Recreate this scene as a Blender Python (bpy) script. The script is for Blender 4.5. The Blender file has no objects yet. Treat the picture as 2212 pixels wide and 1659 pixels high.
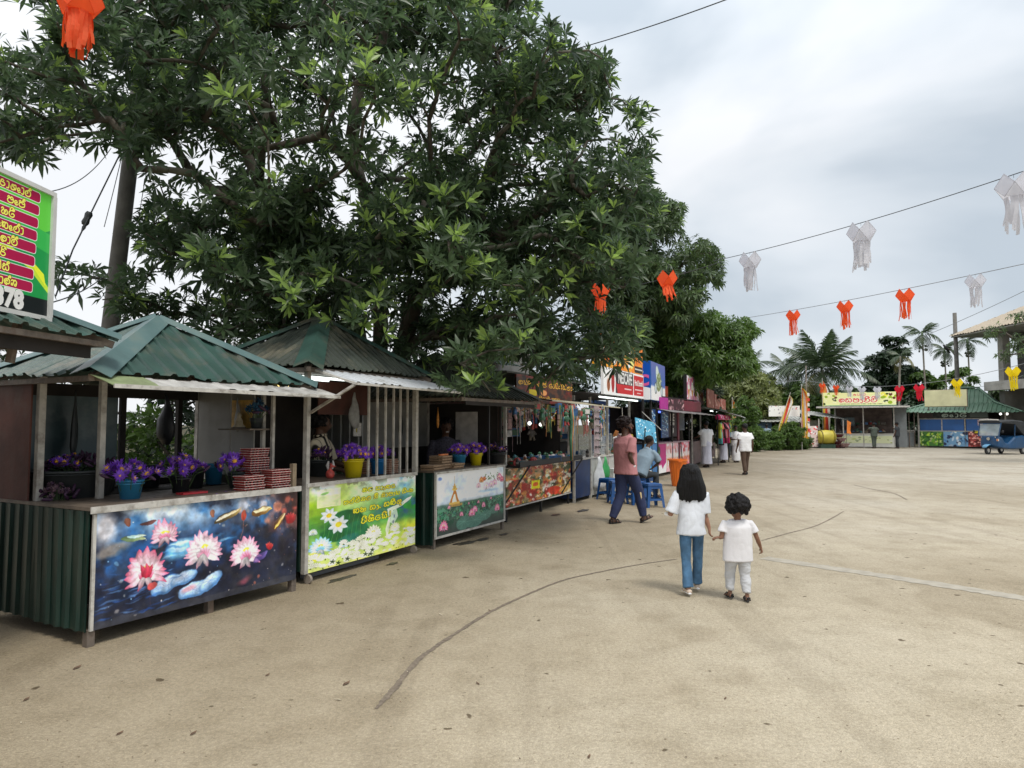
import bpy, bmesh, math, random
import numpy as np
from mathutils import Vector, Matrix, noise as mnoise
random.seed(7)
rng = np.random.default_rng(11)
SC = bpy.context.scene
COL = SC.collection
R = math.radians

# ------------------------------------------------------------------ camera, sky, sun, exposure
FOC, CX, CY, HOR, HC = 1500.0, 1106.0, 829.5, 917.0, 1.6      # measured on the photograph at 2212 px width
PITCH = math.atan((HOR - CY) / FOC)
cam_d = bpy.data.cameras.new('camera')
cam = bpy.data.objects.new('camera', cam_d)
COL.objects.link(cam)
cam.location = (0, 0, HC)
cam.rotation_euler = (R(90) + PITCH, 0, 0)
cam_d.sensor_width = 36
cam_d.lens = 36 * FOC / 2212
cam_d.clip_end = 3000
SC.camera = cam

SUN_EL, SUN_AZ = R(62), R(150)          # azimuth clockwise from +Y
w = bpy.data.worlds.new('World')
SC.world = w
w.use_nodes = True
nt = w.node_tree
nt.nodes.clear()
def N(t, kind, **kw):
    n = t.nodes.new(kind)
    for k, v in kw.items():
        setattr(n, k, v)
    return n
out = N(nt, 'ShaderNodeOutputWorld')
bg = N(nt, 'ShaderNodeBackground')
bg.inputs['Strength'].default_value = 0.12
sky = N(nt, 'ShaderNodeTexSky', sky_type='NISHITA', sun_disc=False)
sky.sun_elevation = SUN_EL
sky.sun_rotation = SUN_AZ
sky.dust_density = 3.0
tc = N(nt, 'ShaderNodeTexCoord')
mp = N(nt, 'ShaderNodeMapping')
mp.inputs['Scale'].default_value = (1.0, 1.0, 2.0)
mp.inputs['Location'].default_value = (1.7, 4.3, 0.4)
nz = N(nt, 'ShaderNodeTexNoise')
nz.inputs['Scale'].default_value = 2.1
nz.inputs['Detail'].default_value = 5
nz.inputs['Roughness'].default_value = 0.47
nz.inputs['Distortion'].default_value = 0.25
rp = N(nt, 'ShaderNodeValToRGB')
e = rp.color_ramp.elements
e[0].position = 0.40; e[0].color = (3.15, 3.55, 3.95, 1)
e[1].position = 0.66; e[1].color = (5.4, 5.5, 5.65, 1)
m_ = rp.color_ramp.elements.new(0.52); m_.color = (4.35, 4.65, 4.95, 1)
# clouds thinner and brighter towards the west (left), denser to the east
sx = N(nt, 'ShaderNodeSeparateXYZ')
mr = N(nt, 'ShaderNodeMapRange')
mr.inputs['From Min'].default_value = -0.55; mr.inputs['From Max'].default_value = 0.45
mr.inputs['To Min'].default_value = 0.32; mr.inputs['To Max'].default_value = -0.05
ad = N(nt, 'ShaderNodeMath', operation='ADD')
mx = N(nt, 'ShaderNodeMixRGB')
mx.inputs['Fac'].default_value = 0.93
L = nt.links.new
L(tc.outputs['Generated'], mp.inputs['Vector']); L(mp.outputs['Vector'], nz.inputs['Vector'])
L(tc.outputs['Generated'], sx.inputs[0]); L(sx.outputs['X'], mr.inputs['Value'])
L(nz.outputs['Fac'], ad.inputs[0]); L(mr.outputs['Result'], ad.inputs[1])
L(ad.outputs[0], rp.inputs['Fac'])
L(sky.outputs[0], mx.inputs[1]); L(rp.outputs[0], mx.inputs[2])
# an overcast sky is brighter towards the zenith
zr_ = N(nt, 'ShaderNodeMapRange'); zr_.inputs['From Min'].default_value = 0.35; zr_.inputs['From Max'].default_value = 0.95
zr_.inputs['To Min'].default_value = 1.0; zr_.inputs['To Max'].default_value = 1.75
L(sx.outputs['Z'], zr_.inputs['Value'])
vm_ = N(nt, 'ShaderNodeVectorMath', operation='SCALE')
L(mx.outputs[0], vm_.inputs[0]); L(zr_.outputs['Result'], vm_.inputs['Scale'])
L(vm_.outputs[0], bg.inputs['Color']); L(bg.outputs[0], out.inputs[0])

sun_d = bpy.data.lights.new('sun', 'SUN')
sun_d.energy = 1.5
sun_d.angle = R(14)
sun_d.color = (1.0, 0.96, 0.88)
sun = bpy.data.objects.new('sun', sun_d)
COL.objects.link(sun)
sd = Vector((math.sin(SUN_AZ) * math.cos(SUN_EL), math.cos(SUN_AZ) * math.cos(SUN_EL), math.sin(SUN_EL)))
sun.rotation_euler = sd.to_track_quat('Z', 'Y').to_euler()
sun.location = sd * 50

vs = SC.view_settings
vs.view_transform = 'Standard'
vs.look = 'None'
vs.exposure = 0.6
vs.gamma = 1.0
vs.use_curve_mapping = False
SC.render.engine = 'CYCLES'
SC.cycles.max_bounces = 6
SC.cycles.diffuse_bounces = 3
SC.cycles.glossy_bounces = 2
SC.cycles.transmission_bounces = 4
SC.cycles.transparent_max_bounces = 8
SC.cycles.use_denoising = True

# ------------------------------------------------------------------ measuring helpers
_c, _s = math.cos(PITCH), math.sin(PITCH)
def ray(x, y):
    dx, dy = (x - CX) / FOC, (CY - y) / FOC
    return Vector((dx, _c - dy * _s, _s + dy * _c))
def at(x, y, Y):                          # the point at distance Y that the photograph shows at x, y
    d = ray(x, y)
    p = d * (Y / d.y)
    return Vector((p.x, p.y, p.z + HC))
def gp(x, y):                             # the point of the ground shown at x, y
    d = ray(x, y)
    p = d * (-HC / d.z)
    return Vector((p.x, p.y, 0))
def to_px(p):                             # numpy (n,3) -> photo coordinates
    p = np.asarray(p, float)
    X, Y, Z = p[..., 0], p[..., 1], p[..., 2] - HC
    f = Y * _c + Z * _s
    u = -Y * _s + Z * _c
    f = np.where(f > 0.05, f, 0.05)
    return CX + FOC * X / f, CY - FOC * u / f

# ------------------------------------------------------------------ objects
def lab(o, label=None, cat=None, group=None, kind=None):
    if label: o['label'] = label
    if cat: o['category'] = cat
    if group: o['group'] = group
    if kind: o['kind'] = kind
    return o
def thing(name, label, cat, loc=(0, 0, 0), rz=0.0, group=None):
    o = bpy.data.objects.new(name, None)
    o.empty_display_size = 0.2
    COL.objects.link(o)
    o.location = loc
    o.rotation_euler = (0, 0, rz)
    return lab(o, label, cat, group)
def link(name, me, parent=None, loc=None, rot=None, scale=None):
    o = bpy.data.objects.new(name, me)
    COL.objects.link(o)
    if parent: o.parent = parent
    if loc is not None: o.location = loc
    if rot is not None: o.rotation_euler = rot
    if scale is not None: o.scale = scale if hasattr(scale, '__len__') else (scale,) * 3
    return o
def dup(o, loc=None, rz=None, label=None, group=None, parent=None, scale=None):
    c = o.copy()
    COL.objects.link(c)
    if parent: c.parent = parent
    for ch in list(o.children):
        dup(ch, parent=c)
    if loc is not None: c.location = loc
    if rz is not None: c.rotation_euler = (c.rotation_euler[0], c.rotation_euler[1], rz)
    if scale is not None: c.scale = (scale,) * 3
    if label: c['label'] = label
    if group: c['group'] = group
    return c

def frame_of(d):
    d = Vector(d).normalized()
    a = Vector((0, 0, 1)) if abs(d.z) < 0.95 else Vector((0, 1, 0))
    s = d.cross(a).normalized()
    return s, s.cross(d).normalized()

class MB:
    def __init__(s):
        s.v, s.f, s.m = [], [], []
    def add(s, vs_, fs, mi=0):
        b = len(s.v)
        s.v.extend([tuple(p) for p in vs_])
        for f in fs:
            s.f.append([b + i for i in f]); s.m.append(mi)
        return s
    def box(s, x0, x1, y0, y1, z0, z1, mi=0, jit=0):
        P = [(x, y, z) for x in (x0, x1) for y in (y0, y1) for z in (z0, z1)]
        return s.add(P, [(0, 1, 3, 2), (4, 6, 7, 5), (0, 4, 5, 1), (2, 3, 7, 6), (0, 2, 6, 4), (1, 5, 7, 3)], mi)
    def bar(s, p, q, w_, h=None, mi=0):
        p, q = Vector(p), Vector(q)
        h = h or w_
        a, b = frame_of(q - p)
        P = []
        for c in (p, q):
            for i, j in ((-1, -1), (1, -1), (1, 1), (-1, 1)):
                P.append(c + a * (i * w_ / 2) + b * (j * h / 2))
        return s.add(P, [(0, 3, 2, 1), (4, 5, 6, 7), (0, 1, 5, 4), (1, 2, 6, 5), (2, 3, 7, 6), (3, 0, 4, 7)], mi)
    def path(s, pts, rad, n=6, mi=0, cap=True, ell=1.0):
        pts = [Vector(p) for p in pts]
        if not hasattr(rad, '__len__') or isinstance(rad, tuple): rad = [rad] * len(pts)
        P, F = [], []
        a = None
        for i, p in enumerate(pts):
            d = (pts[min(i + 1, len(pts) - 1)] - pts[max(i - 1, 0)])
            if d.length < 1e-9: d = Vector((0, 0, 1))
            d.normalize()
            if a is None: a, b = frame_of(d)
            else:
                a = (a - d * a.dot(d)).normalized()
                b = a.cross(d).normalized()
            r = rad[i]
            ra, rb = r if hasattr(r, '__len__') else (r, r * ell)
            for k in range(n):
                t = 2 * math.pi * k / n
                P.append(p + a * math.cos(t) * ra + b * math.sin(t) * rb)
        for i in range(len(pts) - 1):
            for k in range(n):
                k2 = (k + 1) % n
                F.append((i * n + k, i * n + k2, (i + 1) * n + k2, (i + 1) * n + k))
        if cap:
            F.append(tuple(range(n - 1, -1, -1)))
            F.append(tuple((len(pts) - 1) * n + k for k in range(n)))
        return s.add(P, F, mi)
    def tube(s, p, q, r, r2=None, n=8, mi=0):
        return s.path([p, q], [r, r if r2 is None else r2], n, mi)
    def lathe(s, prof, n=16, c=(0, 0, 0), mi=0, cap=True, sx=1, sy=1):
        P, F = [], []
        for r, z in prof:
            for k in range(n):
                t = 2 * math.pi * k / n
                P.append((c[0] + r * math.cos(t) * sx, c[1] + r * math.sin(t) * sy, c[2] + z))
        for i in range(len(prof) - 1):
            for k in range(n):
                k2 = (k + 1) % n
                F.append((i * n + k, i * n + k2, (i + 1) * n + k2, (i + 1) * n + k))
        if cap:
            F.append(tuple(range(n - 1, -1, -1)))
            F.append(tuple((len(prof) - 1) * n + k for k in range(n)))
        return s.add(P, F, mi)
    def ball(s, c, r, n=10, m=7, mi=0):
        rx, ry, rz_ = r if hasattr(r, '__len__') else (r, r, r)
        prof = []
        P, F = [], []
        for i in range(m + 1):
            a = -math.pi / 2 + math.pi * i / m
            cr, sz = max(math.cos(a), 1e-3), math.sin(a)
            for k in range(n):
                t = 2 * math.pi * k / n
                P.append((c[0] + rx * cr * math.cos(t), c[1] + ry * cr * math.sin(t), c[2] + rz_ * sz))
        for i in range(m):
            for k in range(n):
                k2 = (k + 1) % n
                F.append((i * n + k, i * n + k2, (i + 1) * n + k2, (i + 1) * n + k))
        F.append(tuple(range(n - 1, -1, -1))); F.append(tuple(m * n + k for k in range(n)))
        return s.add(P, F, mi)
    def mesh(s, name, mats, smooth=False, bevel=0):
        me = bpy.data.meshes.new(name)
        me.from_pydata(s.v, [], s.f)
        for m in (mats if isinstance(mats, (list, tuple)) else [mats]):
            me.materials.append(m)
        me.polygons.foreach_set('material_index', s.m)
        if smooth: me.polygons.foreach_set('use_smooth', [True] * len(s.f))
        me.update()
        if bevel:
            bm = bmesh.new(); bm.from_mesh(me)
            bmesh.ops.bevel(bm, geom=[e_ for e_ in bm.edges if e_.is_manifold and e_.calc_face_angle(0) > 0.6], offset=bevel, segments=1, affect='EDGES')
            bm.to_mesh(me); bm.free()
        return me
    def build(s, name, mats, parent=None, smooth=False, loc=None, rot=None, bevel=0):
        return link(name, s.mesh(name, mats, smooth, bevel), parent, loc, rot)

# ------------------------------------------------------------------ materials
MATS = {}
def mat(name, col, rough=0.6, var=0.12, scale=6.0, bump=0.0, bscale=60.0, metal=0.0, dirt=0.0, dirtcol=(0.10, 0.085, 0.065), dscale=3.0,
        emit=None, estr=0.0, trans=0.0, alpha=None, streak=False, spec=0.5):
    if name in MATS: return MATS[name]
    m = bpy.data.materials.new(name)
    m.use_nodes = True
    t = m.node_tree
    bs = t.nodes['Principled BSDF']
    ln = t.links.new
    tcn = N(t, 'ShaderNodeTexCoord')
    n1 = N(t, 'ShaderNodeTexNoise'); n1.inputs['Scale'].default_value = scale; n1.inputs['Detail'].default_value = 4
    ln(tcn.outputs['Object'], n1.inputs['Vector'])
    r1 = N(t, 'ShaderNodeValToRGB')
    c = np.array(col, float)
    r1.color_ramp.elements[0].position = 0.3; r1.color_ramp.elements[1].position = 0.7
    r1.color_ramp.elements[0].color = (*np.clip(c * (1 - var), 0, 1), 1)
    r1.color_ramp.elements[1].color = (*np.clip(c * (1 + var), 0, 1), 1)
    ln(n1.outputs['Fac'], r1.inputs['Fac'])
    colout = r1.outputs[0]
    if dirt > 0:
        n2 = N(t, 'ShaderNodeTexNoise'); n2.inputs['Scale'].default_value = dscale; n2.inputs['Detail'].default_value = 8; n2.inputs['Roughness'].default_value = 0.65
        if streak:
            mpn = N(t, 'ShaderNodeMapping'); mpn.inputs['Scale'].default_value = (3, 3, 0.4)
            ln(tcn.outputs['Object'], mpn.inputs['Vector']); ln(mpn.outputs['Vector'], n2.inputs['Vector'])
        else:
            ln(tcn.outputs['Object'], n2.inputs['Vector'])
        r2 = N(t, 'ShaderNodeValToRGB')
        r2.color_ramp.elements[0].position = 0.5; r2.color_ramp.elements[1].position = 0.72
        r2.color_ramp.elements[0].color = (0, 0, 0, 1); r2.color_ramp.elements[1].color = (dirt, dirt, dirt, 1)
        ln(n2.outputs['Fac'], r2.inputs['Fac'])
        mxn = N(t, 'ShaderNodeMixRGB')
        mxn.inputs[2].default_value = (*dirtcol, 1)
        ln(r2.outputs[0], mxn.inputs['Fac']); ln(colout, mxn.inputs[1])
        colout = mxn.outputs[0]
    ln(colout, bs.inputs['Base Color'])
    bs.inputs['Roughness'].default_value = rough
    bs.inputs['Metallic'].default_value = metal
    bs.inputs['Specular IOR Level'].default_value = spec
    if trans: bs.inputs['Transmission Weight'].default_value = trans
    if alpha is not None: bs.inputs['Alpha'].default_value = alpha
    if emit:
        bs.inputs['Emission Color'].default_value = (*emit, 1); bs.inputs['Emission Strength'].default_value = estr
    if bump:
        n3 = N(t, 'ShaderNodeTexNoise'); n3.inputs['Scale'].default_value = bscale; n3.inputs['Detail'].default_value = 3
        ln(tcn.outputs['Object'], n3.inputs['Vector'])
        b = N(t, 'ShaderNodeBump'); b.inputs['Strength'].default_value = bump; b.inputs['Distance'].default_value = 0.01
        ln(n3.outputs['Fac'], b.inputs['Height']); ln(b.outputs[0], bs.inputs['Normal'])
    MATS[name] = m
    return m

def leaf_mat(name, dark, light, young=None, rough=0.42, transl=0.3):
    """leaf colour from a per-leaf random tint (0..1), young shoots above 0.9"""
    m = bpy.data.materials.new(name); m.use_nodes = True
    t = m.node_tree; ln = t.links.new
    bs = t.nodes['Principled BSDF']
    at_ = N(t, 'ShaderNodeAttribute', attribute_name='tint')
    rr = N(t, 'ShaderNodeValToRGB')
    el = rr.color_ramp.elements
    el[0].position = 0.0; el[0].color = (*dark, 1)
    el[1].position = 0.8; el[1].color = (*light, 1)
    if young:
        x = el.new(0.9); x.color = (*young, 1)
    ln(at_.outputs['Fac'], rr.inputs['Fac'])
    ln(rr.outputs[0], bs.inputs['Base Color'])
    bs.inputs['Roughness'].default_value = rough
    tr = N(t, 'ShaderNodeBsdfTranslucent')
    hs = N(t, 'ShaderNodeHueSaturation'); hs.inputs['Value'].default_value = 1.6
    ln(rr.outputs[0], hs.inputs['Color']); ln(hs.outputs[0], tr.inputs['Color'])
    mixs = N(t, 'ShaderNodeMixShader'); mixs.inputs[0].default_value = transl
    o = t.nodes['Material Output']
    ln(bs.outputs[0], mixs.inputs[1]); ln(tr.outputs[0], mixs.inputs[2]); ln(mixs.outputs[0], o.inputs['Surface'])
    return m

# ------------------------------------------------------------------ print shop: flat artwork painted by code for banners and signs
def smooth_path(pts, k=8):
    p = np.array(pts, float)
    if len(p) < 3: return p
    q = np.vstack([2 * p[0] - p[1], p, 2 * p[-1] - p[-2]])
    o = []
    for i in range(1, len(q) - 2):
        for t in np.linspace(0, 1, k, endpoint=False):
            a, b, c, d = q[i - 1], q[i], q[i + 1], q[i + 2]
            o.append(0.5 * (2 * b + (c - a) * t + (2 * a - 5 * b + 4 * c - d) * t * t + (-a + 3 * b - 3 * c + d) * t ** 3))
    o.append(p[-1])
    return np.array(o)

def vnoise(h, w_, cells, seed, octv=4):
    r = np.random.default_rng(seed)
    o = np.zeros((h, w_)); amp = 1; tot = 0
    for k in range(octv):
        n = max(2, int(cells * 2 ** k)); m2 = max(2, int(n * w_ / h))
        g = r.random((n + 2, m2 + 2))
        yy = np.linspace(0, n, h, endpoint=False); xx = np.linspace(0, m2, w_, endpoint=False)
        yi, xi = yy.astype(int), xx.astype(int)
        fy, fx = yy - yi, xx - xi
        fy = (fy * fy * (3 - 2 * fy))[:, None]; fx = (fx * fx * (3 - 2 * fx))[None]
        a = g[yi][:, xi]; b = g[yi][:, xi + 1]; c = g[yi + 1][:, xi]; d = g[yi + 1][:, xi + 1]
        o += amp * ((a * (1 - fx) + b * fx) * (1 - fy) + (c * (1 - fx) + d * fx) * fy)
        tot += amp; amp *= 0.5
    return o / tot

class Art:
    """coordinates 0..W, 0..H with y DOWN; colours are display values 0..1"""
    def __init__(s, W, H, col=(1, 1, 1)):
        s.W, s.H = W, H
        s.a = np.ones((H, W, 3)) * np.array(col, float)
    def box_(s, x0, y0, x1, y1, pad=3):
        X0, Y0 = max(0, int(x0 - pad)), max(0, int(y0 - pad))
        X1, Y1 = min(s.W, int(x1 + pad) + 1), min(s.H, int(y1 + pad) + 1)
        if X1 <= X0 or Y1 <= Y0: return None
        yy, xx = np.mgrid[Y0:Y1, X0:X1]
        return X0, Y0, X1, Y1, xx + 0.5, yy + 0.5
    def blend(s, b, al, col):
        X0, Y0, X1, Y1 = b[:4]
        al = np.clip(al, 0, 1)[..., None]
        s.a[Y0:Y1, X0:X1] = s.a[Y0:Y1, X0:X1] * (1 - al) + np.asarray(col) * al
    def vgrad(s, stops):
        ys = np.linspace(0, 1, s.H)
        for c in range(3):
            s.a[..., c] = np.interp(ys, [p for p, _ in stops], [q[c] for _, q in stops])[:, None]
    def cloudmix(s, col, cells, seed, lo=0.45, hi=0.7, amt=1.0, mask=None):
        n = vnoise(s.H, s.W, cells, seed)
        al = np.clip((n - lo) / (hi - lo), 0, 1) * amt
        if mask is not None: al = al * mask
        s.a = s.a * (1 - al[..., None]) + np.array(col) * al[..., None]
    def rect(s, x0, y0, x1, y1, col, r=0, al=1.0):
        b = s.box_(x0, y0, x1, y1)
        if not b: return
        cx, cy, hx, hy = (x0 + x1) / 2, (y0 + y1) / 2, abs(x1 - x0) / 2, abs(y1 - y0) / 2
        qx, qy = np.abs(b[4] - cx) - hx + r, np.abs(b[5] - cy) - hy + r
        d = np.hypot(np.maximum(qx, 0), np.maximum(qy, 0)) + np.minimum(np.maximum(qx, qy), 0) - r
        s.blend(b, np.clip(0.5 - d, 0, 1) * al, col)
    def ell(s, cx, cy, rx, ry, col, rot=0, soft=1.0, al=1.0):
        m = max(rx, ry) + soft
        b = s.box_(cx - m, cy - m, cx + m, cy + m)
        if not b: return
        c, sn = math.cos(rot), math.sin(rot)
        u = (b[4] - cx) * c + (b[5] - cy) * sn; v = -(b[4] - cx) * sn + (b[5] - cy) * c
        d = (np.hypot(u / rx, v / ry) - 1) * min(rx, ry)
        s.blend(b, np.clip(0.5 - d / soft, 0, 1) * al, col)
    def poly(s, pts, col, al=1.0):
        p = np.array(pts, float)
        b = s.box_(p[:, 0].min(), p[:, 1].min(), p[:, 0].max(), p[:, 1].max())
        if not b: return
        ins = np.zeros(b[4].shape, bool)
        d = np.full(b[4].shape, 1e9)
        for i in range(len(p)):
            a, c = p[i], p[(i + 1) % len(p)]
            cond = ((a[1] > b[5]) != (c[1] > b[5]))
            with np.errstate(divide='ignore', invalid='ignore'):
                xi = (c[0] - a[0]) * (b[5] - a[1]) / (c[1] - a[1] + 1e-12) + a[0]
            ins ^= cond & (b[4] < xi)
            e_ = c - a; L2 = (e_ ** 2).sum() + 1e-9
            t = np.clip(((b[4] - a[0]) * e_[0] + (b[5] - a[1]) * e_[1]) / L2, 0, 1)
            d = np.minimum(d, np.hypot(b[4] - a[0] - t * e_[0], b[5] - a[1] - t * e_[1]))
        sdv = np.where(ins, -d, d)
        s.blend(b, np.clip(0.5 - sdv, 0, 1) * al, col)
    def stroke(s, pts, w_, col, al=1.0):
        p = np.array(pts, float)
        b = s.box_(p[:, 0].min() - w_, p[:, 1].min() - w_, p[:, 0].max() + w_, p[:, 1].max() + w_)
        if not b: return
        d = np.full(b[4].shape, 1e9)
        for a, c in zip(p[:-1], p[1:]):
            e_ = c - a; L2 = (e_ ** 2).sum() + 1e-9
            t = np.clip(((b[4] - a[0]) * e_[0] + (b[5] - a[1]) * e_[1]) / L2, 0, 1)
            d = np.minimum(d, np.hypot(b[4] - a[0] - t * e_[0], b[5] - a[1] - t * e_[1]))
        s.blend(b, np.clip(0.5 - (d - w_ / 2), 0, 1) * al, col)
    def petal(s, cx, cy, ang, ln, wd, c0, c1, al=1.0):
        m = ln + 2
        b = s.box_(cx - m, cy - m, cx + m, cy + m)
        if not b: return
        c, sn = math.cos(ang), math.sin(ang)
        u = ((b[4] - cx) * c - (b[5] - cy) * sn) / ln
        v = ((b[4] - cx) * sn + (b[5] - cy) * c)
        uu = np.clip(u, 0, 1)
        half = wd * np.sin(np.pi * uu ** 0.8) ** 0.75 + 1e-3
        al_ = np.clip(0.5 - (np.abs(v) - half), 0, 1) * ((u > 0) & (u < 1))
        t = uu[..., None] ** 2.4
        col = np.array(c0) * (1 - t) + np.array(c1) * t
        col = col * (1 - 0.22 * np.clip(np.abs(v) / half, 0, 1)[..., None] ** 2) * (1 + 0.05 * np.sign(v)[..., None])
        s.blend(b, al_ * al, np.clip(col, 0, 1))
    def lotus(s, cx, cy, r, c0=(1, .95, .97), c1=(.93, .45, .62), core=(.95, .85, .3), n=9, sq=0.8):
        for k in range(n):                                  # back fan
            a = math.pi * (0.02 + 0.96 * k / (n - 1))
            s.petal(cx, cy, a, r * (1 - 0.12 * abs(math.cos(a))), r * 0.215, c0, c1)
        for k in range(n - 2):
            a = math.pi * (0.1 + 0.8 * k / (n - 3))
            s.petal(cx, cy + r * 0.05, a, r * 0.78, r * 0.19, c0, [0.5 * (x + y) for x, y in zip(c0, c1)])
        s.ell(cx, cy - r * 0.18, r * 0.2, r * 0.15, core)
        for a in (math.pi * 1.02, -0.05 * math.pi, math.pi * 1.13, -0.15 * math.pi):
            s.petal(cx, cy + r * 0.03, a, r * 0.95, r * 0.14, c0, c1)
        for k in range(5):
            a = math.pi * (0.2 + 0.6 * k / 4)
            s.petal(cx, cy + r * 0.22, a, r * 0.48, r * 0.13, c1, c0)
        for a in (1.3 * math.pi, 1.65 * math.pi):
            s.petal(cx, cy + r * 0.1, a, r * 0.6, r * 0.13, [0.75 * v for v in c0], [0.6 * v for v in c1])
    def text(s, words, x, y, size, col, wd, out=None, owd=0, shear=0.0, slope=0.0, gap=0.12):
        """Sinhala words from the stroke alphabet; x,y = left baseline"""
        strokes = []
        cx_ = x
        for ch in words:
            if ch == ' ':
                cx_ += size * 0.45; continue
            g, adv = GL[ch]
            x0 = cx_ if adv > 0 else cx_ - size * (prev + gap)
            for st in g:
                p = smooth_path(st, 5)
                px = x0 + (p[:, 0] + shear * p[:, 1]) * size
                py = y - p[:, 1] * size + slope * (px - x)
                strokes.append(np.stack([px, py], 1))
            if adv > 0:
                cx_ += size * (adv + gap); prev = adv
        if out is not None:
            for st in strokes: s.stroke(st, wd + 2 * owd, out)
        for st in strokes: s.stroke(st, wd, col)
        return cx_
    def paint(s, amp=4, tone=.25, seed=5):
        """loosen clean outlines and add brushy tone, as a blown-up photograph or painting prints"""
        H, W = s.H, s.W
        dx = (vnoise(H, W, 9, seed, 4) - .5) * 2 * amp; dy = (vnoise(H, W, 9, seed + 1, 4) - .5) * 2 * amp
        yy, xx = np.mgrid[0:H, 0:W]
        s.a = s.a[np.clip(yy + dy * 1.6, 0, H - 1).astype(int), np.clip(xx + dx * 1.6, 0, W - 1).astype(int)]
        s.a = s.a * (1 + tone * 2 * (vnoise(H, W, 14, seed + 2, 5) - .5))[..., None]
        return s
    def image(s, name, gain=1.13):
        im = bpy.data.images.new(name, s.W, s.H, alpha=False)
        px = np.ones((s.H, s.W, 4), np.float32)
        px[..., :3] = np.clip(s.a[::-1] * gain, 0, 1)
        im.pixels.foreach_set(px.ravel())
        im.update(); im.pack()
        return im

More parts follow.
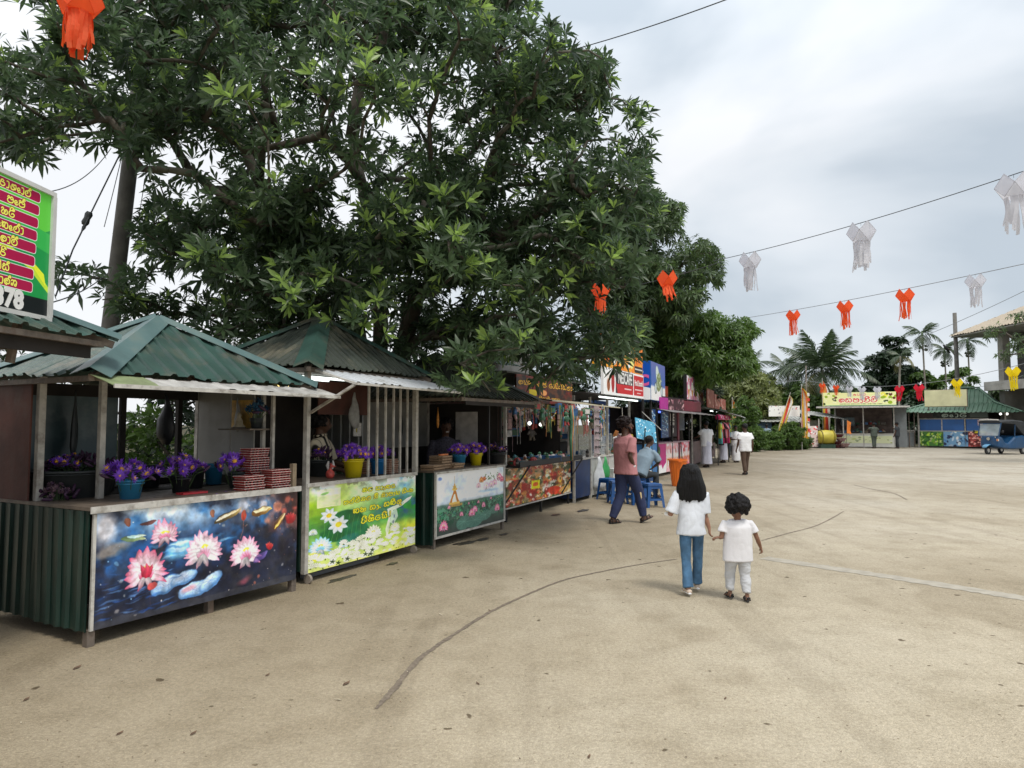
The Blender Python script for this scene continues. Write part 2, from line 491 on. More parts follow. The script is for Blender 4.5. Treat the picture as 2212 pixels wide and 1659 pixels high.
# stroke alphabet (unit box, y up)
GL = {
 'ර': ([[(.62, .42), (.45, .5), (.3, .38), (.4, .2), (.7, .12), (.88, .35), (.8, .6), (.5, .68), (.22, .6), (.1, .35), (.22, .08), (.45, -.02)]], .9),
 'ස': ([[(.1, .55), (.25, .75), (.42, .62), (.28, .48), (.12, .35), (.1, .12), (.3, 0), (.5, .14), (.52, .35)], [(.52, .14), (.72, 0), (.92, .14), (.95, .45), (.8, .7), (.58, .66)]], 1.0),
 'ක': ([[(.12, .6), (.28, .74), (.42, .58), (.24, .46), (.1, .26), (.25, .02), (.6, 0), (.92, .15), (.95, .5), (.75, .72), (.55, .6), (.6, .42), (.78, .42), (.95, .5)]], 1.0),
 'ව': ([[(.2, .5), (.35, .58), (.42, .4), (.25, .28), (.12, .14), (.3, -.02), (.65, 0), (.88, .25), (.8, .58), (.5, .72), (.22, .66)]], .9),
 'ල': ([[(.35, .32), (.5, .45), (.4, .6), (.18, .52), (.1, .22), (.32, 0), (.7, .02), (.92, .28), (.85, .62), (.62, .74), (.45, .68)]], 1.0),
 'ම': ([[(.12, .72), (.28, .62), (.2, .45), (.08, .5)], [(.2, .62), (.5, .7), (.5, .35), (.3, .1), (.12, .2), (.2, .38), (.4, .2), (.65, 0), (.92, .15), (.92, .52), (.72, .72), (.56, .62)]], 1.0),
 'හ': ([[(.1, .6), (.25, .75), (.4, .6), (.25, .42), (.1, .2), (.3, 0), (.5, .15), (.52, .45)], [(.5, .15), (.7, 0), (.95, .2), (.85, .55), (.62, .5), (.7, .3)]], 1.0),
 'ට': ([[(.78, .72), (.4, .74), (.12, .5), (.12, .18), (.4, -.02), (.75, .05), (.85, .3), (.62, .42), (.45, .3)]], .9),
 'ද': ([[(.6, .62), (.42, .72), (.22, .6), (.3, .45), (.6, .42), (.78, .25), (.6, .03), (.3, 0), (.1, .18), (.15, .42)]], .85),
 'ග': ([[(.12, .6), (.3, .72), (.45, .5), (.3, .1), (.1, .15), (.22, .32)], [(.45, .5), (.65, .74), (.88, .5), (.8, .08), (.58, .1), (.7, .3)]], .95),
 'බ': ([[(.3, .7), (.15, .55), (.3, .45), (.45, .6), (.3, .72)], [(.15, .55), (.08, .2), (.35, 0), (.75, 0), (.92, .3), (.8, .66), (.55, .72)]], 1.0),
 'ඔ': ([[(.3, .5), (.2, .62), (.35, .72), (.48, .55), (.3, .35), (.1, .2), (.3, 0), (.5, .12)], [(.5, .12), (.75, 0), (.95, .25), (.8, .45), (.65, .35)], [(.5, .12), (.52, .5), (.7, .78), (.9, .7)]], 1.0),
 'ශ': ([[(.12, .45), (.25, .6), (.4, .42), (.28, .08), (.1, .12)], [(.4, .42), (.6, .62), (.8, .42), (.7, .05), (.52, .12)], [(.25, .6), (.5, .92), (.85, .8)]], .95),
 'ය': ([[(.1, .68), (.28, .7), (.2, .35), (.3, .02), (.5, .12), (.5, .42)], [(.5, .12), (.7, -.02), (.92, .15), (.9, .5), (.72, .62)]], .95),
 'ප': ([[(.15, .72), (.3, .6), (.15, .42), (.1, .15), (.35, -.02), (.6, .12), (.6, .4)], [(.6, .12), (.85, .2), (.9, .5), (.7, .72)]], .95),
 'අ': ([[(.35, .55), (.2, .62), (.12, .45), (.3, .35), (.45, .5), (.35, .7)], [(.3, .35), (.12, .15), (.3, -.02), (.6, 0), (.82, .2), (.75, .5), (.55, .45), (.6, .25), (.82, .1), (.95, .3)]], 1.0),
 'ෂ': ([[(.12, .7), (.3, .65), (.22, .4), (.12, .15), (.35, 0), (.52, .2), (.5, .6), (.35, .4)], [(.52, .2), (.75, 0), (.92, .2), (.88, .7)]], 1.0),
 'ඳ': ([[(.6, .55), (.42, .65), (.28, .52), (.45, .4), (.68, .25), (.5, .02), (.2, .08), (.15, .35)], [(.6, .62), (.85, .66), (.9, .3), (.75, .1)]], .95),
 'a': ([[(.1, .72), (.35, .72), (.42, .4), (.35, .02), (.1, -.02)]], .45),          # aela-pilla
 'A': ([[(.35, .5), (.2, .55), (.15, .4), (.35, .38), (.45, .15), (.3, -.08), (.1, -.12)]], .45),   # aeda-pilla
 'e': ([[(.5, .1), (.25, 0), (.08, .2), (.12, .45), (.35, .5), (.42, .3), (.25, .24)]], .5),  # kombuva
 '.': ([[(.12, .02), (.16, .06), (.12, .08)]], .2),
 '!': ([[(.15, .95), (.15, .3)], [(.15, .04), (.17, .06)]], .3),
 'o': ([[(.1, .2), (.22, .36), (.36, .2), (.22, .05), (.1, .2)]], .4),
 '~': ([[(.2, .8), (.38, 1.08), (.7, 1.08), (.88, .8), (.2, .8)]], 0),                # is-pilla
 '^': ([[(.2, .8), (.38, 1.08), (.7, 1.08), (.88, .82), (.62, .9)]], 0),
 "'": ([[(.66, .72), (.72, 1.0), (.95, 1.08), (1.0, .9), (.84, .88)]], 0),            # hal kirima
 ',': ([[(.55, -.02), (.8, -.12), (.95, -.3), (.75, -.34)]], 0),
}

def print_mat(name, art, rough=0.4, fade=0.25, axes='XZ', backlit=0.0):
    """printed sheet: artwork over the object's bounding box, sun-faded and grubby"""
    m = bpy.data.materials.new(name); m.use_nodes = True
    t = m.node_tree; ln = t.links.new
    bs = t.nodes['Principled BSDF']
    tcn = N(t, 'ShaderNodeTexCoord'); sp = N(t, 'ShaderNodeSeparateXYZ'); cb = N(t, 'ShaderNodeCombineXYZ')
    ln(tcn.outputs['Generated'], sp.inputs[0])
    ln(sp.outputs[axes[0]], cb.inputs[0]); ln(sp.outputs[axes[1]], cb.inputs[1])
    im = N(t, 'ShaderNodeTexImage', image=art.image(name), extension='EXTEND', interpolation='Cubic')
    ln(cb.outputs[0], im.inputs[0])
    n2 = N(t, 'ShaderNodeTexNoise'); n2.inputs['Scale'].default_value = 5; n2.inputs['Detail'].default_value = 8; n2.inputs['Roughness'].default_value = .7
    ln(tcn.outputs['Object'], n2.inputs['Vector'])
    r2 = N(t, 'ShaderNodeValToRGB')
    r2.color_ramp.elements[0].position = .48; r2.color_ramp.elements[1].position = .8
    r2.color_ramp.elements[0].color = (0, 0, 0, 1); r2.color_ramp.elements[1].color = (fade,) * 3 + (1,)
    ln(n2.outputs['Fac'], r2.inputs['Fac'])
    mxn = N(t, 'ShaderNodeMixRGB'); mxn.inputs[2].default_value = (.22, .2, .17, 1)
    ln(r2.outputs[0], mxn.inputs['Fac']); ln(im.outputs[0], mxn.inputs[1])
    ln(mxn.outputs[0], bs.inputs['Base Color'])
    bs.inputs['Roughness'].default_value = rough
    wv = N(t, 'ShaderNodeTexNoise'); wv.inputs['Scale'].default_value = 3.0
    ln(tcn.outputs['Object'], wv.inputs['Vector'])
    b = N(t, 'ShaderNodeBump'); b.inputs['Strength'].default_value = .25; b.inputs['Distance'].default_value = .02
    ln(wv.outputs['Fac'], b.inputs['Height']); ln(b.outputs[0], bs.inputs['Normal'])
    if backlit:
        ln(im.outputs[0], bs.inputs['Emission Color']); bs.inputs['Emission Strength'].default_value = backlit
    return m

def text_mesh(txt, size, m, name, parent, loc, rot, bold=0.0, depth=0.002, sx=1.0):
    cu = bpy.data.curves.new(name, 'FONT')
    cu.body = txt; cu.size = size; cu.extrude = depth; cu.offset = bold; cu.align_x = 'CENTER'; cu.align_y = 'CENTER'
    cu.resolution_u = 3
    to = bpy.data.objects.new('tmp_text', cu); COL.objects.link(to)
    bpy.context.view_layer.update()
    me = bpy.data.meshes.new_from_object(to.evaluated_get(bpy.context.evaluated_depsgraph_get()))
    bpy.data.objects.remove(to)
    me.materials.clear(); me.materials.append(m)
    return link(name, me, parent, loc, rot, (sx, 1, 1))
# ================================================================== ground, road surface
def sheet_mat(name, cols, speck=0.5):
    m = bpy.data.materials.new(name); m.use_nodes = True
    t = m.node_tree; ln = t.links.new; bs = t.nodes['Principled BSDF']
    tcn = N(t, 'ShaderNodeTexCoord')
    def nn(sc_, det=6, ro=.6, src=None):
        n = N(t, 'ShaderNodeTexNoise'); n.inputs['Scale'].default_value = sc_; n.inputs['Detail'].default_value = det; n.inputs['Roughness'].default_value = ro
        ln(src or tcn.outputs['Object'], n.inputs['Vector']); return n
    big = nn(.22, 5, .55)
    r1 = N(t, 'ShaderNodeValToRGB')
    el = r1.color_ramp.elements
    el[0].position = .34; el[0].color = (*cols[0], 1)
    el[1].position = .68; el[1].color = (*cols[2], 1)
    x = el.new(.5); x.color = (*cols[1], 1)
    ln(big.outputs['Fac'], r1.inputs['Fac'])
    def mul(a, b_, f=1.0, mode='MULTIPLY'):
        q = N(t, 'ShaderNodeMixRGB', blend_type=mode); q.inputs['Fac'].default_value = f
        ln(a, q.inputs[1]); ln(b_, q.inputs[2]); return q.outputs[0]
    def ramp(src, p0, c0, p1, c1):
        q = N(t, 'ShaderNodeValToRGB'); q.color_ramp.elements[0].position = p0; q.color_ramp.elements[1].position = p1
        q.color_ramp.elements[0].color = (*c0, 1); q.color_ramp.elements[1].color = (*c1, 1)
        ln(src, q.inputs['Fac']); return q.outputs[0]
    c = r1.outputs[0]
    # wheel-worn, sand-blown streaks and blotches at several sizes
    mp_ = N(t, 'ShaderNodeMapping'); mp_.inputs['Scale'].default_value = (1.6, .35, 1); mp_.inputs['Rotation'].default_value = (0, 0, R(-24))
    ln(tcn.outputs['Object'], mp_.inputs['Vector'])
    st = nn(1.1, 7, .68, mp_.outputs[0])
    c = mul(c, ramp(st.outputs['Fac'], .38, (.93, .925, .915), .62, (1.02, 1.02, 1.02)))
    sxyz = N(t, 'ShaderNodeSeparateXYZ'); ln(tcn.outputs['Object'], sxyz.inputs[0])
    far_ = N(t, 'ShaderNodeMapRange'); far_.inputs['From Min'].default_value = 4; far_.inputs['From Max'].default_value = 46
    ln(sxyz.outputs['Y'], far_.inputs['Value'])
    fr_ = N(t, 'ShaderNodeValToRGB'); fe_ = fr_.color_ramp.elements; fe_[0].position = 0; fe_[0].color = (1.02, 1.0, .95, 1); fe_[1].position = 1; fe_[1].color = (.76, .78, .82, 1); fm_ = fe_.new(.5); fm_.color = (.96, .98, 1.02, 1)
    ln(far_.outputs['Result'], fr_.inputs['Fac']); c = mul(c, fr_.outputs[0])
    # soil tint plus tree shade painted into the colour, darker towards the stalls
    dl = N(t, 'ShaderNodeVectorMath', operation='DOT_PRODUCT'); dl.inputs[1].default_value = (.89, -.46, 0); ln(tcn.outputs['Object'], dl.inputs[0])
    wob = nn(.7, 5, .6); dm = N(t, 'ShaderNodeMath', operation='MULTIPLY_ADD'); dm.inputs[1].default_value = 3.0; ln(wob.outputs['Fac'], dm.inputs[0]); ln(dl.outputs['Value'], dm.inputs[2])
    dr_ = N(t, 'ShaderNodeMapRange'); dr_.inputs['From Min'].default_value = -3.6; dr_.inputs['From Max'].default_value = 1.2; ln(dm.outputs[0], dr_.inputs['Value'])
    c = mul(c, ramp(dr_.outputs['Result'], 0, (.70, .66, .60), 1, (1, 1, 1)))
    bl = nn(2.6, 8, .72)
    c = mul(c, ramp(bl.outputs['Fac'], .34, (.86, .85, .83), .54, (1.03, 1.03, 1.03)))
    gr = nn(38, 4, .8)
    c = mul(c, ramp(gr.outputs['Fac'], .36, (.55, .53, .50), .62, (1.25, 1.25, 1.25)), speck)
    vo = N(t, 'ShaderNodeTexVoronoi'); vo.inputs['Scale'].default_value = 95
    ln(tcn.outputs['Object'], vo.inputs['Vector'])
    c = mul(c, ramp(vo.outputs['Distance'], .10, (1.5, 1.45, 1.35), .5, (.84, .83, .82)), speck)
    sp = nn(7.5, 2, .5)
    c = mul(c, ramp(sp.outputs['Fac'], .262, (.35, .32, .29), .29, (1, 1, 1)))
    sp2 = nn(26, 2, .5)
    c = mul(c, ramp(sp2.outputs['Fac'], .27, (.55, .52, .48), .30, (1, 1, 1)))
    pt_ = nn(.55, 3, .5); c = mul(c, ramp(pt_.outputs['Fac'], .40, (.90, .89, .875), .43, (1, 1, 1)))        # old patches with an edge
    mt = N(t, 'ShaderNodeMapping'); mt.inputs['Scale'].default_value = (2.6, .10, 1); mt.inputs['Rotation'].default_value = (0, 0, R(-38)); ln(tcn.outputs['Object'], mt.inputs['Vector'])
    ty = nn(1.0, 3, .5, mt.outputs[0]); c = mul(c, ramp(ty.outputs['Fac'], .36, (.91, .905, .90), .42, (1, 1, 1)))  # faint tyre tracks
    ln(c, bs.inputs['Base Color'])
    bs.inputs['Roughness'].default_value = .95
    bs.inputs['Specular IOR Level'].default_value = .15
    b = N(t, 'ShaderNodeBump'); b.inputs['Strength'].default_value = .55; b.inputs['Distance'].default_value = .012
    hh = N(t, 'ShaderNodeMath', operation='ADD'); ln(gr.outputs['Fac'], hh.inputs[0]); ln(vo.outputs['Distance'], hh.inputs[1])
    ln(hh.outputs[0], b.inputs['Height']); ln(b.outputs[0], bs.inputs['Normal'])
    return m
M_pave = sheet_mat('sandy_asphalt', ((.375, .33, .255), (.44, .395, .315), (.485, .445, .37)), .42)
M_earth = sheet_mat('earth', ((.10, .085, .055), (.13, .12, .07), (.08, .10, .045)), .6)

g = MB(); n = 24
for i in range(n + 1):
    for j in range(n + 1):
        g.v.append((-900 + 1800 * i / n, -300 + 1900 * j / n, -0.03))
for i in range(n):
    for j in range(n):
        a = i * (n + 1) + j
        g.f.append([a, a + n + 1, a + n + 2, a + 1]); g.m.append(0)
lab(g.build('ground', M_earth), kind='structure')
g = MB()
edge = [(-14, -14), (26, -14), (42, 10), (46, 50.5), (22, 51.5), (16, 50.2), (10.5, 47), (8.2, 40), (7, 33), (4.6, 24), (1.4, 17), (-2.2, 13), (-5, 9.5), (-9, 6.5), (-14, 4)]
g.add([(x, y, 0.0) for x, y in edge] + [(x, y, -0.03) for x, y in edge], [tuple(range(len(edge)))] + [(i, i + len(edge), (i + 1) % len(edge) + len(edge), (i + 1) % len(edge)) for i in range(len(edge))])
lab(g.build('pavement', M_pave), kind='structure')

# the sealed crack that sweeps across the plaza, and the wet patches under the stalls
M_tar = mat('crack_filler', (.17, .135, .10), .85, .35, 30, .6, 90)
def ribbon(name, pts, wfun, m, z=.004, seed=1, jit=.35):
    r_ = random.Random(seed)
    P = smooth_path([(p.x, p.y) for p in pts], 14)
    A, B = [], []
    for i, p in enumerate(P):
        d = P[min(i + 1, len(P) - 1)] - P[max(0, i - 1)]; d /= np.hypot(*d)
        nrm = np.array((-d[1], d[0])); w_ = wfun(i / (len(P) - 1))
        A.append((*(p + nrm * w_ * (1 + r_.uniform(-jit, jit))), z)); B.append((*(p - nrm * w_ * (1 + r_.uniform(-jit, jit))), z))
    mb = MB(); k = len(P)
    mb.add(A + B, [(i, i + 1, k + i + 1, k + i) for i in range(k - 1)])
    return lab(mb.build(name, m), kind='structure')
ribbon('road_crack', [gp(*q) for q in ((812, 1532), (850, 1490), (905, 1425), (975, 1375), (1060, 1322), (1150, 1280), (1220, 1253), (1300, 1235), (1380, 1220), (1462, 1208))],
       lambda t: .020 * (1 - .4 * t) * (.45 + .55 * min(1, t * 14)), M_tar, seed=3)
ribbon('road_crack', [gp(*q) for q in ((1645, 1168), (1700, 1153), (1760, 1137), (1800, 1118), (1822, 1105))], lambda t: .012, M_tar, seed=4)
ribbon('road_crack', [gp(*q) for q in ((1845, 1048), (1880, 1056), (1930, 1066), (1960, 1080))], lambda t: .016, M_tar, seed=5)
M_pale = mat('trowelled_strip', (.350, .320, .262), .95, .16, 8, .3, 60)
ribbon('pale_strip', [gp(*q) for q in ((1650, 1205), (1760, 1222), (1900, 1243), (2060, 1268), (2230, 1296), (2380, 1325))], lambda t: .11, M_pale, .003, 6, .2)
M_wet = mat('wet_asphalt', (.05, .043, .034), .35, .4, 9, .4, 60)
def blot(name, c, rx, ry, m, seed, z=.004, rz=0):
    r_ = random.Random(seed); P = []
    k = 28
    for i in range(k):
        t = 2 * math.pi * i / k
        q = .72 + .28 * math.sin(3 * t + seed) * math.sin(2 * t + seed * 2) + r_.uniform(-.14, .14)
        x, y = rx * q * math.cos(t), ry * q * math.sin(t)
        P.append((c.x + x * math.cos(rz) - y * math.sin(rz), c.y + x * math.sin(rz) + y * math.cos(rz), z))
    mb = MB(); mb.add(P, [tuple(range(k))])
    return lab(mb.build(name, m), kind='structure')
for i, (x, y, a, b_) in enumerate(((735, 1252, .2, .07), (760, 1244, .12, .05), (1010, 1172, .26, .1), (1040, 1166, .2, .08), (985, 1176, .12, .05), (1200, 1113, .22, .09), (1090, 1155, .15, .06), (850, 1218, .13, .05), (1260, 1103, .3, .1))):
    blot('wet_patch', gp(x, y), a, b_, M_wet, i + 2, .004 + .0006 * i, 1.1)

# fallen leaves and litter: the larger ones are things, the specks are stuff
M_dry = mat('dry_leaf', (.10, .06, .035), .8, .4, 20)
M_dry2 = mat('pale_dry_leaf', (.42, .36, .27), .8, .3, 20)
lm = MB()
lm.add([(0, 0, .002), (.03, .014, .012), (.055, .003, .004), (.1, 0, .016), (.03, -.016, .008), (.07, .012, .012), (.07, -.012, .006)],
       [(0, 2, 1), (0, 4, 2), (1, 2, 5), (2, 3, 5), (2, 6, 3), (2, 4, 6)])
leafA, leafB = lm.mesh('fallen_leaf', M_dry), lm.mesh('fallen_leaf', M_dry2)
LF = [(157, 1448, 1.6, .4, 0, 'curled brown leaf on the sand-coloured ground below the lotus stall'), (740, 1482, 1.5, .1, 0, 'dark curled leaf on the open ground left of the crack foot'),
      (738, 1513, 1, 2, 1, 'pale leaf scrap just below the dark curled leaf'), (1060, 1322, 1.3, .9, 0, 'reddish brown leaf lying on the long crack'),
      (50, 1516, 1.2, .6, 0, 'small dark leaf at the lower left of the plaza'), (250, 1590, 1.1, .3, 0, 'small dark leaf near the bottom left corner'),
      (410, 1590, 1.1, .3, 0, 'dark leaf scrap near the bottom, right of the corner leaf'), (573, 1462, 1, .3, 0, 'brown scrap midway between lotus stall and long crack'),
      (965, 1385, .9, 2.2, 0, 'thin dark twig leaf left of the long crack'), (1035, 1480, 1, 1, 0, 'tiny leaf right of the crack foot'),
      (1270, 1640, .9, .2, 0, 'tiny leaf by the bottom edge centre'), (1565, 1512, .8, 0, 0, 'tiny dark leaf below the two children'),
      (955, 1330, 1.2, 1.1, 1, 'pale narrow leaf below the pagoda stall'), (800, 1340, .8, 1.1, 1, 'pale scrap below the green and yellow banner'),
      (1130, 1250, 1.1, 2.4, 0, 'dark leaf above the long crack below the toy stall'), (885, 1455, .9, 1.2, 1, 'pale scrap between dark curled leaf and crack'), (1790, 1360, .8, 1.9, 0, 'tiny dark leaf right of the small boy')]
for i, (x, y, s_, rz, k, lb) in enumerate(LF):
    o = link('fallen_leaf', leafB if k else leafA, None, gp(x, y) + Vector((0, 0, .001)), (0, 0, rz + 1), s_ * .48)
    lab(o, lb, 'leaf', 'fallen leaves on the plaza')
mb = MB(); r_ = random.Random(5)
for i in range(900):
    Y = 2.2 + 26 * r_.random() ** 1.6
    X = r_.uniform(-.75, .75) * Y + .1
    if r_.random() < .6: X = -.62 * Y + 1.8 * r_.random() ** 2 * 2 + (Y - 5) * .28
    s_ = r_.uniform(.004, .016); t = r_.uniform(0, 6.28)
    c, d = math.cos(t) * s_, math.sin(t) * s_
    mb.add([(X, Y, .006), (X + c, Y + d, .012 if r_.random() < .4 else .007), (X + c * .6 - d * .5, Y + d * .6 + c * .5, .007)], [(0, 1, 2)], 0 if r_.random() < .68 else 1)
lab(mb.build('ground_litter', [M_dry, M_dry2]), 'tiny dead leaf crumbs and grit scattered over the plaza', 'litter', kind='stuff')

# ================================================================== trees
M_bark = mat('bark', (.075, .064, .05), .9, .35, 9, .8, 24, dirt=.6, dirtcol=(.16, .17, .11))
M_barkd = mat('dark_bark', (.07, .058, .045), .9, .35, 9, .8, 24)
L_main = leaf_mat('mango_leaves', (.017, .035, .018), (.085, .135, .060), (.23, .34, .08), rough=.38, transl=.45)
L_fine = leaf_mat('fine_leaves', (.024, .048, .018), (.10, .155, .055), (.12, .2, .05), transl=.3)
L_olive = leaf_mat('olive_leaves', (.07, .095, .025), (.20, .23, .07), (.17, .22, .05), transl=.35)
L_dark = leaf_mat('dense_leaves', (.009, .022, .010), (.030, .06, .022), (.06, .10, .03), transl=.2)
L_shrub = leaf_mat('shrub_leaves', (.035, .075, .014), (.11, .19, .035), (.15, .26, .04), transl=.35)

def leaf_batch(cen, dirs, nleaf, length, width, tilt=(.6, 1.45), droop=.25, tints=None, rg=rng, young=0.0):
    n = len(cen)
    cen = np.repeat(cen, nleaf, 0); dr = np.repeat(dirs, nleaf, 0)
    k = len(cen)
    az = (np.tile(np.arange(nleaf), n) * 2.4 + np.repeat(rg.random(n) * 6.28, nleaf)) + rg.normal(0, .2, k)
    fr = np.tile(np.arange(nleaf) / max(1, nleaf - 1), n)
    tl = tilt[0] + (tilt[1] - tilt[0]) * fr + rg.normal(0, .15, k)
    up = np.where(np.abs(dr[:, 2:3]) < .95, np.array([[0, 0, 1.]]), np.array([[1., 0, 0]]))
    s = np.cross(dr, up); s /= np.linalg.norm(s, axis=1)[:, None] + 1e-9
    t = np.cross(s, dr)
    rad = s * np.cos(az)[:, None] + t * np.sin(az)[:, None]
    l = dr * np.cos(tl)[:, None] + rad * np.sin(tl)[:, None]
    wv = np.cross(l, dr + rad * -.2); wv /= np.linalg.norm(wv, axis=1)[:, None] + 1e-9
    nr = np.cross(wv, l)
    Ln = (length * (rg.uniform(.65, 1.2, k)))[:, None]; W = Ln / length * width
    dz = np.array([[0, 0, -1.]])
    base = cen
    mid = cen + l * Ln * .58 + dz * Ln * droop * .25
    tip = cen + l * Ln + dz * Ln * droop
    a = mid + wv * W + nr * W * .35; b = mid - wv * W + nr * W * .35
    V = np.stack([base, a, mid, b, tip], 1).reshape(-1, 3)
    i0 = (np.arange(k) * 5)[:, None]
    F = np.concatenate([i0 + np.array([[0, 2, 1]]), i0 + np.array([[0, 3, 2]]), i0 + np.array([[1, 2, 4]]), i0 + np.array([[2, 3, 4]])], 1).reshape(-1, 3)
    tn = np.repeat((tints if tints is not None else rg.random(n) * .6), nleaf) + rg.uniform(0, .25, k)
    if young:
        isy = np.repeat(rg.random(n) < young, nleaf)
        tn = np.where(isy & (fr < .65), .95, np.minimum(tn, .84))
    else: tn = np.minimum(tn, .84)
    return V, F, np.repeat(tn, 4)
def np_mesh(name, V, F, tint, m, smooth=False):
    me = bpy.data.meshes.new(name)
    me.vertices.add(len(V)); me.vertices.foreach_set('co', np.ascontiguousarray(V, np.float32).ravel())
    me.loops.add(F.size); me.loops.foreach_set('vertex_index', np.ascontiguousarray(F, np.int32).ravel())
    me.polygons.add(len(F)); me.polygons.foreach_set('loop_start', np.arange(0, F.size, F.shape[1], dtype=np.int32))
    at_ = me.attributes.new('tint', 'FLOAT', 'FACE'); at_.data.foreach_set('value', np.ascontiguousarray(tint, np.float32))
    me.materials.append(m); me.update(calc_edges=True)
    return me

def inpoly(px, py, poly):
    ins = np.zeros(len(px), bool)
    p = np.array(poly, float)
    for i in range(len(p)):
        a, c = p[i], p[(i + 1) % len(p)]
        ins ^= ((a[1] > py) != (c[1] > py)) & (px < (c[0] - a[0]) * (py - a[1]) / (c[1] - a[1] + 1e-12) + a[0])
    return ins

def grow(name, label, base, stems, blobs, nclump, clump_r, per, leaf, m, barkm=None, poly=None, group=None, seed=1, parts=0, holes=(), trunk_r=.2, shell=.35,
         young=.05, upbias=.5, zmin=1.9, cat='tree', flat=.7, thin=.0):
    """a tree from its trunk up: stems (polylines) rise from base, boughs reach every leafy clump, leaves sit on the clumps.
    leaf = (leaves per whorl, length, width, droop, tilt)"""
    rg = np.random.default_rng(seed)
    base = Vector(base)
    vol = np.array([b[3] * b[4] * b[5] for b in blobs]); vol = vol ** .8; vol = vol / vol.sum()
    C = []
    while len(C) < nclump:
        k = rg.choice(len(blobs), size=400, p=vol); B = np.array(blobs)[k]
        d = rg.normal(size=(400, 3)); d /= np.linalg.norm(d, axis=1)[:, None]
        rr = (shell + (1 - shell) * rg.random((400, 1))) ** .6
        P = B[:, :3] + d * rr * B[:, 3:6]
        ok = P[:, 2] > zmin
        if poly is not None:
            px, py = to_px(P); ok &= inpoly(px, py, poly)
        for h in holes:
            px, py = to_px(P); ok &= ~((((px - h[0]) / h[2]) ** 2 + ((py - h[1]) / h[3]) ** 2 < 1) & (rg.random(400) < h[4]))
        for p in P[ok]:
            if all((p[0] - q[0]) ** 2 + (p[1] - q[1]) ** 2 + (p[2] - q[2]) ** 2 > (clump_r * .45) ** 2 for q in C[-90:]): C.append(p)
            if len(C) >= nclump: break
    C = np.array(C)
    # skeleton
    nodes, par = [], []
    for st in stems:
        st = [Vector(p) for p in st]
        prev = -1
        for i in range(len(st) - 1):
            for t in (0, .5):
                nodes.append(st[i].lerp(st[i + 1], t)); par.append(prev); prev = len(nodes) - 1
        nodes.append(st[-1]); par.append(prev)
    nst = len(nodes)
    order = np.argsort(((C - np.array(stems[0][-1])) ** 2).sum(1))
    NP = [np.array(q) for q in nodes]
    dist = [abs(q.z - base.z) for q in nodes]
    for ci in order:
        c = C[ci]; A = np.array(NP)
        d = np.linalg.norm(A - c, axis=1) + .12 * np.array(dist) + .6 * np.maximum(0, A[:, 2] - c[2])
        j = int(np.argmin(d))
        mid = (A[j] + c) / 2 + rg.normal(0, .06, 3) * np.linalg.norm(A[j] - c) + np.array((0, 0, .05 * np.linalg.norm(A[j] - c)))
        NP.append(mid); par.append(j); dist.append(dist[j] + np.linalg.norm(mid - A[j]))
        NP.append(c); par.append(len(NP) - 2); dist.append(dist[-1] + np.linalg.norm(c - mid))
    cnt = np.zeros(len(NP))
    for i in range(len(NP) - 1, -1, -1):
        cnt[i] += 1 if i >= nst else .5
        if par[i] >= 0: cnt[par[i]] += cnt[i]
    rad = trunk_r * (cnt / cnt.max()) ** .42
    tw = MB()
    for i in range(nst, len(NP)):
        j = par[i]
        if rad[i] < .004: continue
        tw.tube(NP[j], NP[i], max(rad[i] * 1.1, .008), max(rad[i] * .85, .006), 5 if rad[i] < .04 else 7)
    tr = MB()
    for st in stems:
        st = [Vector(p) for p in st]
        L_ = len(st)
        tr.path(st, [trunk_r * (1.25 if i == 0 and st[0].z < .2 else 1) * (1 - .55 * i / (L_ - 1)) * (1 if st is not None else 1) for i in range(L_)], 10)
    # whorls
    K = len(C) * per
    cc = np.repeat(C, per, 0)
    d = rg.normal(size=(K, 3)); d[:, 2] = d[:, 2] * .8 + upbias; d /= np.linalg.norm(d, axis=1)[:, None]
    P = cc + d * clump_r * (rg.random((K, 1)) ** .5) * np.array([[1, 1, flat]])
    D = d * .7 + (P - np.array([[base.x, base.y, P[:, 2].mean() - 1]])) * .06 + np.array([[0, 0, .25]]) + rg.normal(0, .25, (K, 3))
    D /= np.linalg.norm(D, axis=1)[:, None]
    if poly is not None:
        px, py = to_px(P); ok = inpoly(px, py, poly)
        for h in holes: ok &= ~((((px - h[0]) / h[2]) ** 2 + ((py - h[1]) / h[3]) ** 2 < 1) & (rg.random(K) < h[4] * .8))
        P, D = P[ok], D[ok]
    ok = P[:, 2] > zmin - .1; P, D = P[ok], D[ok]
    # light outer whorls, dark inner ones come from the real light; only random variety here
    t_ = thing(name, label, cat, base, 0, group)
    inv = -np.array([[base.x, base.y, base.z]])
    tw.v = [(a - base.x, b - base.y, c - base.z) for a, b, c in tw.v]
    tr.v = [(a - base.x, b - base.y, c - base.z) for a, b, c in tr.v]
    tr.build('trunk', barkm or M_bark, t_, smooth=True)
    if tw.f: tw.build('branches', barkm or M_bark, t_, smooth=True)
    if parts:
        dd = np.linalg.norm(P - np.array([[0, 0, HC]]), axis=1)
        px, py = to_px(P)
        vis = (px > -20) & (px < 2230) & (py > -20)
        dd = np.where(vis, dd, 99)
        idx = np.argsort(dd)[:parts]
        vmesh = []
        for v in range(6):
            V, F, T = leaf_batch(np.zeros((1, 3)), np.array([[0, 0, 1.]]), leaf[0] + 2, leaf[1] * 1.05, leaf[2] * 1.05, leaf[4], leaf[3] * .6, tints=np.array([.3 + .1 * (v % 3)]), rg=rg, young=1.0 if v % 3 == 0 else 0)
            vmesh.append(np_mesh('leaf_whorl', V, F, T, m))
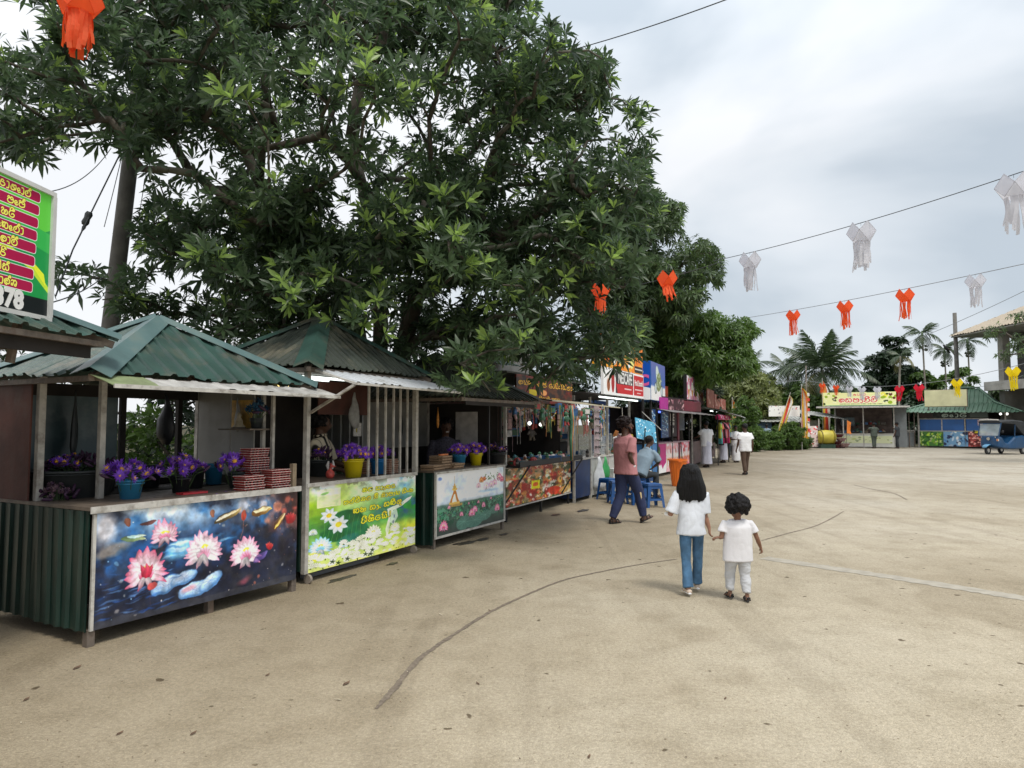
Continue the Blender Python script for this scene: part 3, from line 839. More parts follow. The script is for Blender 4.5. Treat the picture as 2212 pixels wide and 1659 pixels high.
        for i in idx:
            q = Vector(D[i]).to_track_quat('Z', 'Y').to_euler()
            o = bpy.data.objects.new('leaf_whorl', vmesh[int(rg.integers(6))]); COL.objects.link(o)
            o.parent = t_; o.location = P[i] + inv[0]; o.rotation_euler = q; s_ = rg.uniform(.85, 1.15); o.scale = (s_,) * 3
        keep = np.ones(len(P), bool); keep[idx] = False; P, D = P[keep], D[keep]
    V, F, T = leaf_batch(P + inv, D, leaf[0], leaf[1], leaf[2], leaf[4], leaf[3], rg=rg, young=young)
    o = link('foliage', np_mesh('foliage', V, F, T, m), t_)
    o['kind'] = 'stuff'
    return t_

MAINP = [(-80, -80), (-80, 345), (60, 345), (110, 352), (165, 325), (240, 315), (275, 345), (330, 400), (325, 440), (215, 468), (205, 520), (235, 560), (112, 560), (112, 690), (230, 700), (330, 705), (430, 740), (520, 765), (640, 745),
         (700, 705), (790, 745), (850, 765), (835, 820), (900, 850), (1000, 862), (1085, 858), (1055, 790), (1130, 770), (1165, 850), (1240, 868), (1300, 850), (1330, 800), (1410, 745), (1388, 650), (1405, 560), (1425, 450), (1395, 400), (1405, 330), (1415, 240),
         (1335, 215), (1312, 125), (1232, 105), (1220, 45), (1150, 5), (1140, -80)]
def pt(x, y, Y): return tuple(at(x, y, Y))
tb = (-2.15, 10.9, 0)
grow('mango_tree', 'huge dark leafy tree whose crown hangs over the flower stalls', tb,
     [[tb, (-2.05, 10.8, 1.6), pt(822, 640, 10.6), pt(800, 480, 10.2), pt(760, 300, 10)],
      [(-2.15, 10.8, 1.2), pt(770, 700, 10.9), pt(690, 520, 10.6), pt(560, 400, 10.4), pt(500, 250, 10.2)],
      [(-2.05, 10.8, 1.5), pt(900, 640, 10.4), pt(1000, 560, 10.0), pt(1130, 480, 9.8), pt(1230, 380, 9.6)]],
     [(-2.4, 10, 6.3, 4.3, 3.5, 3.3), (-5.6, 8.6, 5.6, 2.7, 2.4, 2.0), (.3, 9.6, 3.6, 2.2, 2.0, 1.5), (-4.2, 8.8, 3.7, 2.0, 1.6, 1.5), (-1.6, 9.3, 3.3, 2.4, 1.9, 1.1), (-.2, 7.9, 2.2, .75, .6, .45), (-5.4, 8.8, 3.0, 1.0, 1.2, .7), (-2.5, 9, 8.6, 4, 3, 1.5), (1.0, 9.6, 5.3, 1.4, 1.8, 2.0), (1.0, 10.6, 2.75, 1.1, .9, .55), (-6.3, 8.6, 5.3, 1.3, 1.0, .8)],
     690, .40, 18, (9, .185, .022, .22, (.35, 1.4)), L_main, M_bark, MAINP, seed=5, parts=300, trunk_r=.15,
     holes=((20, 40, 95, 80, .85), (420, 375, 90, 70, .9), (590, 360, 40, 30, .5), (190, 520, 120, 60, 1), (200, 270, 90, 30, .3), (1150, 300, 40, 30, .5), (1080, 320, 40, 30, .5), (700, 640, 60, 25, .4), (950, 760, 70, 40, .5), (170, 650, 60, 60, .4), (1330, 280, 60, 30, .5), (1298, 630, 36, 48, 1)), young=.09, thin=.2)

DROOP = [(1330, 380), (1400, 380), (1440, 432), (1482, 442), (1470, 480), (1500, 510), (1545, 530), (1562, 560), (1560, 640), (1520, 660), (1490, 690), (1420, 700), (1330, 720), (1250, 700), (1200, 500)]
grow('drooping_tree', 'tall tree with fine drooping leaves behind the big mango crown', (4.2, 24, 0), [[(4.2, 24, 0), (4.3, 24, 2.5), (4.2, 24, 5), (4.6, 24, 7.5)]],
     [(4.6, 24, 7.0, 3.4, 2.6, 2.7), (2.6, 24, 6.0, 3.4, 2.6, 2.7), (6.3, 23.6, 5.8, 1.5, 1.5, 1.4)], 230, .58, 28, (8, .23, .034, .45, (.6, 1.6)), L_fine, M_barkd, DROOP, seed=8, trunk_r=.28, upbias=.35, young=.1)
LAYER = [(1370, 690), (1420, 665), (1500, 668), (1560, 672), (1600, 680), (1642, 712), (1610, 735), (1640, 790), (1600, 810), (1550, 822), (1500, 845), (1400, 850), (1370, 780)]
grow('layered_tree', 'lower bright green tree with layered drooping boughs behind the ice cream stalls', (6.5, 27, 0), [[(6.5, 27, 0), (6.4, 27, 2), (6.6, 27, 4)]],
     [(6.6, 26.5, 4.2, 3.4, 2.4, 1.9), (8.4, 26.5, 4.3, 1.6, 1.6, 1.2), (9.2, 26.5, 4.2, 1.3, 1.2, 1.0)], 230, .52, 28, (8, .23, .036, .45, (.6, 1.6)), L_shrub, M_barkd, LAYER, seed=9, trunk_r=.2, upbias=.15, young=0)
OLV = [(1500, 850), (1545, 815), (1580, 800), (1640, 805), (1672, 830), (1688, 880), (1690, 960), (1500, 960)]
grow('olive_tree', 'round yellowish green tree at the far end of the stall row', (17.6, 48, 0), [[(17.6, 48, 0), (17.6, 48, 1.5), (17.8, 48, 3)]],
     [(16.6, 48, 3.0, 4.5, 3, 3.2), (19.0, 48, 2.4, 2.4, 2, 2.8)], 300, .75, 26, (6, .36, .06, .3, (.6, 1.5)), L_olive, M_barkd, OLV, seed=10, trunk_r=.2, zmin=.5, young=0)
BK = [(1360, 780), (1420, 770), (1480, 800), (1560, 800), (1560, 960), (1300, 960)]
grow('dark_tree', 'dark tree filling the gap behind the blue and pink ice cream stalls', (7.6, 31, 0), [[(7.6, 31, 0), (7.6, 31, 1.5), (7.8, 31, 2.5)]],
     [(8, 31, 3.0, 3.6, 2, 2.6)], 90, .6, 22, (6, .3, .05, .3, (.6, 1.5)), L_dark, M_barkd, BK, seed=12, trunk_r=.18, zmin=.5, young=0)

# trees beyond the kiosks
def far_tree(x, ytop, ybot, rpx, Y, m, label, name='far_tree', seed=1, n=70, sq=1.0, group='trees beyond the far kiosks', zmin=.3):
    c = at(x, (ytop + ybot) / 2, Y); rx = rpx / FOC * Y; rz_ = (ybot - ytop) / 2 / FOC * Y
    return grow(name, label, (c.x, Y, 0), [[(c.x, Y, 0), (c.x, Y, c.z * .5), (c.x + .1, Y, c.z)]], [(c.x, c.y, c.z, rx, rx * .8, rz_), (c.x - rx * .35, Y, c.z - rz_ * .3, rx * .7, rx * .6, rz_ * .75), (c.x + rx * .35, Y, c.z - rz_ * .25, rx * .65, rx * .6, rz_ * .75)],
                int(n * 1.3), .2 * max(rx, 2.2), 24, (6, .012 * Y * .55, .0026 * Y * .55 + .02, .3, (.6, 1.5)), m, M_barkd, None, group, seed, trunk_r=.2, zmin=zmin, young=0)
far_tree(1925, 722, 960, 60, 66, L_dark, 'dense round blackish green tree between the coconut palm and the areca palms', seed=21, n=130)
far_tree(1840, 845, 965, 80, 70, L_fine, 'low mid green tree behind the banner kiosk', seed=22, n=70)
far_tree(2000, 800, 965, 50, 64, L_shrub, 'fresh green tree just left of the blank sign', seed=23, n=70)
far_tree(2055, 790, 960, 60, 67, L_shrub, 'pale fresh green tree behind the blank sign', seed=24, n=70)
far_tree(1750, 840, 965, 70, 60, L_shrub, 'bright green tree behind the striped festival flags', seed=25, n=70)
far_tree(1690, 830, 968, 70, 72, L_fine, 'dim tree below the coconut palm fronds', seed=26, n=70)
far_tree(2110, 870, 965, 45, 66, L_dark, 'dark bush between blank sign kiosk and concrete building', seed=27, n=40)
far_tree(1600, 870, 968, 60, 60, L_fine, 'green tree low behind the blue hut', seed=28, n=50)
far_tree(2200, 800, 965, 60, 75, L_fine, 'tree seen behind the concrete building', seed=29, n=50)
far_tree(1965, 850, 968, 40, 58, L_dark, 'dark thicket between the two kiosks', seed=30, n=50)
far_tree(1640, 812, 965, 62, 62, L_olive, 'yellow green tree just right of the row end, under the pale palm', seed=35, n=110)
far_tree(1715, 828, 965, 55, 64, L_shrub, 'light green tree between the two coconut palms', seed=36, n=90)
far_tree(1790, 835, 965, 55, 66, L_fine, 'light green tree right below the big coconut palm', seed=37, n=90)
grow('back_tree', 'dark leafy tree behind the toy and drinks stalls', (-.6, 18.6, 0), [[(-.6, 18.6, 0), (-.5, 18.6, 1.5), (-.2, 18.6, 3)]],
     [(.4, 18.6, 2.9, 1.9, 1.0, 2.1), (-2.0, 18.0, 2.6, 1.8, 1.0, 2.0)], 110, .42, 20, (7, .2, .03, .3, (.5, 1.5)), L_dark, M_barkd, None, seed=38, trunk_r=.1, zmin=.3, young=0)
# overhanging branch at the right edge, a nearby tree standing out of frame
grow('feathery_tree', 'feathery grey green tree leaning in at the right edge before the concrete building', (24.5, 29, 0), [[(24.5, 29, 0), (24.2, 29, 3), (23, 29, 6)]],
     [(23.3, 29, 5.4, 3.0, 2, 1.5), (21.9, 29, 6.2, 1.6, 1.2, .8), (22.8, 29, 3.8, 1.3, 1, .7)], 46, .42, 16, (7, .2, .028, .4, (.6, 1.6)), L_fine, M_barkd, None, seed=31, trunk_r=.22, upbias=.2, young=.1, cat='tree')

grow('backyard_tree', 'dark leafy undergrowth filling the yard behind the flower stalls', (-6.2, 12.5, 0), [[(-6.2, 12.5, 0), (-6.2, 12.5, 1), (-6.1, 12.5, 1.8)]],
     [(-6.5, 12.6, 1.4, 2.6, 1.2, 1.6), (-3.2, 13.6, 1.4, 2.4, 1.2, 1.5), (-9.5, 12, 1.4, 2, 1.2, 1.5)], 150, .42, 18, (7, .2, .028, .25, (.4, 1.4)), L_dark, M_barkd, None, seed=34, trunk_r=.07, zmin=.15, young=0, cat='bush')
# bushes behind the first stalls and clipped shrubs by the flags
grow('backyard_bush', 'bright leafy bush seen through the open back of the lotus stall', (-4.6, 9.6, 0), [[(-4.6, 9.6, 0), (-4.6, 9.6, .5), (-4.5, 9.6, 1.0)]],
     [(-4.6, 9.6, 1.0, 1.2, .8, .75)], 40, .3, 16, (7, .17, .022, .2, (.4, 1.4)), L_shrub, M_barkd, None, seed=33, trunk_r=.05, zmin=.15, young=0, cat='bush')
for i, (x, y0, rpx, Y, lb) in enumerate(((1703, 922, 34, 44, 'domed bright green shrub left of the tall striped flag'), (1668, 945, 22, 43, 'low green shrub behind the man in blue'), (1630, 935, 20, 41, 'green shrub right of the man in the white shirt'), (1733, 945, 16, 45, 'small green shrub at the foot of the striped flag'), (1610, 880, 28, 36, 'leafy young tree top over the blue hut'))):
    c = at(x, (y0 + 968) / 2, Y); rx = rpx / FOC * Y; hz = c.z + .1
    grow('clipped_shrub' if i != 4 else 'young_tree', lb, (c.x, Y, 0), [[(c.x, Y, 0), (c.x, Y, hz * .5), (c.x, Y, hz)]], [(c.x, Y, hz * .95, rx, rx * .9, hz)], 55, .26, 26, (6, .15, .025, .2, (.5, 1.4)), L_shrub, M_barkd, None,
         'shrubs at the far end of the plaza', 40 + i, trunk_r=.05, zmin=.05 if i < 4 else 1.2, young=0, cat='shrub')

# ---------------------------------------------------------------- palms
L_palm = leaf_mat('palm_leaves', (.022, .042, .020), (.07, .105, .045), (.16, .15, .05), transl=.25)
M_ptrunk = mat('palm_trunk', (.22, .20, .165), .9, .25, 6, .5, 12)
def frond_mesh(L_, n, ll, lw, curve, seed, dry=False):
    rg = np.random.default_rng(seed); V, F, T = [], [], []
    def posn(t): return np.array((t * L_ * (1 - .18 * curve * t), 0, L_ * (.28 * t - curve * t * t * .62)))
    for i in range(n):
        t = .1 + .9 * i / (n - 1); p = posn(t); q = posn(min(1.0, t + .02)) - posn(t - .02); q /= np.linalg.norm(q)
        l = ll * math.sin(math.pi * min(.98, (.12 + .83 * t)) ** .8) + .05
        for sgn in (1, -1):
            d = q * .55 + np.array((0, sgn * .8, -.42 + rg.normal(0, .14))); d /= np.linalg.norm(d)
            e_ = p + d * l * .55; f = e_ + (d + np.array((0, 0, -.65))) * l * .45
            wq = q * lw
            b = len(V); V += [p - wq, p + wq, e_ + wq, e_ - wq, f]
            F += [(b, b + 1, b + 2), (b, b + 2, b + 3), (b + 3, b + 2, b + 4)]; T += [min(.84, rg.random() * .8) if not dry else .95] * 3
    for i in range(10):
        p, q = posn(i / 10), posn((i + 1) / 10); h = np.array((0, .035 * (1 - i / 11), 0)) * L_ / 4
        b = len(V); V += [p - h, p + h, q + h * .9, q - h * .9, (p + q) / 2 + np.array((0, 0, -.03 * L_ / 4))]; F += [(b, b + 1, b + 2), (b, b + 2, b + 3), (b, b + 4, b + 3)]; T += [.8] * 3
    return np.array(V), np.array(F), np.array(T)
def palm(name, label, x, ytop, Y, L_, nf, trunk_r, trunk_m, seed, ll=.75, lw=.02, lean=.3, group=None, nmax=1.2, crownball=False, dry=1, elev=(-.5, 1.35), curve=(.5, 1.2), trunkcol=None):
    r_ = random.Random(seed)
    top = at(x, ytop, Y); base = Vector((top.x + lean, Y, 0))
    t_ = thing(name, label, 'palm', base, 0, group)
    mb = MB(); H = top.z; k = 10
    mb.path([Vector((-lean * (i / k) ** 1.6, 0, H * i / k)) for i in range(k + 1)], [trunk_r * (1.35 - .35 * min(1, i / 2)) * (1 - .25 * i / k) for i in range(k + 1)], 8)
    mb.build('trunk', trunk_m, t_, smooth=True)
    tv = Vector((-lean, 0, H))
    if crownball:
        cb = MB(); cb.path([tv - Vector((0, 0, .9)), tv - Vector((0, 0, .45)), tv + Vector((0, 0, .3))], [trunk_r * 1.1, trunk_r * 1.5, trunk_r * .7], 8)
        cb.build('crownshaft', mat('crownshaft', (.07, .12, .05), .5), t_, smooth=True)
        nb = MB(); rr = random.Random(seed)
        for i in range(26):
            a = rr.uniform(0, 6.28); nb.ball(tv + Vector((math.cos(a) * rr.uniform(.1, .4), math.sin(a) * rr.uniform(.1, .4), -1.0 - rr.uniform(0, .55))), .085, 6, 4)
        nb.build('nut_cluster', mat('areca_nuts', (.05, .06, .03), .6), t_)
    for i in range(nf):
        az = i * 2.4 + r_.uniform(-.3, .3); u = i / (nf - 1)
        el = elev[1] + (elev[0] - elev[1]) * u + r_.uniform(-.12, .12)
        V, F, T = frond_mesh(L_ * r_.uniform(.85, 1.08) * (.75 + .25 * min(1, u * 3)), 30 if L_ > 3 else 18, ll, lw, curve[0] + (curve[1] - curve[0]) * u, seed * 50 + i, dry=(i >= nf - dry))
        me = np_mesh('frond', V, F, T, L_palm)
        o = link('frond', me, t_, tv, (0, -el + .15, az))
    return t_
palm('coconut_palm', 'big coconut palm with wind-swept fronds rising left of the banner kiosk', 1775, 800, 60, 5.0, 26, .2, M_ptrunk, 61, 1.3, .05, 1.2, dry=2, elev=(-.35, 1.4), curve=(.35, .95))
palm('coconut_palm', 'smaller coconut palm half hidden left of the big coconut palm', 1700, 800, 70, 3.2, 14, .16, M_ptrunk, 62, .9, .035, .4, dry=1, elev=(-.4, 1.2))
palm('coconut_palm', 'pale coconut palm above the layered tree at the row end', 1612, 800, 60, 3.0, 14, .15, M_ptrunk, 63, .85, .035, .5, dry=1, elev=(-.3, 1.2))
palm('areca_palm', 'tallest areca palm with dark nut cluster beside the orange lantern', 1992, 722, 62, 2.1, 9, .09, M_ptrunk, 64, .8, .035, .15, 'areca palms behind the kiosks', crownball=True, dry=0, elev=(-.4, 1.3), curve=(.8, 1.4))
palm('areca_palm', 'shorter areca palm between the tallest one and the concrete pole', 2040, 757, 66, 1.7, 9, .085, M_ptrunk, 65, .65, .035, .1, 'areca palms behind the kiosks', crownball=True, dry=0, elev=(-.4, 1.3), curve=(.8, 1.4))
palm('areca_palm', 'areca palm just right of the concrete pole', 2090, 737, 68, 2.0, 9, .09, M_ptrunk, 66, .75, .035, .1, 'areca palms behind the kiosks', crownball=True, dry=0, elev=(-.4, 1.3), curve=(.8, 1.4))
palm('areca_palm', 'thin yellowing palm with a pale trunk behind the banner kiosk', 1945, 770, 57, 1.5, 7, .1, mat('pale_trunk', (.34, .31, .25), .9, .2, 5, .4, 10), 67, .6, .03, -.35, 'areca palms behind the kiosks', dry=2, elev=(-.3, 1.1), curve=(.8, 1.3))
# ================================================================== stalls
M_green = mat('green_roof_metal', (.030, .068, .056), .42, .3, 3, .3, 14, dirt=.85, dirtcol=(.12, .10, .07), dscale=2.2, spec=.5)
M_greenp = mat('green_side_metal', (.006, .028, .021), .38, .25, 4, .15, 30, dirt=.5, dirtcol=(.05, .06, .045), dscale=2.5, streak=True)
M_cap = mat('ridge_metal', (.085, .145, .145), .40, .2, 3, .25, 12, dirt=.5, dirtcol=(.15, .16, .13), dscale=3)
M_oldroof = mat('weathered_roof_metal', (.038, .047, .036), .6, .35, 3, .3, 30, dirt=.85, dirtcol=(.17, .15, .10), dscale=2)
M_zinc = mat('zinc_sheet', (.30, .31, .31), .38, .2, 4, .3, 20, metal=.5, dirt=.6, dirtcol=(.16, .13, .10), dscale=3)
M_clear = mat('clear_awning_sheet', (.48, .50, .52), .3, .15, 4, .3, 20, dirt=.7, dirtcol=(.2, .19, .16))
M_flap = mat('weathered_flap', (.36, .35, .33), .7, .3, 7, .5, 30, dirt=.9, dirtcol=(.12, .10, .085), dscale=4)
M_flapg = mat('mossy_flap', (.22, .27, .13), .7, .25, 7, .4, 30, dirt=.6, dirtcol=(.12, .13, .07))
M_ply = mat('counter_ply', (.13, .10, .075), .55, .35, 8, .4, 50, dirt=.6, dirtcol=(.05, .04, .035))
M_trim = mat('white_trim', (.52, .50, .46), .5, .15, 12, .2, 50, dirt=.8, dirtcol=(.15, .12, .09), dscale=9)
M_post = mat('painted_post', (.44, .42, .38), .55, .2, 12, .3, 50, dirt=.85, dirtcol=(.13, .10, .075), dscale=7)
M_steel = mat('rusty_leg', (.17, .14, .115), .6, .3, 14, .5, 50, metal=.2, dirt=.8, dirtcol=(.13, .07, .04), dscale=8)
M_black = mat('black_steel', (.012, .012, .013), .5, .2)
M_blackw = mat('dark_board', (.022, .018, .016), .85, .3)
M_brown = mat('brown_board', (.075, .024, .016), .75, .3, 4, .3, 20, dirt=.5)
M_bluep = mat('translucent_blue_sheet', (.06, .105, .12), .35, .3, 3, .1, dirt=.4, dirtcol=(.3, .33, .33), dscale=2)
M_whitep = mat('off_white_panel', (.24, .235, .22), .6, .2, 3, .1, dirt=.8, dirtcol=(.13, .12, .10), dscale=2.4)
M_tube = mat('lit_tube', (.9, .95, .95), .3, 0, emit=(.92, 1.0, .97), estr=1.6)
M_warm = mat('lit_warm_lamp', (.9, .8, .5), .3, 0, emit=(1.0, .72, .25), estr=1.6)
M_bulb = mat('lit_bulb', (.95, .95, .95), .3, 0, emit=(1.0, .97, .9), estr=1.6)
M_glass = mat('case_glass', (.85, .9, .9), .06, 0, alpha=.22)

def wave(x, pitch, amp):
    t = (x / pitch) % 1.0
    return amp * (1 if .08 < t < .30 else 0 if t > .42 or t < .0001 else (t / .08 if t <= .08 else (.42 - t) / .12))
def corr(mb, A, B, Cc, Dd=None, pitch=.11, amp=.022, mi=0):
    """corrugated sheet over triangle A-B-C or quad A-B-C-D (A-B is the eave, ribs run up from it)"""
    A, B, Cc = Vector(A), Vector(B), Vector(Cc)
    u = (B - A); Lb = u.length; u.normalize()
    nrm = u.cross(Cc - A).normalized()
    v = nrm.cross(u).normalized()
    if Dd is None: poly = [A, B, Cc]
    else: poly = [A, B, Cc, Vector(Dd)]
    P2 = [((p - A).dot(u), (p - A).dot(v)) for p in poly]
    xs = []
    x = 0.0
    while x < Lb:
        for f in (0, .08, .30, .42):
            if x + f * pitch < Lb: xs.append(x + f * pitch + 1e-5)
        x += pitch
    xs.append(Lb)
    x0 = min(p[0] for p in P2)
    V, F = [], []
    def vr(x):
        hi = []
        for i in range(len(P2)):
            a, b = P2[i], P2[(i + 1) % len(P2)]
            if i == 0: continue
            if min(a[0], b[0]) - 1e-6 <= x <= max(a[0], b[0]) + 1e-6:
                if abs(a[0] - b[0]) < 1e-9: hi.append(max(a[1], b[1])); continue
                hi.append(a[1] + (b[1] - a[1]) * (x - a[0]) / (b[0] - a[0]))
        return max(hi) if hi else 0
    for x in xs:
        h = wave(x, pitch, amp); t = vr(min(x, Lb - 1e-6)); k_ = int(x / pitch / 3)
        V.append(A + u * x + nrm * (h + pitch * .05 * math.sin(k_ * 2.3)) - v * pitch * .07 * (1 + math.sin(k_ * 4.1))); V.append(A + u * x + v * max(t, 0) + nrm * h)
    for i in range(len(xs) - 1): F.append((2 * i, 2 * i + 2, 2 * i + 3, 2 * i + 1))
    mb.add(V, F, mi)
def cap_strip(mb, p, q, w0, w1, n1, n2, lift=.03, mi=0):
    """folded ridge cap from p (eave) to q (apex) lying on two roof faces of outward normals n1, n2"""
    p, q = Vector(p), Vector(q); d = (q - p).normalized()
    up = (Vector(n1) + Vector(n2)).normalized()
    a = Vector(n1).cross(d).normalized(); b = d.cross(Vector(n2)).normalized()
    mid = (q + p) / 2
    if (a + b).dot(up) > 0: a, b = -a, -b
    l = up * lift
    P = [p + l + a * w0, p + l * 1.5, p + l + b * w0, q + l + a * w1, q + l * 1.5, q + l + b * w1]
    P += [x - up * .004 for x in P]
    mb.add(P, [(0, 1, 4, 3), (1, 2, 5, 4), (6, 9, 10, 7), (7, 10, 11, 8), (0, 6, 7, 1), (1, 7, 8, 2), (0, 3, 9, 6), (2, 8, 11, 5)], mi)
def hip_roof(root, x0, x1, y0, y1, z, za, m, mc, ridge=0.0, pitch=.13, amp=.02, cw=.09, apex=None, capw=None, skirt=0):
    cx_, cy_ = apex or ((x0 + x1) / 2, (y0 + y1) / 2)
    c = [Vector((x0, y0, z)), Vector((x1, y0, z)), Vector((x1, y1, z)), Vector((x0, y1, z))]
    P, Q = Vector((cx_ - ridge / 2, cy_, za)), Vector((cx_ + ridge / 2, cy_, za))
    faces = [(c[0], c[1], Q, P), (c[1], c[2], Q, None), (c[2], c[3], P, Q), (c[3], c[0], P, None)]
    nr = []
    for a, b, q, d in faces:
        mb = MB(); corr(mb, a, b, q, d if ridge > 0 else None, pitch, amp)
        mb.build('roof_sheet', m, root)
        n_ = (b - a).cross(q - a).normalized()
        nr.append(n_ if n_.z > 0 else -n_)
    for i, (pp, tp) in enumerate(((c[0], P), (c[1], Q), (c[2], Q), (c[3], P))):
        mb = MB(); w_ = (capw or {}).get(i, cw)
        cap_strip(mb, pp + (tp - pp) * -.02, tp, w_, w_ * .75, nr[(i - 1) % 4], nr[i], .032 + .004 * i)
        mb.build('ridge_cap', mc, root)
    if ridge > 0:
        mb = MB(); cap_strip(mb, P, Q, cw, cw, nr[0], nr[2], .05); mb.build('ridge_cap', mc, root)
    mb = MB()
    for a, b in ((c[0], c[1]), (c[1], c[2]), (c[2], c[3]), (c[3], c[0])):
        i_ = Vector((cx_, cy_, z)); mb.bar(a.lerp(i_, .04) - Vector((0, 0, .045)), b.lerp(i_, .04) - Vector((0, 0, .045)), .04, .04)
    for a, tp in ((c[0], P), (c[1], Q), (c[2], Q), (c[3], P)): mb.bar(a + Vector((0, 0, -.045)), tp + Vector((0, 0, -.07)), .04, .05)
    mb.build('roof_frame', M_steel, root)

def root_on(name, label, A, B, group=None, cat='stall'):
    A, B = Vector((A[0], A[1], 0)), Vector((B[0], B[1], 0))
    d = B - A
    t = thing(name, label, cat, A, math.atan2(d.y, d.x), group)
    return t, d.length
def W(t, x, y, z):
    c, s = math.cos(t.rotation_euler[2]), math.sin(t.rotation_euler[2])
    return Vector((t.location.x + c * x - s * y, t.location.y + s * x + c * y, t.location.z + z))
def bx(name, m, root, *a, **k):
    return MB().box(*a).build(name, m, root, **k)
def bulb_on(mb_parent, p, r=.035):
    pass

# ------------------------------------------------------------------ artwork
def lotus_night():
    a = Art(640, 280)
    a.vgrad([(0, (.55, .66, .78)), (.18, (.20, .36, .55)), (.45, (.07, .20, .36)), (.7, (.07, .10, .20)), (1, (.16, .18, .24))])
    X = np.linspace(0, 1, 640)[None]; Y = np.linspace(0, 1, 280)[:, None]
    a.cloudmix((.05, .07, .14), 5, 1, .4, .6, .8)
    a.cloudmix((.16, .42, .66), 5, 2, .5, .68, .8, np.clip(1.2 - Y * 1.3, 0, 1))
    a.cloudmix((.88, .93, .97), 4, 3, .38, .62, .95, np.clip(1.1 - Y * 3.4, 0, 1) * np.clip(2.3 - 2.6 * X, 0, 1))
    a.cloudmix((.26, .12, .10), 4, 4, .3, .55, 1, np.clip(2.6 * X - 1.7, 0, 1) * np.clip(1.5 - Y * 2, 0, 1))
    a.cloudmix((.95, .6, .48), 8, 5, .56, .72, .9, np.clip(3 * X - 2.0, 0, 1) * np.clip(1.3 - Y * 2.6, 0, 1))
    a.cloudmix((.08, .35, .62), 9, 6, .55, .7, .9, np.clip(1 - np.abs(Y - .47) * 5, 0, 1) * np.clip(1.5 - 2 * X, 0, 1))
    a.ell(22, 40, 24, 40, (.85, .82, .82), 0, 20, .8); a.ell(40, 95, 46, 14, (.55, .5, .46), -.2, 10, .8)
    r_ = random.Random(3)
    for i in range(90):
        x = 640 * r_.random() ** .8; y = r_.uniform(5, 275); s_ = r_.choice([1, 1, 1.5, 2, 3, 5])
        c = (.9, .85, .8) if r_.random() < .6 else (.95, .5, .35) if x > 380 else (.6, .8, .95)
        a.ell(x, y, s_, s_, c, 0, max(1, s_ * .7), .8 if s_ < 3 else .45)
    for x, y, rr, c in ((560, 40, 16, (.95, .55, .4)), (600, 25, 12, (.9, .45, .35)), (585, 60, 10, (.9, .4, .3)), (500, 30, 14, (.98, .85, .8)), (628, 52, 7, (.9, .4, .35)), (430, 28, 20, (.9, .88, .9)), (520, 80, 10, (.8, .45, .3))):
        a.ell(x, y, rr, rr, c, 0, 9, .6)
    for x, y, L_, Wd, an, c0, c1 in ((330, 62, 96, 11, .28, (.25, .2, .1), (.92, .78, .45)), (335, 58, 92, 5, .30, (.95, .9, .8), (.95, .82, .55)), (460, 52, 80, 12, .1, (.45, .3, .12), (.95, .8, .45)), (465, 48, 72, 6, .12, (1, .93, .75), (.95, .85, .6)),
                                (545, 108, 62, 11, .75, (.35, .22, .1), (.98, .85, .6)), (548, 106, 58, 5, .75, (.9, .7, .35), (1, .95, .9)), (60, 68, 66, 9, -.18, (.35, .45, .3), (.85, .9, .7)), (75, 64, 50, 5, -.18, (.7, .85, .85), (.9, .92, .8)), (110, 38, 50, 6, 0, (.35, .2, .2), (.5, .3, .3)),
                                (75, 20, 26, 9, -1.2, (.5, .3, .22), (.4, .22, .18)), (320, 25, 24, 8, -1.2, (.6, .4, .3), (.5, .3, .25))):
        a.petal(x, y, an, L_, Wd, c0, c1)
    a.ell(235, 120, 46, 24, (.45, .75, .92), -.25, 12, .8); a.ell(225, 110, 30, 12, (.9, .95, 1), -.25, 10, .7)
    for x, y, rx, ry, rt in ((190, 208, 46, 18, -.35), (240, 200, 44, 18, -.3), (270, 238, 50, 20, -.2), (325, 226, 42, 15, -.4)):
        a.ell(x, y, rx, ry, (.30, .48, .68), rt, 1.5, 1); a.ell(x - 2, y - 3, rx * .9, ry * .82, (.62, .76, .9), rt, 5, .9); a.ell(x - 6, y - 5, rx * .55, ry * .5, (.85, .88, .95), rt, 9, .8)
        for k in range(7):
            an = rt + k * .9; a.stroke([(x, y), (x + rx * .85 * math.cos(an), y + ry * .85 * math.sin(an))], .9, (.35, .5, .75), .6)
    a.ell(255, 235, 22, 8, (.75, .35, .35), -.2, 6, .5)
    for i in range(46):
        x, y = r_.uniform(5, 230), r_.uniform(150, 265); a.ell(x, y, r_.uniform(6, 22), r_.uniform(1, 2.6), r_.choice([(.2, .42, .75), (.12, .28, .55), (.45, .65, .9)]), -.12, 2.5, .5)
    for i in range(40):
        x, y = r_.uniform(150, 420), r_.uniform(95, 140); a.ell(x, y, r_.uniform(8, 26), r_.uniform(1.5, 4), r_.choice([(.35, .65, .88), (.75, .88, .97), (.1, .3, .5)]), -.08, 3, .45)
    a.lotus(180, 78, 46, (.98, .86, .90), (.80, .42, .56)); a.lotus(131, 168, 68, (1, .95, .97), (.85, .28, .45), n=9)
    a.ell(131, 166, 16, 13, (.75, .14, .26), 0, 3); a.petal(131, 180, 1.1, 38, 9, (.65, .1, .22), (.9, .35, .45)); a.petal(131, 180, 2.0, 38, 9, (.65, .1, .22), (.9, .35, .45)); a.petal(131, 182, 1.57, 42, 10, (.7, .12, .24), (.95, .4, .5))
    a.lotus(299, 142, 66, (1, .98, .99), (.95, .60, .74), n=10); a.lotus(442, 172, 62, (1, .98, .99), (.90, .48, .64), n=10)
    a.ell(150, 205, 14, 9, (.75, .3, .3), -.3, 2); a.stroke([(146, 212), (140, 250)], 1.2, (.3, .2, .25), .8)
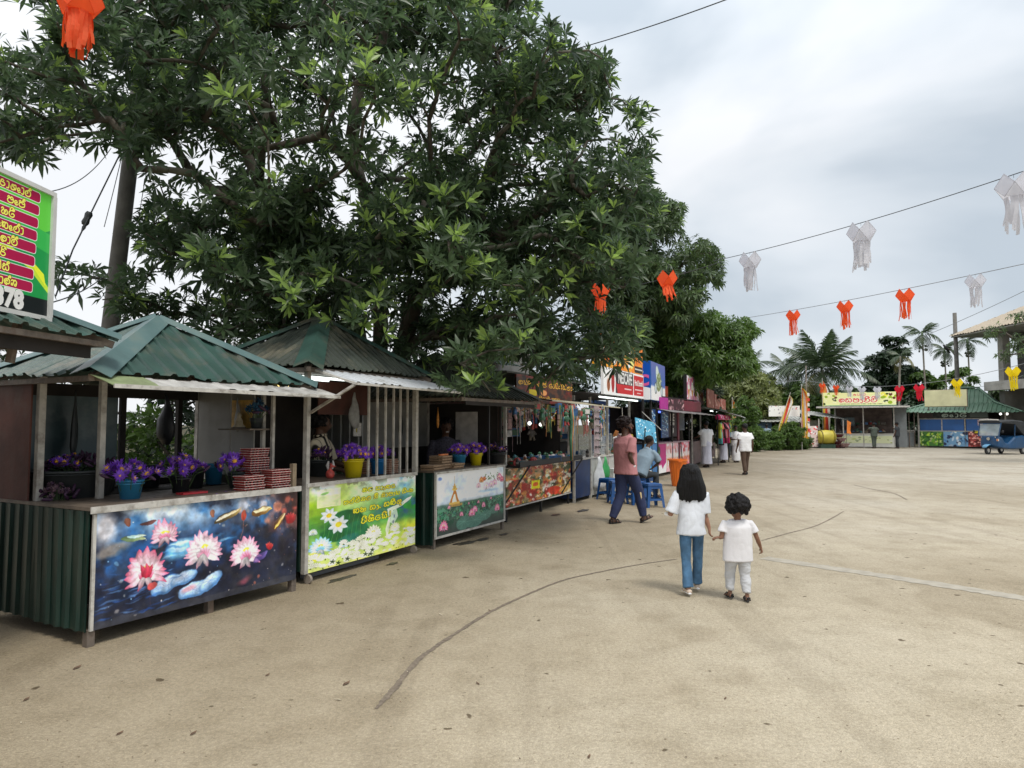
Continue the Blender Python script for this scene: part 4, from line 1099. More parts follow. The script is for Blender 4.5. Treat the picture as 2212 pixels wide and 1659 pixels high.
    a.ell(432, 54, 9, 12, (.72, .25, .18), 0, 2); a.petal(432, 66, 1.57, 26, 5, (.6, .2, .15), (.95, .6, .45)); a.stroke(smooth_path([(432, 66), (430, 90), (424, 118)], 6), 1.6, (.6, .35, .3))
    for k in range(5): a.petal(530, 168, .9 + k * .32, 24, 6, (.6, .1, .15), (.95, .4, .35))
    for k in range(5): a.petal(612, 100, .9 + k * .32, 34, 9, (.55, .1, .12), (.9, .35, .35), .8)
    a.petal(470, 200, .5, 60, 9, (.35, .25, .55), (.6, .5, .85), .7); a.ell(440, 245, 22, 8, (.65, .3, .35), -.3, 8, .6)
    a.rect(0, 262, 640, 280, (.32, .31, .31), 0, .35)
    return a
def green_blessing():
    a = Art(620, 480)
    a.vgrad([(0, (.85, .93, .95)), (.25, (.75, .88, .5)), (.55, (.35, .62, .30)), (.75, (.65, .8, .35)), (1, (.85, .88, .5))])
    X = np.linspace(0, 1, 620)[None]; Y = np.linspace(0, 1, 480)[:, None]
    a.cloudmix((.72, .82, .12), 3, 11, .3, .55, .95, np.clip(1.25 - 2.2 * X, 0, 1) * np.clip(1.6 - 2.6 * Y, 0, 1))
    a.cloudmix((.20, .55, .85), 4, 12, .38, .6, 1, np.clip(2.4 * X - 1.1, 0, 1) * np.clip(1.4 - 3.0 * Y, 0, 1))
    a.cloudmix((.95, .97, 1), 6, 13, .55, .7, .9, np.clip(2.4 * X - 1.1, 0, 1) * np.clip(1.3 - 4 * Y, 0, 1))
    m_ = np.clip(3 * X - 1.4, 0, 1) * np.clip(1 - np.abs(Y - .42) * 4.6, 0, 1)
    a.cloudmix((.05, .38, .35), 9, 14, .3, .5, 1, m_); a.cloudmix((.10, .55, .15), 14, 15, .48, .6, 1, m_); a.cloudmix((.1, .3, .65), 8, 16, .52, .66, .7, m_)
    a.cloudmix((.92, .92, .2), 7, 17, .35, .6, .9, np.clip(1 - np.abs(Y - .72) * 6, 0, 1) * np.clip(3 * X - 1.3, 0, 1))
    a.ell(170, 250, 120, 85, (.04, .35, .16), -.3, 8, .95); a.ell(250, 300, 70, 60, (.06, .42, .25), .4, 8, .9); a.ell(40, 220, 60, 50, (.25, .55, .2), 0, 14, .8); a.ell(200, 340, 60, 30, (.1, .45, .4), -.2, 10, .8)
    a.ell(60, 150, 70, 70, (.45, .65, .12), 0, 30, .6)
    for i in range(9): a.stroke(smooth_path([(60 + i * 26, 330), (80 + i * 24, 260), (70 + i * 28, 190)], 5), 1.6, (.7, .85, .4), .45)
    def wl(x, y, r, c0=(.98, 1, 1), c1=(.62, .85, .95)): a.lotus(x, y, r, c0, c1, core=(.95, .85, .2))
    def open_(x, y, r):
        for k in range(8): a.petal(x, y, k * .785 + .3, r, r * .27, (.98, 1, 1), (.8, .93, .97))
        a.ell(x, y, r * .3, r * .28, (.95, .83, .15), 0, 2)
    open_(100, 178, 46); open_(150, 240, 55); wl(60, 355, 68, c1=(.45, .75, .95)); wl(22, 262, 26, c1=(.7, .85, .8)); wl(175, 372, 30)
    a.ell(20, 400, 34, 26, (.93, .9, .1), 0, 10, .9)
    wl(345, 340, 58, (1, 1, .93), (.97, .97, .8)); wl(480, 335, 40, (1, 1, .9), (.95, .95, .7)); wl(275, 395, 46, (1, 1, .92), (.95, .97, .8))
    r_ = random.Random(9)
    for i in range(170):
        y = 350 + 125 * (i / 170); x = r_.uniform(0, 620)
        if y < 400 and x < 160: continue
        rr = r_.uniform(13, 28)
        for k in range(5): a.petal(x, y, .5 + k * .53, rr, rr * .28, (.97, .98, .86), (.99, 1, .9))
        if r_.random() < .5: a.petal(x, y + 3, r_.uniform(3.5, 5.6), rr * .5, 3, (.16, .22, .05), (.3, .4, .1))
    a.cloudmix((.85, .85, .2), 6, 18, .5, .65, .6, np.clip((Y - .74) * 6, 0, 1) * np.clip(3 * X - 1.7, 0, 1))
    for x, y in ((300, 455), (340, 440), (150, 465), (200, 455), (330, 462), (120, 450)):
        for k in range(5): a.petal(x, y, k * 1.3, 16, 3, (.12, .22, .05), (.3, .45, .15))
    a.poly([(430, 200), (520, 175), (560, 150), (600, 140), (585, 160), (520, 200), (470, 215), (450, 270), (445, 330), (430, 400), (420, 330), (440, 260)], (.93, .95, .85), .9)
    a.poly([(460, 225), (490, 205), (500, 260), (470, 310), (448, 290)], (.8, .87, .8), .9); a.rect(472, 245, 480, 265, (.4, .5, .6)); a.ell(470, 290, 6, 10, (.5, .55, .6), 0, 2)
    a.rect(40, 22, 158, 128, (.90, .95, .72), 2, .93); a.rect(40, 22, 158, 60, (.93, .96, .85), 2, .7)
    a.ell(78, 48, 20, 7, (.4, .7, .25), -.2, 3, .7)
    for k in range(7): a.stroke([(50, 70 + 8 * k), (148 - (k * 13) % 35, 70 + 8 * k)], 1.6, (.6, .75, .4), .6)
    dk, ye = (.18, .26, .05), (.97, .87, .12)
    a.text("ඔබ සaැමට".replace('ැ', 'A'), 275, 68, 30, ye, 5.2, dk, 1.8, gap=.1)
    a.text("කල'ල^ගල ශ^ ශaකAය ස^ංහ".replace('ං', 'o'), 172, 128, 30, ye, 5.2, dk, 1.8, slope=-.04, gap=.07)
    a.text("මහ සA. සම^ඳ,", 226, 192, 36, ye, 6.2, dk, 2.0, slope=-.05, gap=.1)
    a.text("ප^හ^ටය^.!", 272, 262, 38, ye, 6.2, dk, 2.0, slope=-.05, gap=.1)
    a.stroke([(0, 218), (160, 200), (540, 178)], 1.3, (.2, .3, .2), .6); a.ell(332, 55, 5, 4, (.05, .05, .05), 0, 1)
    a.cloudmix((.45, .45, .35), 12, 19, .56, .64, .8, np.clip(1 - Y * 11, 0, 1))
    return a
def pagoda_print():
    a = Art(560, 300)
    a.vgrad([(0, (.93, .93, .94)), (.45, (.90, .91, .94)), (.5, (.7, .74, .76)), (.52, (.30, .42, .36)), (1, (.20, .24, .23))])
    X = np.linspace(0, 1, 560)[None]; Y = np.linspace(0, 1, 300)[:, None]
    lo = np.clip((Y - .5) * 14, 0, 1)
    a.cloudmix((.68, .78, .88), 3, 21, .5, .75, .5, 1 - lo)
    a.cloudmix((.08, .26, .20), 16, 22, .4, .55, 1, lo * np.clip(1 - (Y - .8) * 8, 0, 1)); a.cloudmix((.35, .58, .47), 20, 23, .5, .6, .9, lo * np.clip(1 - (Y - .76) * 7, 0, 1))
    r_ = random.Random(4)
    for i in range(120):
        x, y = r_.uniform(0, 560), r_.uniform(158, 235); a.ell(x, y, r_.uniform(6, 13), r_.uniform(3, 6), (.12 + .3 * r_.random(), .4 + .2 * r_.random(), .34 + .1 * r_.random()), r_.uniform(-.5, .5), 1.5, .9)
        a.petal(x, y + 3, r_.uniform(0, 3.1), 12, 2.5, (.05, .18, .13), (.1, .28, .2))
    for x, y, rx, ry in ((210, 262, 60, 34), (300, 268, 70, 30), (390, 250, 50, 26), (470, 232, 40, 20)):
        a.ell(x, y, rx, ry, (.30, .47, .42), -.1, 4, .9)
        for k in range(9): a.stroke([(x, y - ry * .2), (x + rx * math.cos(k * .7), y + ry * math.sin(k * .7))], 1.2, (.5, .65, .58), .7)
    for x, y, r in ((55, 262, 36), (95, 172, 13), (190, 218, 18), (275, 225, 30), (300, 210, 26), (375, 195, 20), (500, 228, 28), (330, 172, 12), (250, 170, 9), (440, 165, 10), (120, 160, 8)):
        a.lotus(x, y, r, (.97, .72, .83), (.82, .22, .42), (.95, .8, .4), n=7)
    gd = (.80, .60, .22); cx_ = 135
    a.stroke([(cx_, 18), (cx_, 70)], 2.2, (.72, .6, .42)); a.ell(cx_, 66, 5, 10, gd, 0, 1); a.ell(cx_, 84, 20, 8, (.85, .72, .35), 0, 2)
    for k in (-1, 1): a.petal(cx_ + k * 4, 82, math.pi / 2 + k * .9, 24, 4, gd, (.95, .88, .5))
    a.poly([(cx_ - 8, 92), (cx_ + 8, 92), (cx_ + 16, 108), (cx_ + 36, 150), (cx_ - 36, 150), (cx_ - 16, 108)], (.72, .45, .15)); a.poly([(cx_ - 4, 108), (cx_ + 4, 108), (cx_ + 20, 150), (cx_ - 20, 150)], (.93, .9, .82))
    a.rect(cx_ - 40, 148, cx_ + 40, 160, (.85, .7, .35)); a.rect(cx_ - 30, 158, cx_ + 60, 170, (.75, .55, .25), 0, .8); a.ell(28, 25, 14, 8, (.35, .5, .8), 0, 5, .8)
    for k in range(5): a.stroke([(8 + 9 * k, 166), (14 + 9 * k, 158)], 2, (.2, .22, .3), .8)
    for x, y, r, c0, c1 in ((330, 88, 20, (.98, .88, .9), (.85, .5, .65)), (355, 60, 22, (.95, .7, .4), (.8, .35, .15)), (380, 55, 16, (.9, .5, .3), (.7, .25, .1)), (400, 98, 30, (1, .95, .97), (.9, .7, .82)), (445, 92, 26, (1, .93, .96), (.9, .6, .75)), (475, 84, 24, (.98, .88, .92), (.85, .4, .6)),
                            (520, 60, 30, (.98, .8, .86), (.8, .15, .4)), (545, 72, 22, (.95, .6, .7), (.75, .1, .3))):
        a.lotus(x, y, r, c0, c1, n=8)
    for i in range(26): a.petal(r_.uniform(370, 520), r_.uniform(28, 66), r_.uniform(0, 6), 14, 3, (.2, .35, .15), (.5, .6, .25), .75)
    a.ell(420, 118, 80, 6, (.4, .6, .72), 0, 8, .5)
    return a
def toy_print():
    a = Art(560, 240, (.72, .58, .42))
    a.cloudmix((.18, .26, .12), 5, 31, .4, .6, 1); a.cloudmix((.6, .1, .06), 6, 32, .5, .62, .9); a.cloudmix((.85, .6, .3), 7, 33, .52, .66, .8); a.cloudmix((.95, .9, .85), 9, 34, .58, .68, .8)
    def bear(x, y, s_, c):
        d = tuple(v * .7 for v in c); l = tuple(min(1, v * 1.35 + .1) for v in c)
        for k in (-1, 1): a.ell(x + k * s_ * .5, y - s_ * .75, s_ * .22, s_ * .22, d, 0, 2)
        a.ell(x, y + s_ * .65, s_ * .62, s_ * .7, c, 0, 3); a.ell(x, y + s_ * .7, s_ * .4, s_ * .45, l, 0, 4)
        a.ell(x, y - s_ * .3, s_ * .62, s_ * .55, c, 0, 3); a.ell(x, y - s_ * .15, s_ * .26, s_ * .2, l, 0, 2); a.ell(x, y - s_ * .22, s_ * .08, s_ * .06, (.05, .03, .03), 0, 1)
        for k in (-1, 1):
            a.ell(x + k * s_ * .22, y - s_ * .4, s_ * .06, s_ * .07, (.05, .03, .03), 0, 1); a.ell(x + k * s_ * .6, y + s_ * 1.15, s_ * .28, s_ * .24, d, 0, 2); a.ell(x + k * s_ * .62, y + s_ * .4, s_ * .16, s_ * .34, d, k * -.5, 2)
    bear(70, 120, 46, (.55, .30, .14)); bear(170, 75, 26, (.72, .5, .3)); bear(450, 90, 52, (.66, .42, .22)); bear(330, 60, 30, (.85, .7, .5)); bear(250, 160, 30, (.62, .36, .2))
    r_ = random.Random(8)
    for i in range(60):
        x, y = r_.uniform(0, 560), r_.uniform(0, 240); c = r_.choice([(.8, .12, .08), (.9, .75, .2), (.95, .9, .85), (.25, .4, .2), (.85, .45, .3), (.3, .15, .1)])
        a.ell(x, y, r_.uniform(5, 16), r_.uniform(4, 12), c, r_.uniform(0, 3), 2, .8)
    a.rect(190, 100, 262, 158, (.93, .85, .1), 3); a.ell(226, 128, 24, 15, (.85, .2, .1), 0, 2, .7)
    a.ell(400, 200, 70, 30, (.82, .2, .12), .2, 6, .8); a.ell(500, 205, 60, 26, (.9, .72, .4), -.2, 6, .8)
    return a
def menu_sign():
    a = Art(830, 620, (.10, .55, .27))
    a.poly([(0, 0), (830, 0), (830, 180), (760, 215), (0, 160)], (.36, .75, .25)); a.poly([(560, 160), (830, 200), (830, 300), (720, 280)], (.20, .66, .30)); a.poly([(400, 300), (560, 350), (700, 400), (830, 500), (830, 470), (740, 380), (560, 310), (400, 270)], (.72, .83, .2))
    a.poly([(720, 360), (800, 410), (815, 470), (740, 400)], (.85, .88, .2))
    rows = [("දaඳeaල'", 702), ("කeක'", 667), ("හට^", 608), ("eමeල'a", 664), ("රa'ල'", 633), ("බද^", 567), ("ෂ^ස'", 589), ("වaර'ග", 639)]
    for i, (tx, xe) in enumerate(rows):
        y = 10 + i * 65
        a.rect(-40, y, 760 - i * 4, y + 54, (.93, .93, .9), 16); a.rect(-40, y + 3, 757 - i * 4, y + 51, (.62, .05, .26), 14)
        wd = sum(GL[c][1] + .1 if GL[c][1] else 0 for c in tx) * 40
        a.text(tx, xe - wd, y + 43, 40, (.98, .90, .38), 7, (.32, .02, .12), 2, gap=.1)
    a.rect(0, 536, 830, 620, (.035, .07, .085))
    return a
def toy_sign():
    a = Art(560, 220, (.12, .05, .03))
    a.cloudmix((.4, .2, .06), 6, 41, .45, .65, .8); a.cloudmix((.5, .06, .04), 5, 42, .5, .65, .8)
    a.text("රය'ම^ aලක^ ටaය^ශ'ස^ලaව", 15, 78, 44, (.93, .68, .15), 6, (.1, .03, .02), 2, gap=.04)
    a.text("ස^ටaල^ ගමස", 200, 190, 30, (.93, .68, .15), 4, (.1, .03, .02), 1.5, gap=.08); a.rect(110, 110, 180, 160, (.8, .72, .1)); a.ell(250, 130, 30, 24, (.9, .6, .35), 0, 4)
    return a
def sweet_sign():
    a = Art(560, 140, (.86, .86, .62))
    r_ = random.Random(4)
    for i in range(18):
        x = r_.choice([r_.uniform(0, 100), r_.uniform(460, 560)]); c = r_.choice([(.55, .65, .1), (.75, .8, .15), (.2, .25, .08), (.35, .16, .08), (.88, .85, .3)])
        a.ell(x, r_.uniform(8, 120), r_.uniform(10, 22), r_.uniform(8, 18), c, r_.uniform(0, 3), 2); a.ell(x, r_.uniform(8, 120), 6, 5, (.95, .95, .8), 0, 2)
    a.text("අපeල", 236, 36, 26, (.78, .30, .12), 4, (.98, .98, .95), 1.5)
    a.text("රසකAව^ල^", 120, 104, 52, (.78, .25, .12), 8, (.98, .97, .93), 3.5, gap=.1)
    for i in range(30): a.rect(130 + i * 11, 120, 130 + i * 11 + r_.choice([4, 7, 9]), 126, (.2, .22, .2))
    a.rect(0, 134, 560, 140, (.55, .7, .55)); a.rect(140, 0, 215, 5, (.12, .3, .2)); a.rect(340, 0, 420, 5, (.12, .3, .2))
    return a
def abstract(W_, H_, base, blobs, n, seed, smin=4, smax=18, clouds=()):
    a = Art(W_, H_, base)
    for i, c in enumerate(clouds): a.cloudmix(c, 6, seed + i * 3 + 1, .45, .62, .9)
    r_ = random.Random(seed)
    for i in range(n):
        c = r_.choice(blobs); j = r_.uniform(.8, 1.15)
        a.ell(r_.uniform(0, W_), r_.uniform(0, H_), r_.uniform(smin, smax), r_.uniform(smin, smax) * .7, tuple(min(1, v * j) for v in c), r_.uniform(0, 3), 2, .9)
    return a
def cones(W_, H_, base, seed, n=5):
    a = abstract(W_, H_, base, [(1, .9, .9), base, (.9, .5, .6)], 20, seed, 3, 12, [(.98, .9, .92)])
    for i in range(n):
        x = W_ * (i + .5) / n; r = W_ / n * .3
        a.poly([(x - r, H_ * .5), (x + r, H_ * .5), (x, H_ * .93)], (.80, .55, .28)); a.ell(x, H_ * .42, r * 1.1, H_ * .12, (.98, .92, .85), 0, 2); a.ell(x, H_ * .27, r * .85, H_ * .1, ((.95, .75, .8), (.98, .95, .9), (.6, .35, .22))[i % 3], 0, 2); a.ell(x, H_ * .16, r * .4, H_ * .07, (.85, .1, .15), 0, 1)
    return a

# ------------------------------------------------------------------ stall with the lotus print
A1, B1 = gp(187, 1400), gp(640, 1276)
S1, L1 = root_on('flower_stall', 'green hip-roofed flower stall with dark blue lotus print on its counter', A1, B1, 'market stalls along the plaza')
bx('banner', print_mat('lotus_night', lotus_night().paint(5, .35), .33, .22), S1, .035, L1 - .02, -.012, 0, .115, .955)
bx('counter_top', M_ply, S1, -.02, L1 + .01, -.02, .78, .975, 1.0); bx('side_counter_top', M_ply, S1, -.02, .5, .783, 1.56, .975, 1.0)
bx('edge_trim', M_trim, S1, -.02, L1 + .012, -.034, -.0225, .955, 1.004)
bx('corner_trim', M_trim, S1, .008, .032, -.02, 0.0, .115, .95)
mb = MB(); corr(mb, (0, 1.55, .115), (0, -.0, .115), (0, -.0, .97), (0, 1.55, .97), .14, .02); mb.build('side_panel', M_greenp, S1)
bx('back_panel', M_greenp, S1, 0, L1, 1.55, 1.565, .12, 1.0)
bx('counter_back', M_blackw, S1, .04, L1 - .02, .76, .775, .12, .97)
for x, y in ((.0, 0), (1.02, .03), (L1 - .06, 0), (0, 1.5), (L1 - .06, 1.5)): bx('leg', M_steel, S1, x, x + .055, y, y + .055, 0, .12)
def post(root, x, y, z0, z1, w_=.04, m=None, dx=0, dy=0):
    return MB().bar((x, y, z0), (x + dx, y + dy, z1), w_).build('post', m or M_post, root)
post(S1, .385, .57, 1.0, 1.98, .045); post(S1, .05, .83, 1.0, 1.98, .05); post(S1, L1 - .05, .45, 1.0, 1.98, .035); post(S1, L1 - .06, .3, 1.0, 1.98, .03)
post(S1, L1 - .03, .04, 1.0, 1.22, .045, mat('bare_wood', (.26, .20, .13), .7, .3, 14)); post(S1, 0, 1.52, 1.0, 1.98, .05); post(S1, L1, 1.52, 1.0, 1.98, .05); post(S1, 1.14, 1.53, 1.0, 1.98, .05, M_blackw); post(S1, 1.75, 1.53, 1, 1.98, .05, M_blackw)
bx('left_wall', M_brown, S1, -.012, .002, .86, 1.5, 1.0, 1.96)
bx('back_wall', M_bluep, S1, .04, 1.1, 1.54, 1.55, 1.0, 1.93)
bx('back_wall_strip', M_whitep, S1, .04, 1.1, 1.525, 1.537, 1.0, 1.16)
bx('back_shelf', M_blackw, S1, 1.17, 1.72, 1.45, 1.56, 1.0, 1.06)
for i, (y0, y1) in enumerate(((.98, 1.5), (.62, .96))): bx('wall_panel', M_whitep, S1, L1 - .02, L1 - .005, y0, y1, 1.0 if i else 1.08, 1.95)
bx('dark_valance', M_blackw, S1, .1, L1, 1.5, 1.52, 1.86, 1.97)
hip_roof(S1, -.05, 2.12, -.03, 1.68, 1.985, 2.56, M_green, M_cap, pitch=.155, amp=.022, cw=.085, apex=(1.0, .8), capw={0: .15, 1: .10})
mb = MB(); mb.add([(-.06, -.03, 1.965), (.34, -.03, 1.965), (.37, -.25, 1.885), (-.02, -.25, 1.885), (-.06, -.03, 1.960), (.34, -.03, 1.960), (.37, -.25, 1.880), (-.02, -.25, 1.880)], [(0, 1, 2, 3), (4, 7, 6, 5), (3, 2, 6, 7), (0, 3, 7, 4)]); mb.build('mossy_flap', M_flapg, S1)
mb = MB(); corr(mb, (.345, -.25, 1.885), (2.24, -.27, 1.88), (2.2, -.03, 1.955), (.345, -.03, 1.965), .2, .008); mb.build('eave_flap', M_flap, S1)
mb = MB(); mb.bar((-.02, -.262, 1.876), (2.24, -.282, 1.871), .012, .03); mb.build('flap_edge', M_trim, S1)
bx('wall_shelf', M_ply, S1, L1 - .32, L1 - .03, .32, .78, 1.545, 1.56)
bx('poster', mat('orange_poster', (.62, .38, .10), .5, .5, 9), S1, L1 - .035, L1 - .022, .64, .94, 1.56, 1.85)

# ------------------------------------------------------------------ stall with the green and yellow blessing print
A2, B2 = gp(657, 1262), gp(895, 1193)
S2, L2 = root_on('flower_stall', 'wheeled flower stall with green and yellow print lettered in yellow', A2, B2, 'market stalls along the plaza')
bx('banner', print_mat('green_blessing', green_blessing().paint(1.4, .22, 12), .35, .2), S2, .03, L2 - .005, -.012, 0, .10, .965)
bx('counter_top', M_ply, S2, -.01, L2, -.02, .62, .975, 1.0); bx('edge_trim', M_trim, S2, -.012, L2 + .01, -.034, -.0225, .965, 1.004)
mb = MB(); corr(mb, (0, 1.45, .12), (0, 0, .12), (0, 0, .97), (0, 1.45, .97), .105, .016); mb.build('side_panel', M_greenp, S2)
bx('base_rail', mat('grey_rail', (.12, .13, .15), .5), S2, .1, 1.35, .1, .15, .02, .06)
post(S2, 0, 0, .1, 2.2, .05); post(S2, L2, 0, 1.0, 2.1, .055); post(S2, L2, 1.45, 1.0, 2.15, .05); post(S2, 0, 1.45, 1, 2.15, .05)
for x in (1.04, 1.2, 1.36, 1.52, 1.66, 1.81): post(S2, x, .03, 1.0, 2.08, .022)
bx('right_wall', M_zinc, S2, L2 - .02, L2 - .008, .82, 1.42, 1.0, 2.1)
mb = MB(); corr(mb, (L2 - .03, .82, 1.0), (L2 - .03, 1.42, 1.0), (L2 - .03, 1.42, 2.1), (L2 - .03, .82, 2.1), .15, .012); mb.build('metal_lining', M_zinc, S2)
bx('valance', M_brown, S2, .95, L2 - .03, .70, .715, 1.72, 2.12); bx('back_panel', M_blackw, S2, .03, L2 - .03, 1.44, 1.455, .1, 2.15)
bx('counter_back', M_blackw, S2, .03, L2 - .03, .6, .612, .1, .97); bx('ceiling', M_whitep, S2, .1, L2 - .1, .12, 1.35, 2.15, 2.16)
bx('paper_note', mat('note_paper', (.55, .53, .5), .7, .3, 30), S2, L2 - .3, L2 - .14, .74, .745, 1.45, 1.62)
hip_roof(S2, -.12, 2.1, -.12, 1.6, 2.2, 2.86, M_oldroof, M_green, pitch=.11, amp=.02, cw=.07, apex=(1.0, .72), capw={0: .16})
mb = MB(); corr(mb, (0, -.62, 2.015), (2.05, -.62, 2.005), (2.05, -.02, 2.17), (0, -.02, 2.19), .14, .01); mb.build('awning_sheet', M_clear, S2)
mb = MB()
for a, b in (((0, -.63, 2.0), (2.06, -.63, 1.99)), ((0, -.63, 2.0), (0, -.02, 2.175)), ((2.06, -.63, 1.99), (2.06, -.02, 2.16)), ((.62, -.63, 2.0), (.62, -.02, 2.17)), ((1.34, -.63, 1.995), (1.34, -.02, 2.165))): mb.bar(a, b, .03, .022)
mb.build('awning_frame', M_trim, S2); MB().bar((.0, -.6, 1.99), (.02, -.03, 1.72), .025).build('awning_brace', M_post, S2)
for y in (.35, .6): MB().tube((.2, y, 2.12), (1.0, y, 2.12), .014).build('tube_light', M_tube, S2)
MB().tube((.0, .5, 2.1), (.0, .9, 2.1), .02).build('warm_lamp', M_warm, S2); MB().tube((-.04, .25, 2.02), (-.04, .33, 2.02), .045).build('warm_lamp', M_warm, S2)
for x in (.02, L2 - .06):
    wm = MB(); wm.path([(x, -.02, .045), (x + .03, -.02, .045)], [.045, .045], 14); o = wm.build('caster_wheel', mat('caster', (.28, .24, .20), .6), S2)
    MB().bar((x + .015, -.02, .05), (x + .015, .0, .11), .02).build('caster_fork', M_steel, S2)
for x in (.02, L2 - .06): MB().path([(x, 1.4, .045), (x + .03, 1.4, .045)], [.045, .045], 14).build('caster_wheel', MATS['caster'], S2); bx('leg', M_steel, S2, x, x + .02, 1.39, 1.41, .05, .12)

# ------------------------------------------------------------------ stall with the pagoda print
A3, B3 = gp(937, 1187), gp(1088, 1143)
S3, L3 = root_on('flower_stall', 'flower stall with pagoda and pink lotus print under a grey corrugated roof', A3, B3, 'market stalls along the plaza')
bx('banner', print_mat('pagoda_print', pagoda_print().paint(2, .12, 9), .35, .06), S3, .03, L3 - .03, -.010, 0, .15, .955)
mb = MB()
for a, b in (((0, -.015, .14), (L3, -.015, .14)), ((0, -.015, .97), (L3, -.015, .97)), ((.012, -.015, .155), (.012, -.015, .955)), ((L3 - .012, -.015, .155), (L3 - .012, -.015, .955))): mb.bar(a, b, .026, .026)
mb.build('banner_frame', M_trim, S3)
bx('counter_top', M_ply, S3, -.01, L3, 0, .6, .975, 1.0)
mb = MB(); corr(mb, (0, 1.4, .06), (0, 0, .06), (0, 0, .97), (0, 1.4, .97), .15, .025); mb.build('side_panel', M_greenp, S3)
for x, y in ((0, 0), (L3 - .04, 0), (0, 1.4), (L3 - .04, 1.4)): bx('leg', M_steel, S3, x, x + .04, y, y + .04, 0, .14)
post(S3, L3 - .45, .02, 1.0, 1.95, .03, M_black); post(S3, L3 - .02, 1.4, 1.0, 1.95, .05); post(S3, .02, 1.4, 1.0, 1.95, .05); post(S3, L3 - .02, .05, 1.0, 1.95, .04, M_blackw)
bx('back_wall', M_whitep, S3, .1, L3 + .2, 1.39, 1.40, 1.25, 1.95); bx('back_board', M_blackw, S3, .03, L3 - .03, 1.37, 1.385, .1, 1.25); bx('right_wall', M_blackw, S3, L3 - .012, L3, .1, 1.36, .1, 1.93)
bx('counter_back', M_blackw, S3, .03, L3 - .03, .58, .592, .1, .97); bx('paper_poster', mat('poster_paper', (.5, .47, .45), .7, .25, 9), S3, L3 - .03, L3 - .022, .45, .85, 1.2, 1.8)
hip_roof(S3, -.12, 2.1, -.5, 1.5, 1.965, 2.6, M_oldroof, M_oldroof, pitch=.12, amp=.02, cw=.07, apex=(.98, .6))
bx('fascia', M_blackw, S3, 0, 2.06, -.47, -.455, 1.85, 1.93)
MB().tube((.2, -.42, 1.90), (1.45, -.42, 1.90), .016).build('tube_light', M_tube, S3)

# ------------------------------------------------------------------ toy stall
A4, B4 = gp(1091, 1129), gp(1232, 1087)
S4, L4 = root_on('toy_stall', 'toy and souvenir stall with brown bear print and crowded hanging goods', A4, B4, 'market stalls along the plaza')
bx('banner', print_mat('toy_print', toy_print().paint(3, .3, 15), .35, .15), S4, .02, L4 - .02, -.012, 0, .24, .86)
mb = MB()
for a, b in (((0, -.015, .22), (L4, -.015, .22)), ((0, -.015, .88), (L4, -.015, .88))): mb.bar(a, b, .02, .022)
mb.build('banner_frame', M_trim, S4)
bx('counter_top', M_blackw, S4, 0, L4, -.25, .9, .89, .925); bx('tray_rim', M_black, S4, 0, L4, -.27, -.255, .9, .99)
for x in (.05, L4 * .5, L4 - .1): bx('leg', M_black, S4, x, x + .04, .0, .04, 0, .88)
for x in (.0, L4 - .05): post(S4, x, .0, .92, 2.15, .05, M_post); post(S4, x, 1.6, 0, 2.2, .05, M_blackw)
for x, k in ((.35, 1), (L4 - .1, -1)): MB().bar((x, -.3, .92), (x - .5 * k if k > 0 else x - .45, -.02, .25), .02).build('prop_stick', M_black, S4)
bx('back_wall', M_blackw, S4, 0, L4, 1.62, 1.64, 0, 2.2); bx('side_wall', M_brown, S4, -.01, .005, .1, 1.6, .3, 2.15); bx('roof_deck', M_oldroof, S4, -.15, L4 + .4, -.1, 1.75, 2.45, 2.48)
bx('fascia_sign', print_mat('toy_sign', toy_sign(), .4, .1), S4, .1, L4 - .3, -.16, -.13, 1.98, 2.44); bx('goods_table', M_brown, S4, .05, L4 - .05, .95, 1.55, .5, .8)
mb = MB()
for a, b in (((.2, -.75, 1.99), (L4 + 1.5, -.62, 1.97)), ((.1, -.5, 2.02), (L4 + .8, -.45, 2.02))): mb.bar(a, b, .022, .022)
mb.build('hanging_rail', mat('pale_rail', (.55, .5, .36), .5), S4)
for x in (.2, L4 - .2): MB().bar((x, -.75, 1.99), (x, 0, 2.1), .022).build('rail_bracket', M_black, S4)
bx('upper_board', M_whitep, S4, .6, 2.2, .5, .53, 2.5, 3.1)
mb = MB(); corr(mb, (-.5, .3, 2.62), (.9, .1, 2.62), (.9, 1.6, 3.15), (-.5, 1.6, 3.15), .11, .02); mb.build('loose_roof_sheet', mat('pale_green_metal', (.2, .27, .24), .45, .2, 4, dirt=.6), S4)

# ------------------------------------------------------------------ coffee stall
S5, L5 = root_on('coffee_stall', 'drinks stall with dark blue front, red coffee fascia and orange food banner', (1.27, 14.3), (3.06, 17.99), 'market stalls along the plaza')
M_navy = mat('navy_panel', (.006, .030, .105), .45, .2, 4, .1, dirt=.3)
M_blue = mat('blue_panel', (.03, .17, .42), .45, .15, 4, .1, dirt=.3, dirtcol=(.2, .25, .3))
bx('front_panel', M_navy, S5, 0, .95, -.012, 0, .08, .85); bx('side_panel', M_navy, S5, -.012, 0, 0, 1.2, .08, .85); bx('counter_top', M_trim, S5, -.02, L5, -.03, .7, .86, .89)
bx('front_panel', mat('cream_panel', (.5, .5, .47), .5, .2, dirt=.5), S5, .98, L5, -.012, 0, .06, .85)
for x, z1 in ((0, 2.2), (1.0, 2.2), (2.2, 2.2), (L5 - .1, 3.4)): post(S5, x, .0, 0, z1, .045, M_post)
for x in (0, L5): post(S5, x, 1.7, 0, 2.3, .05, M_blackw)
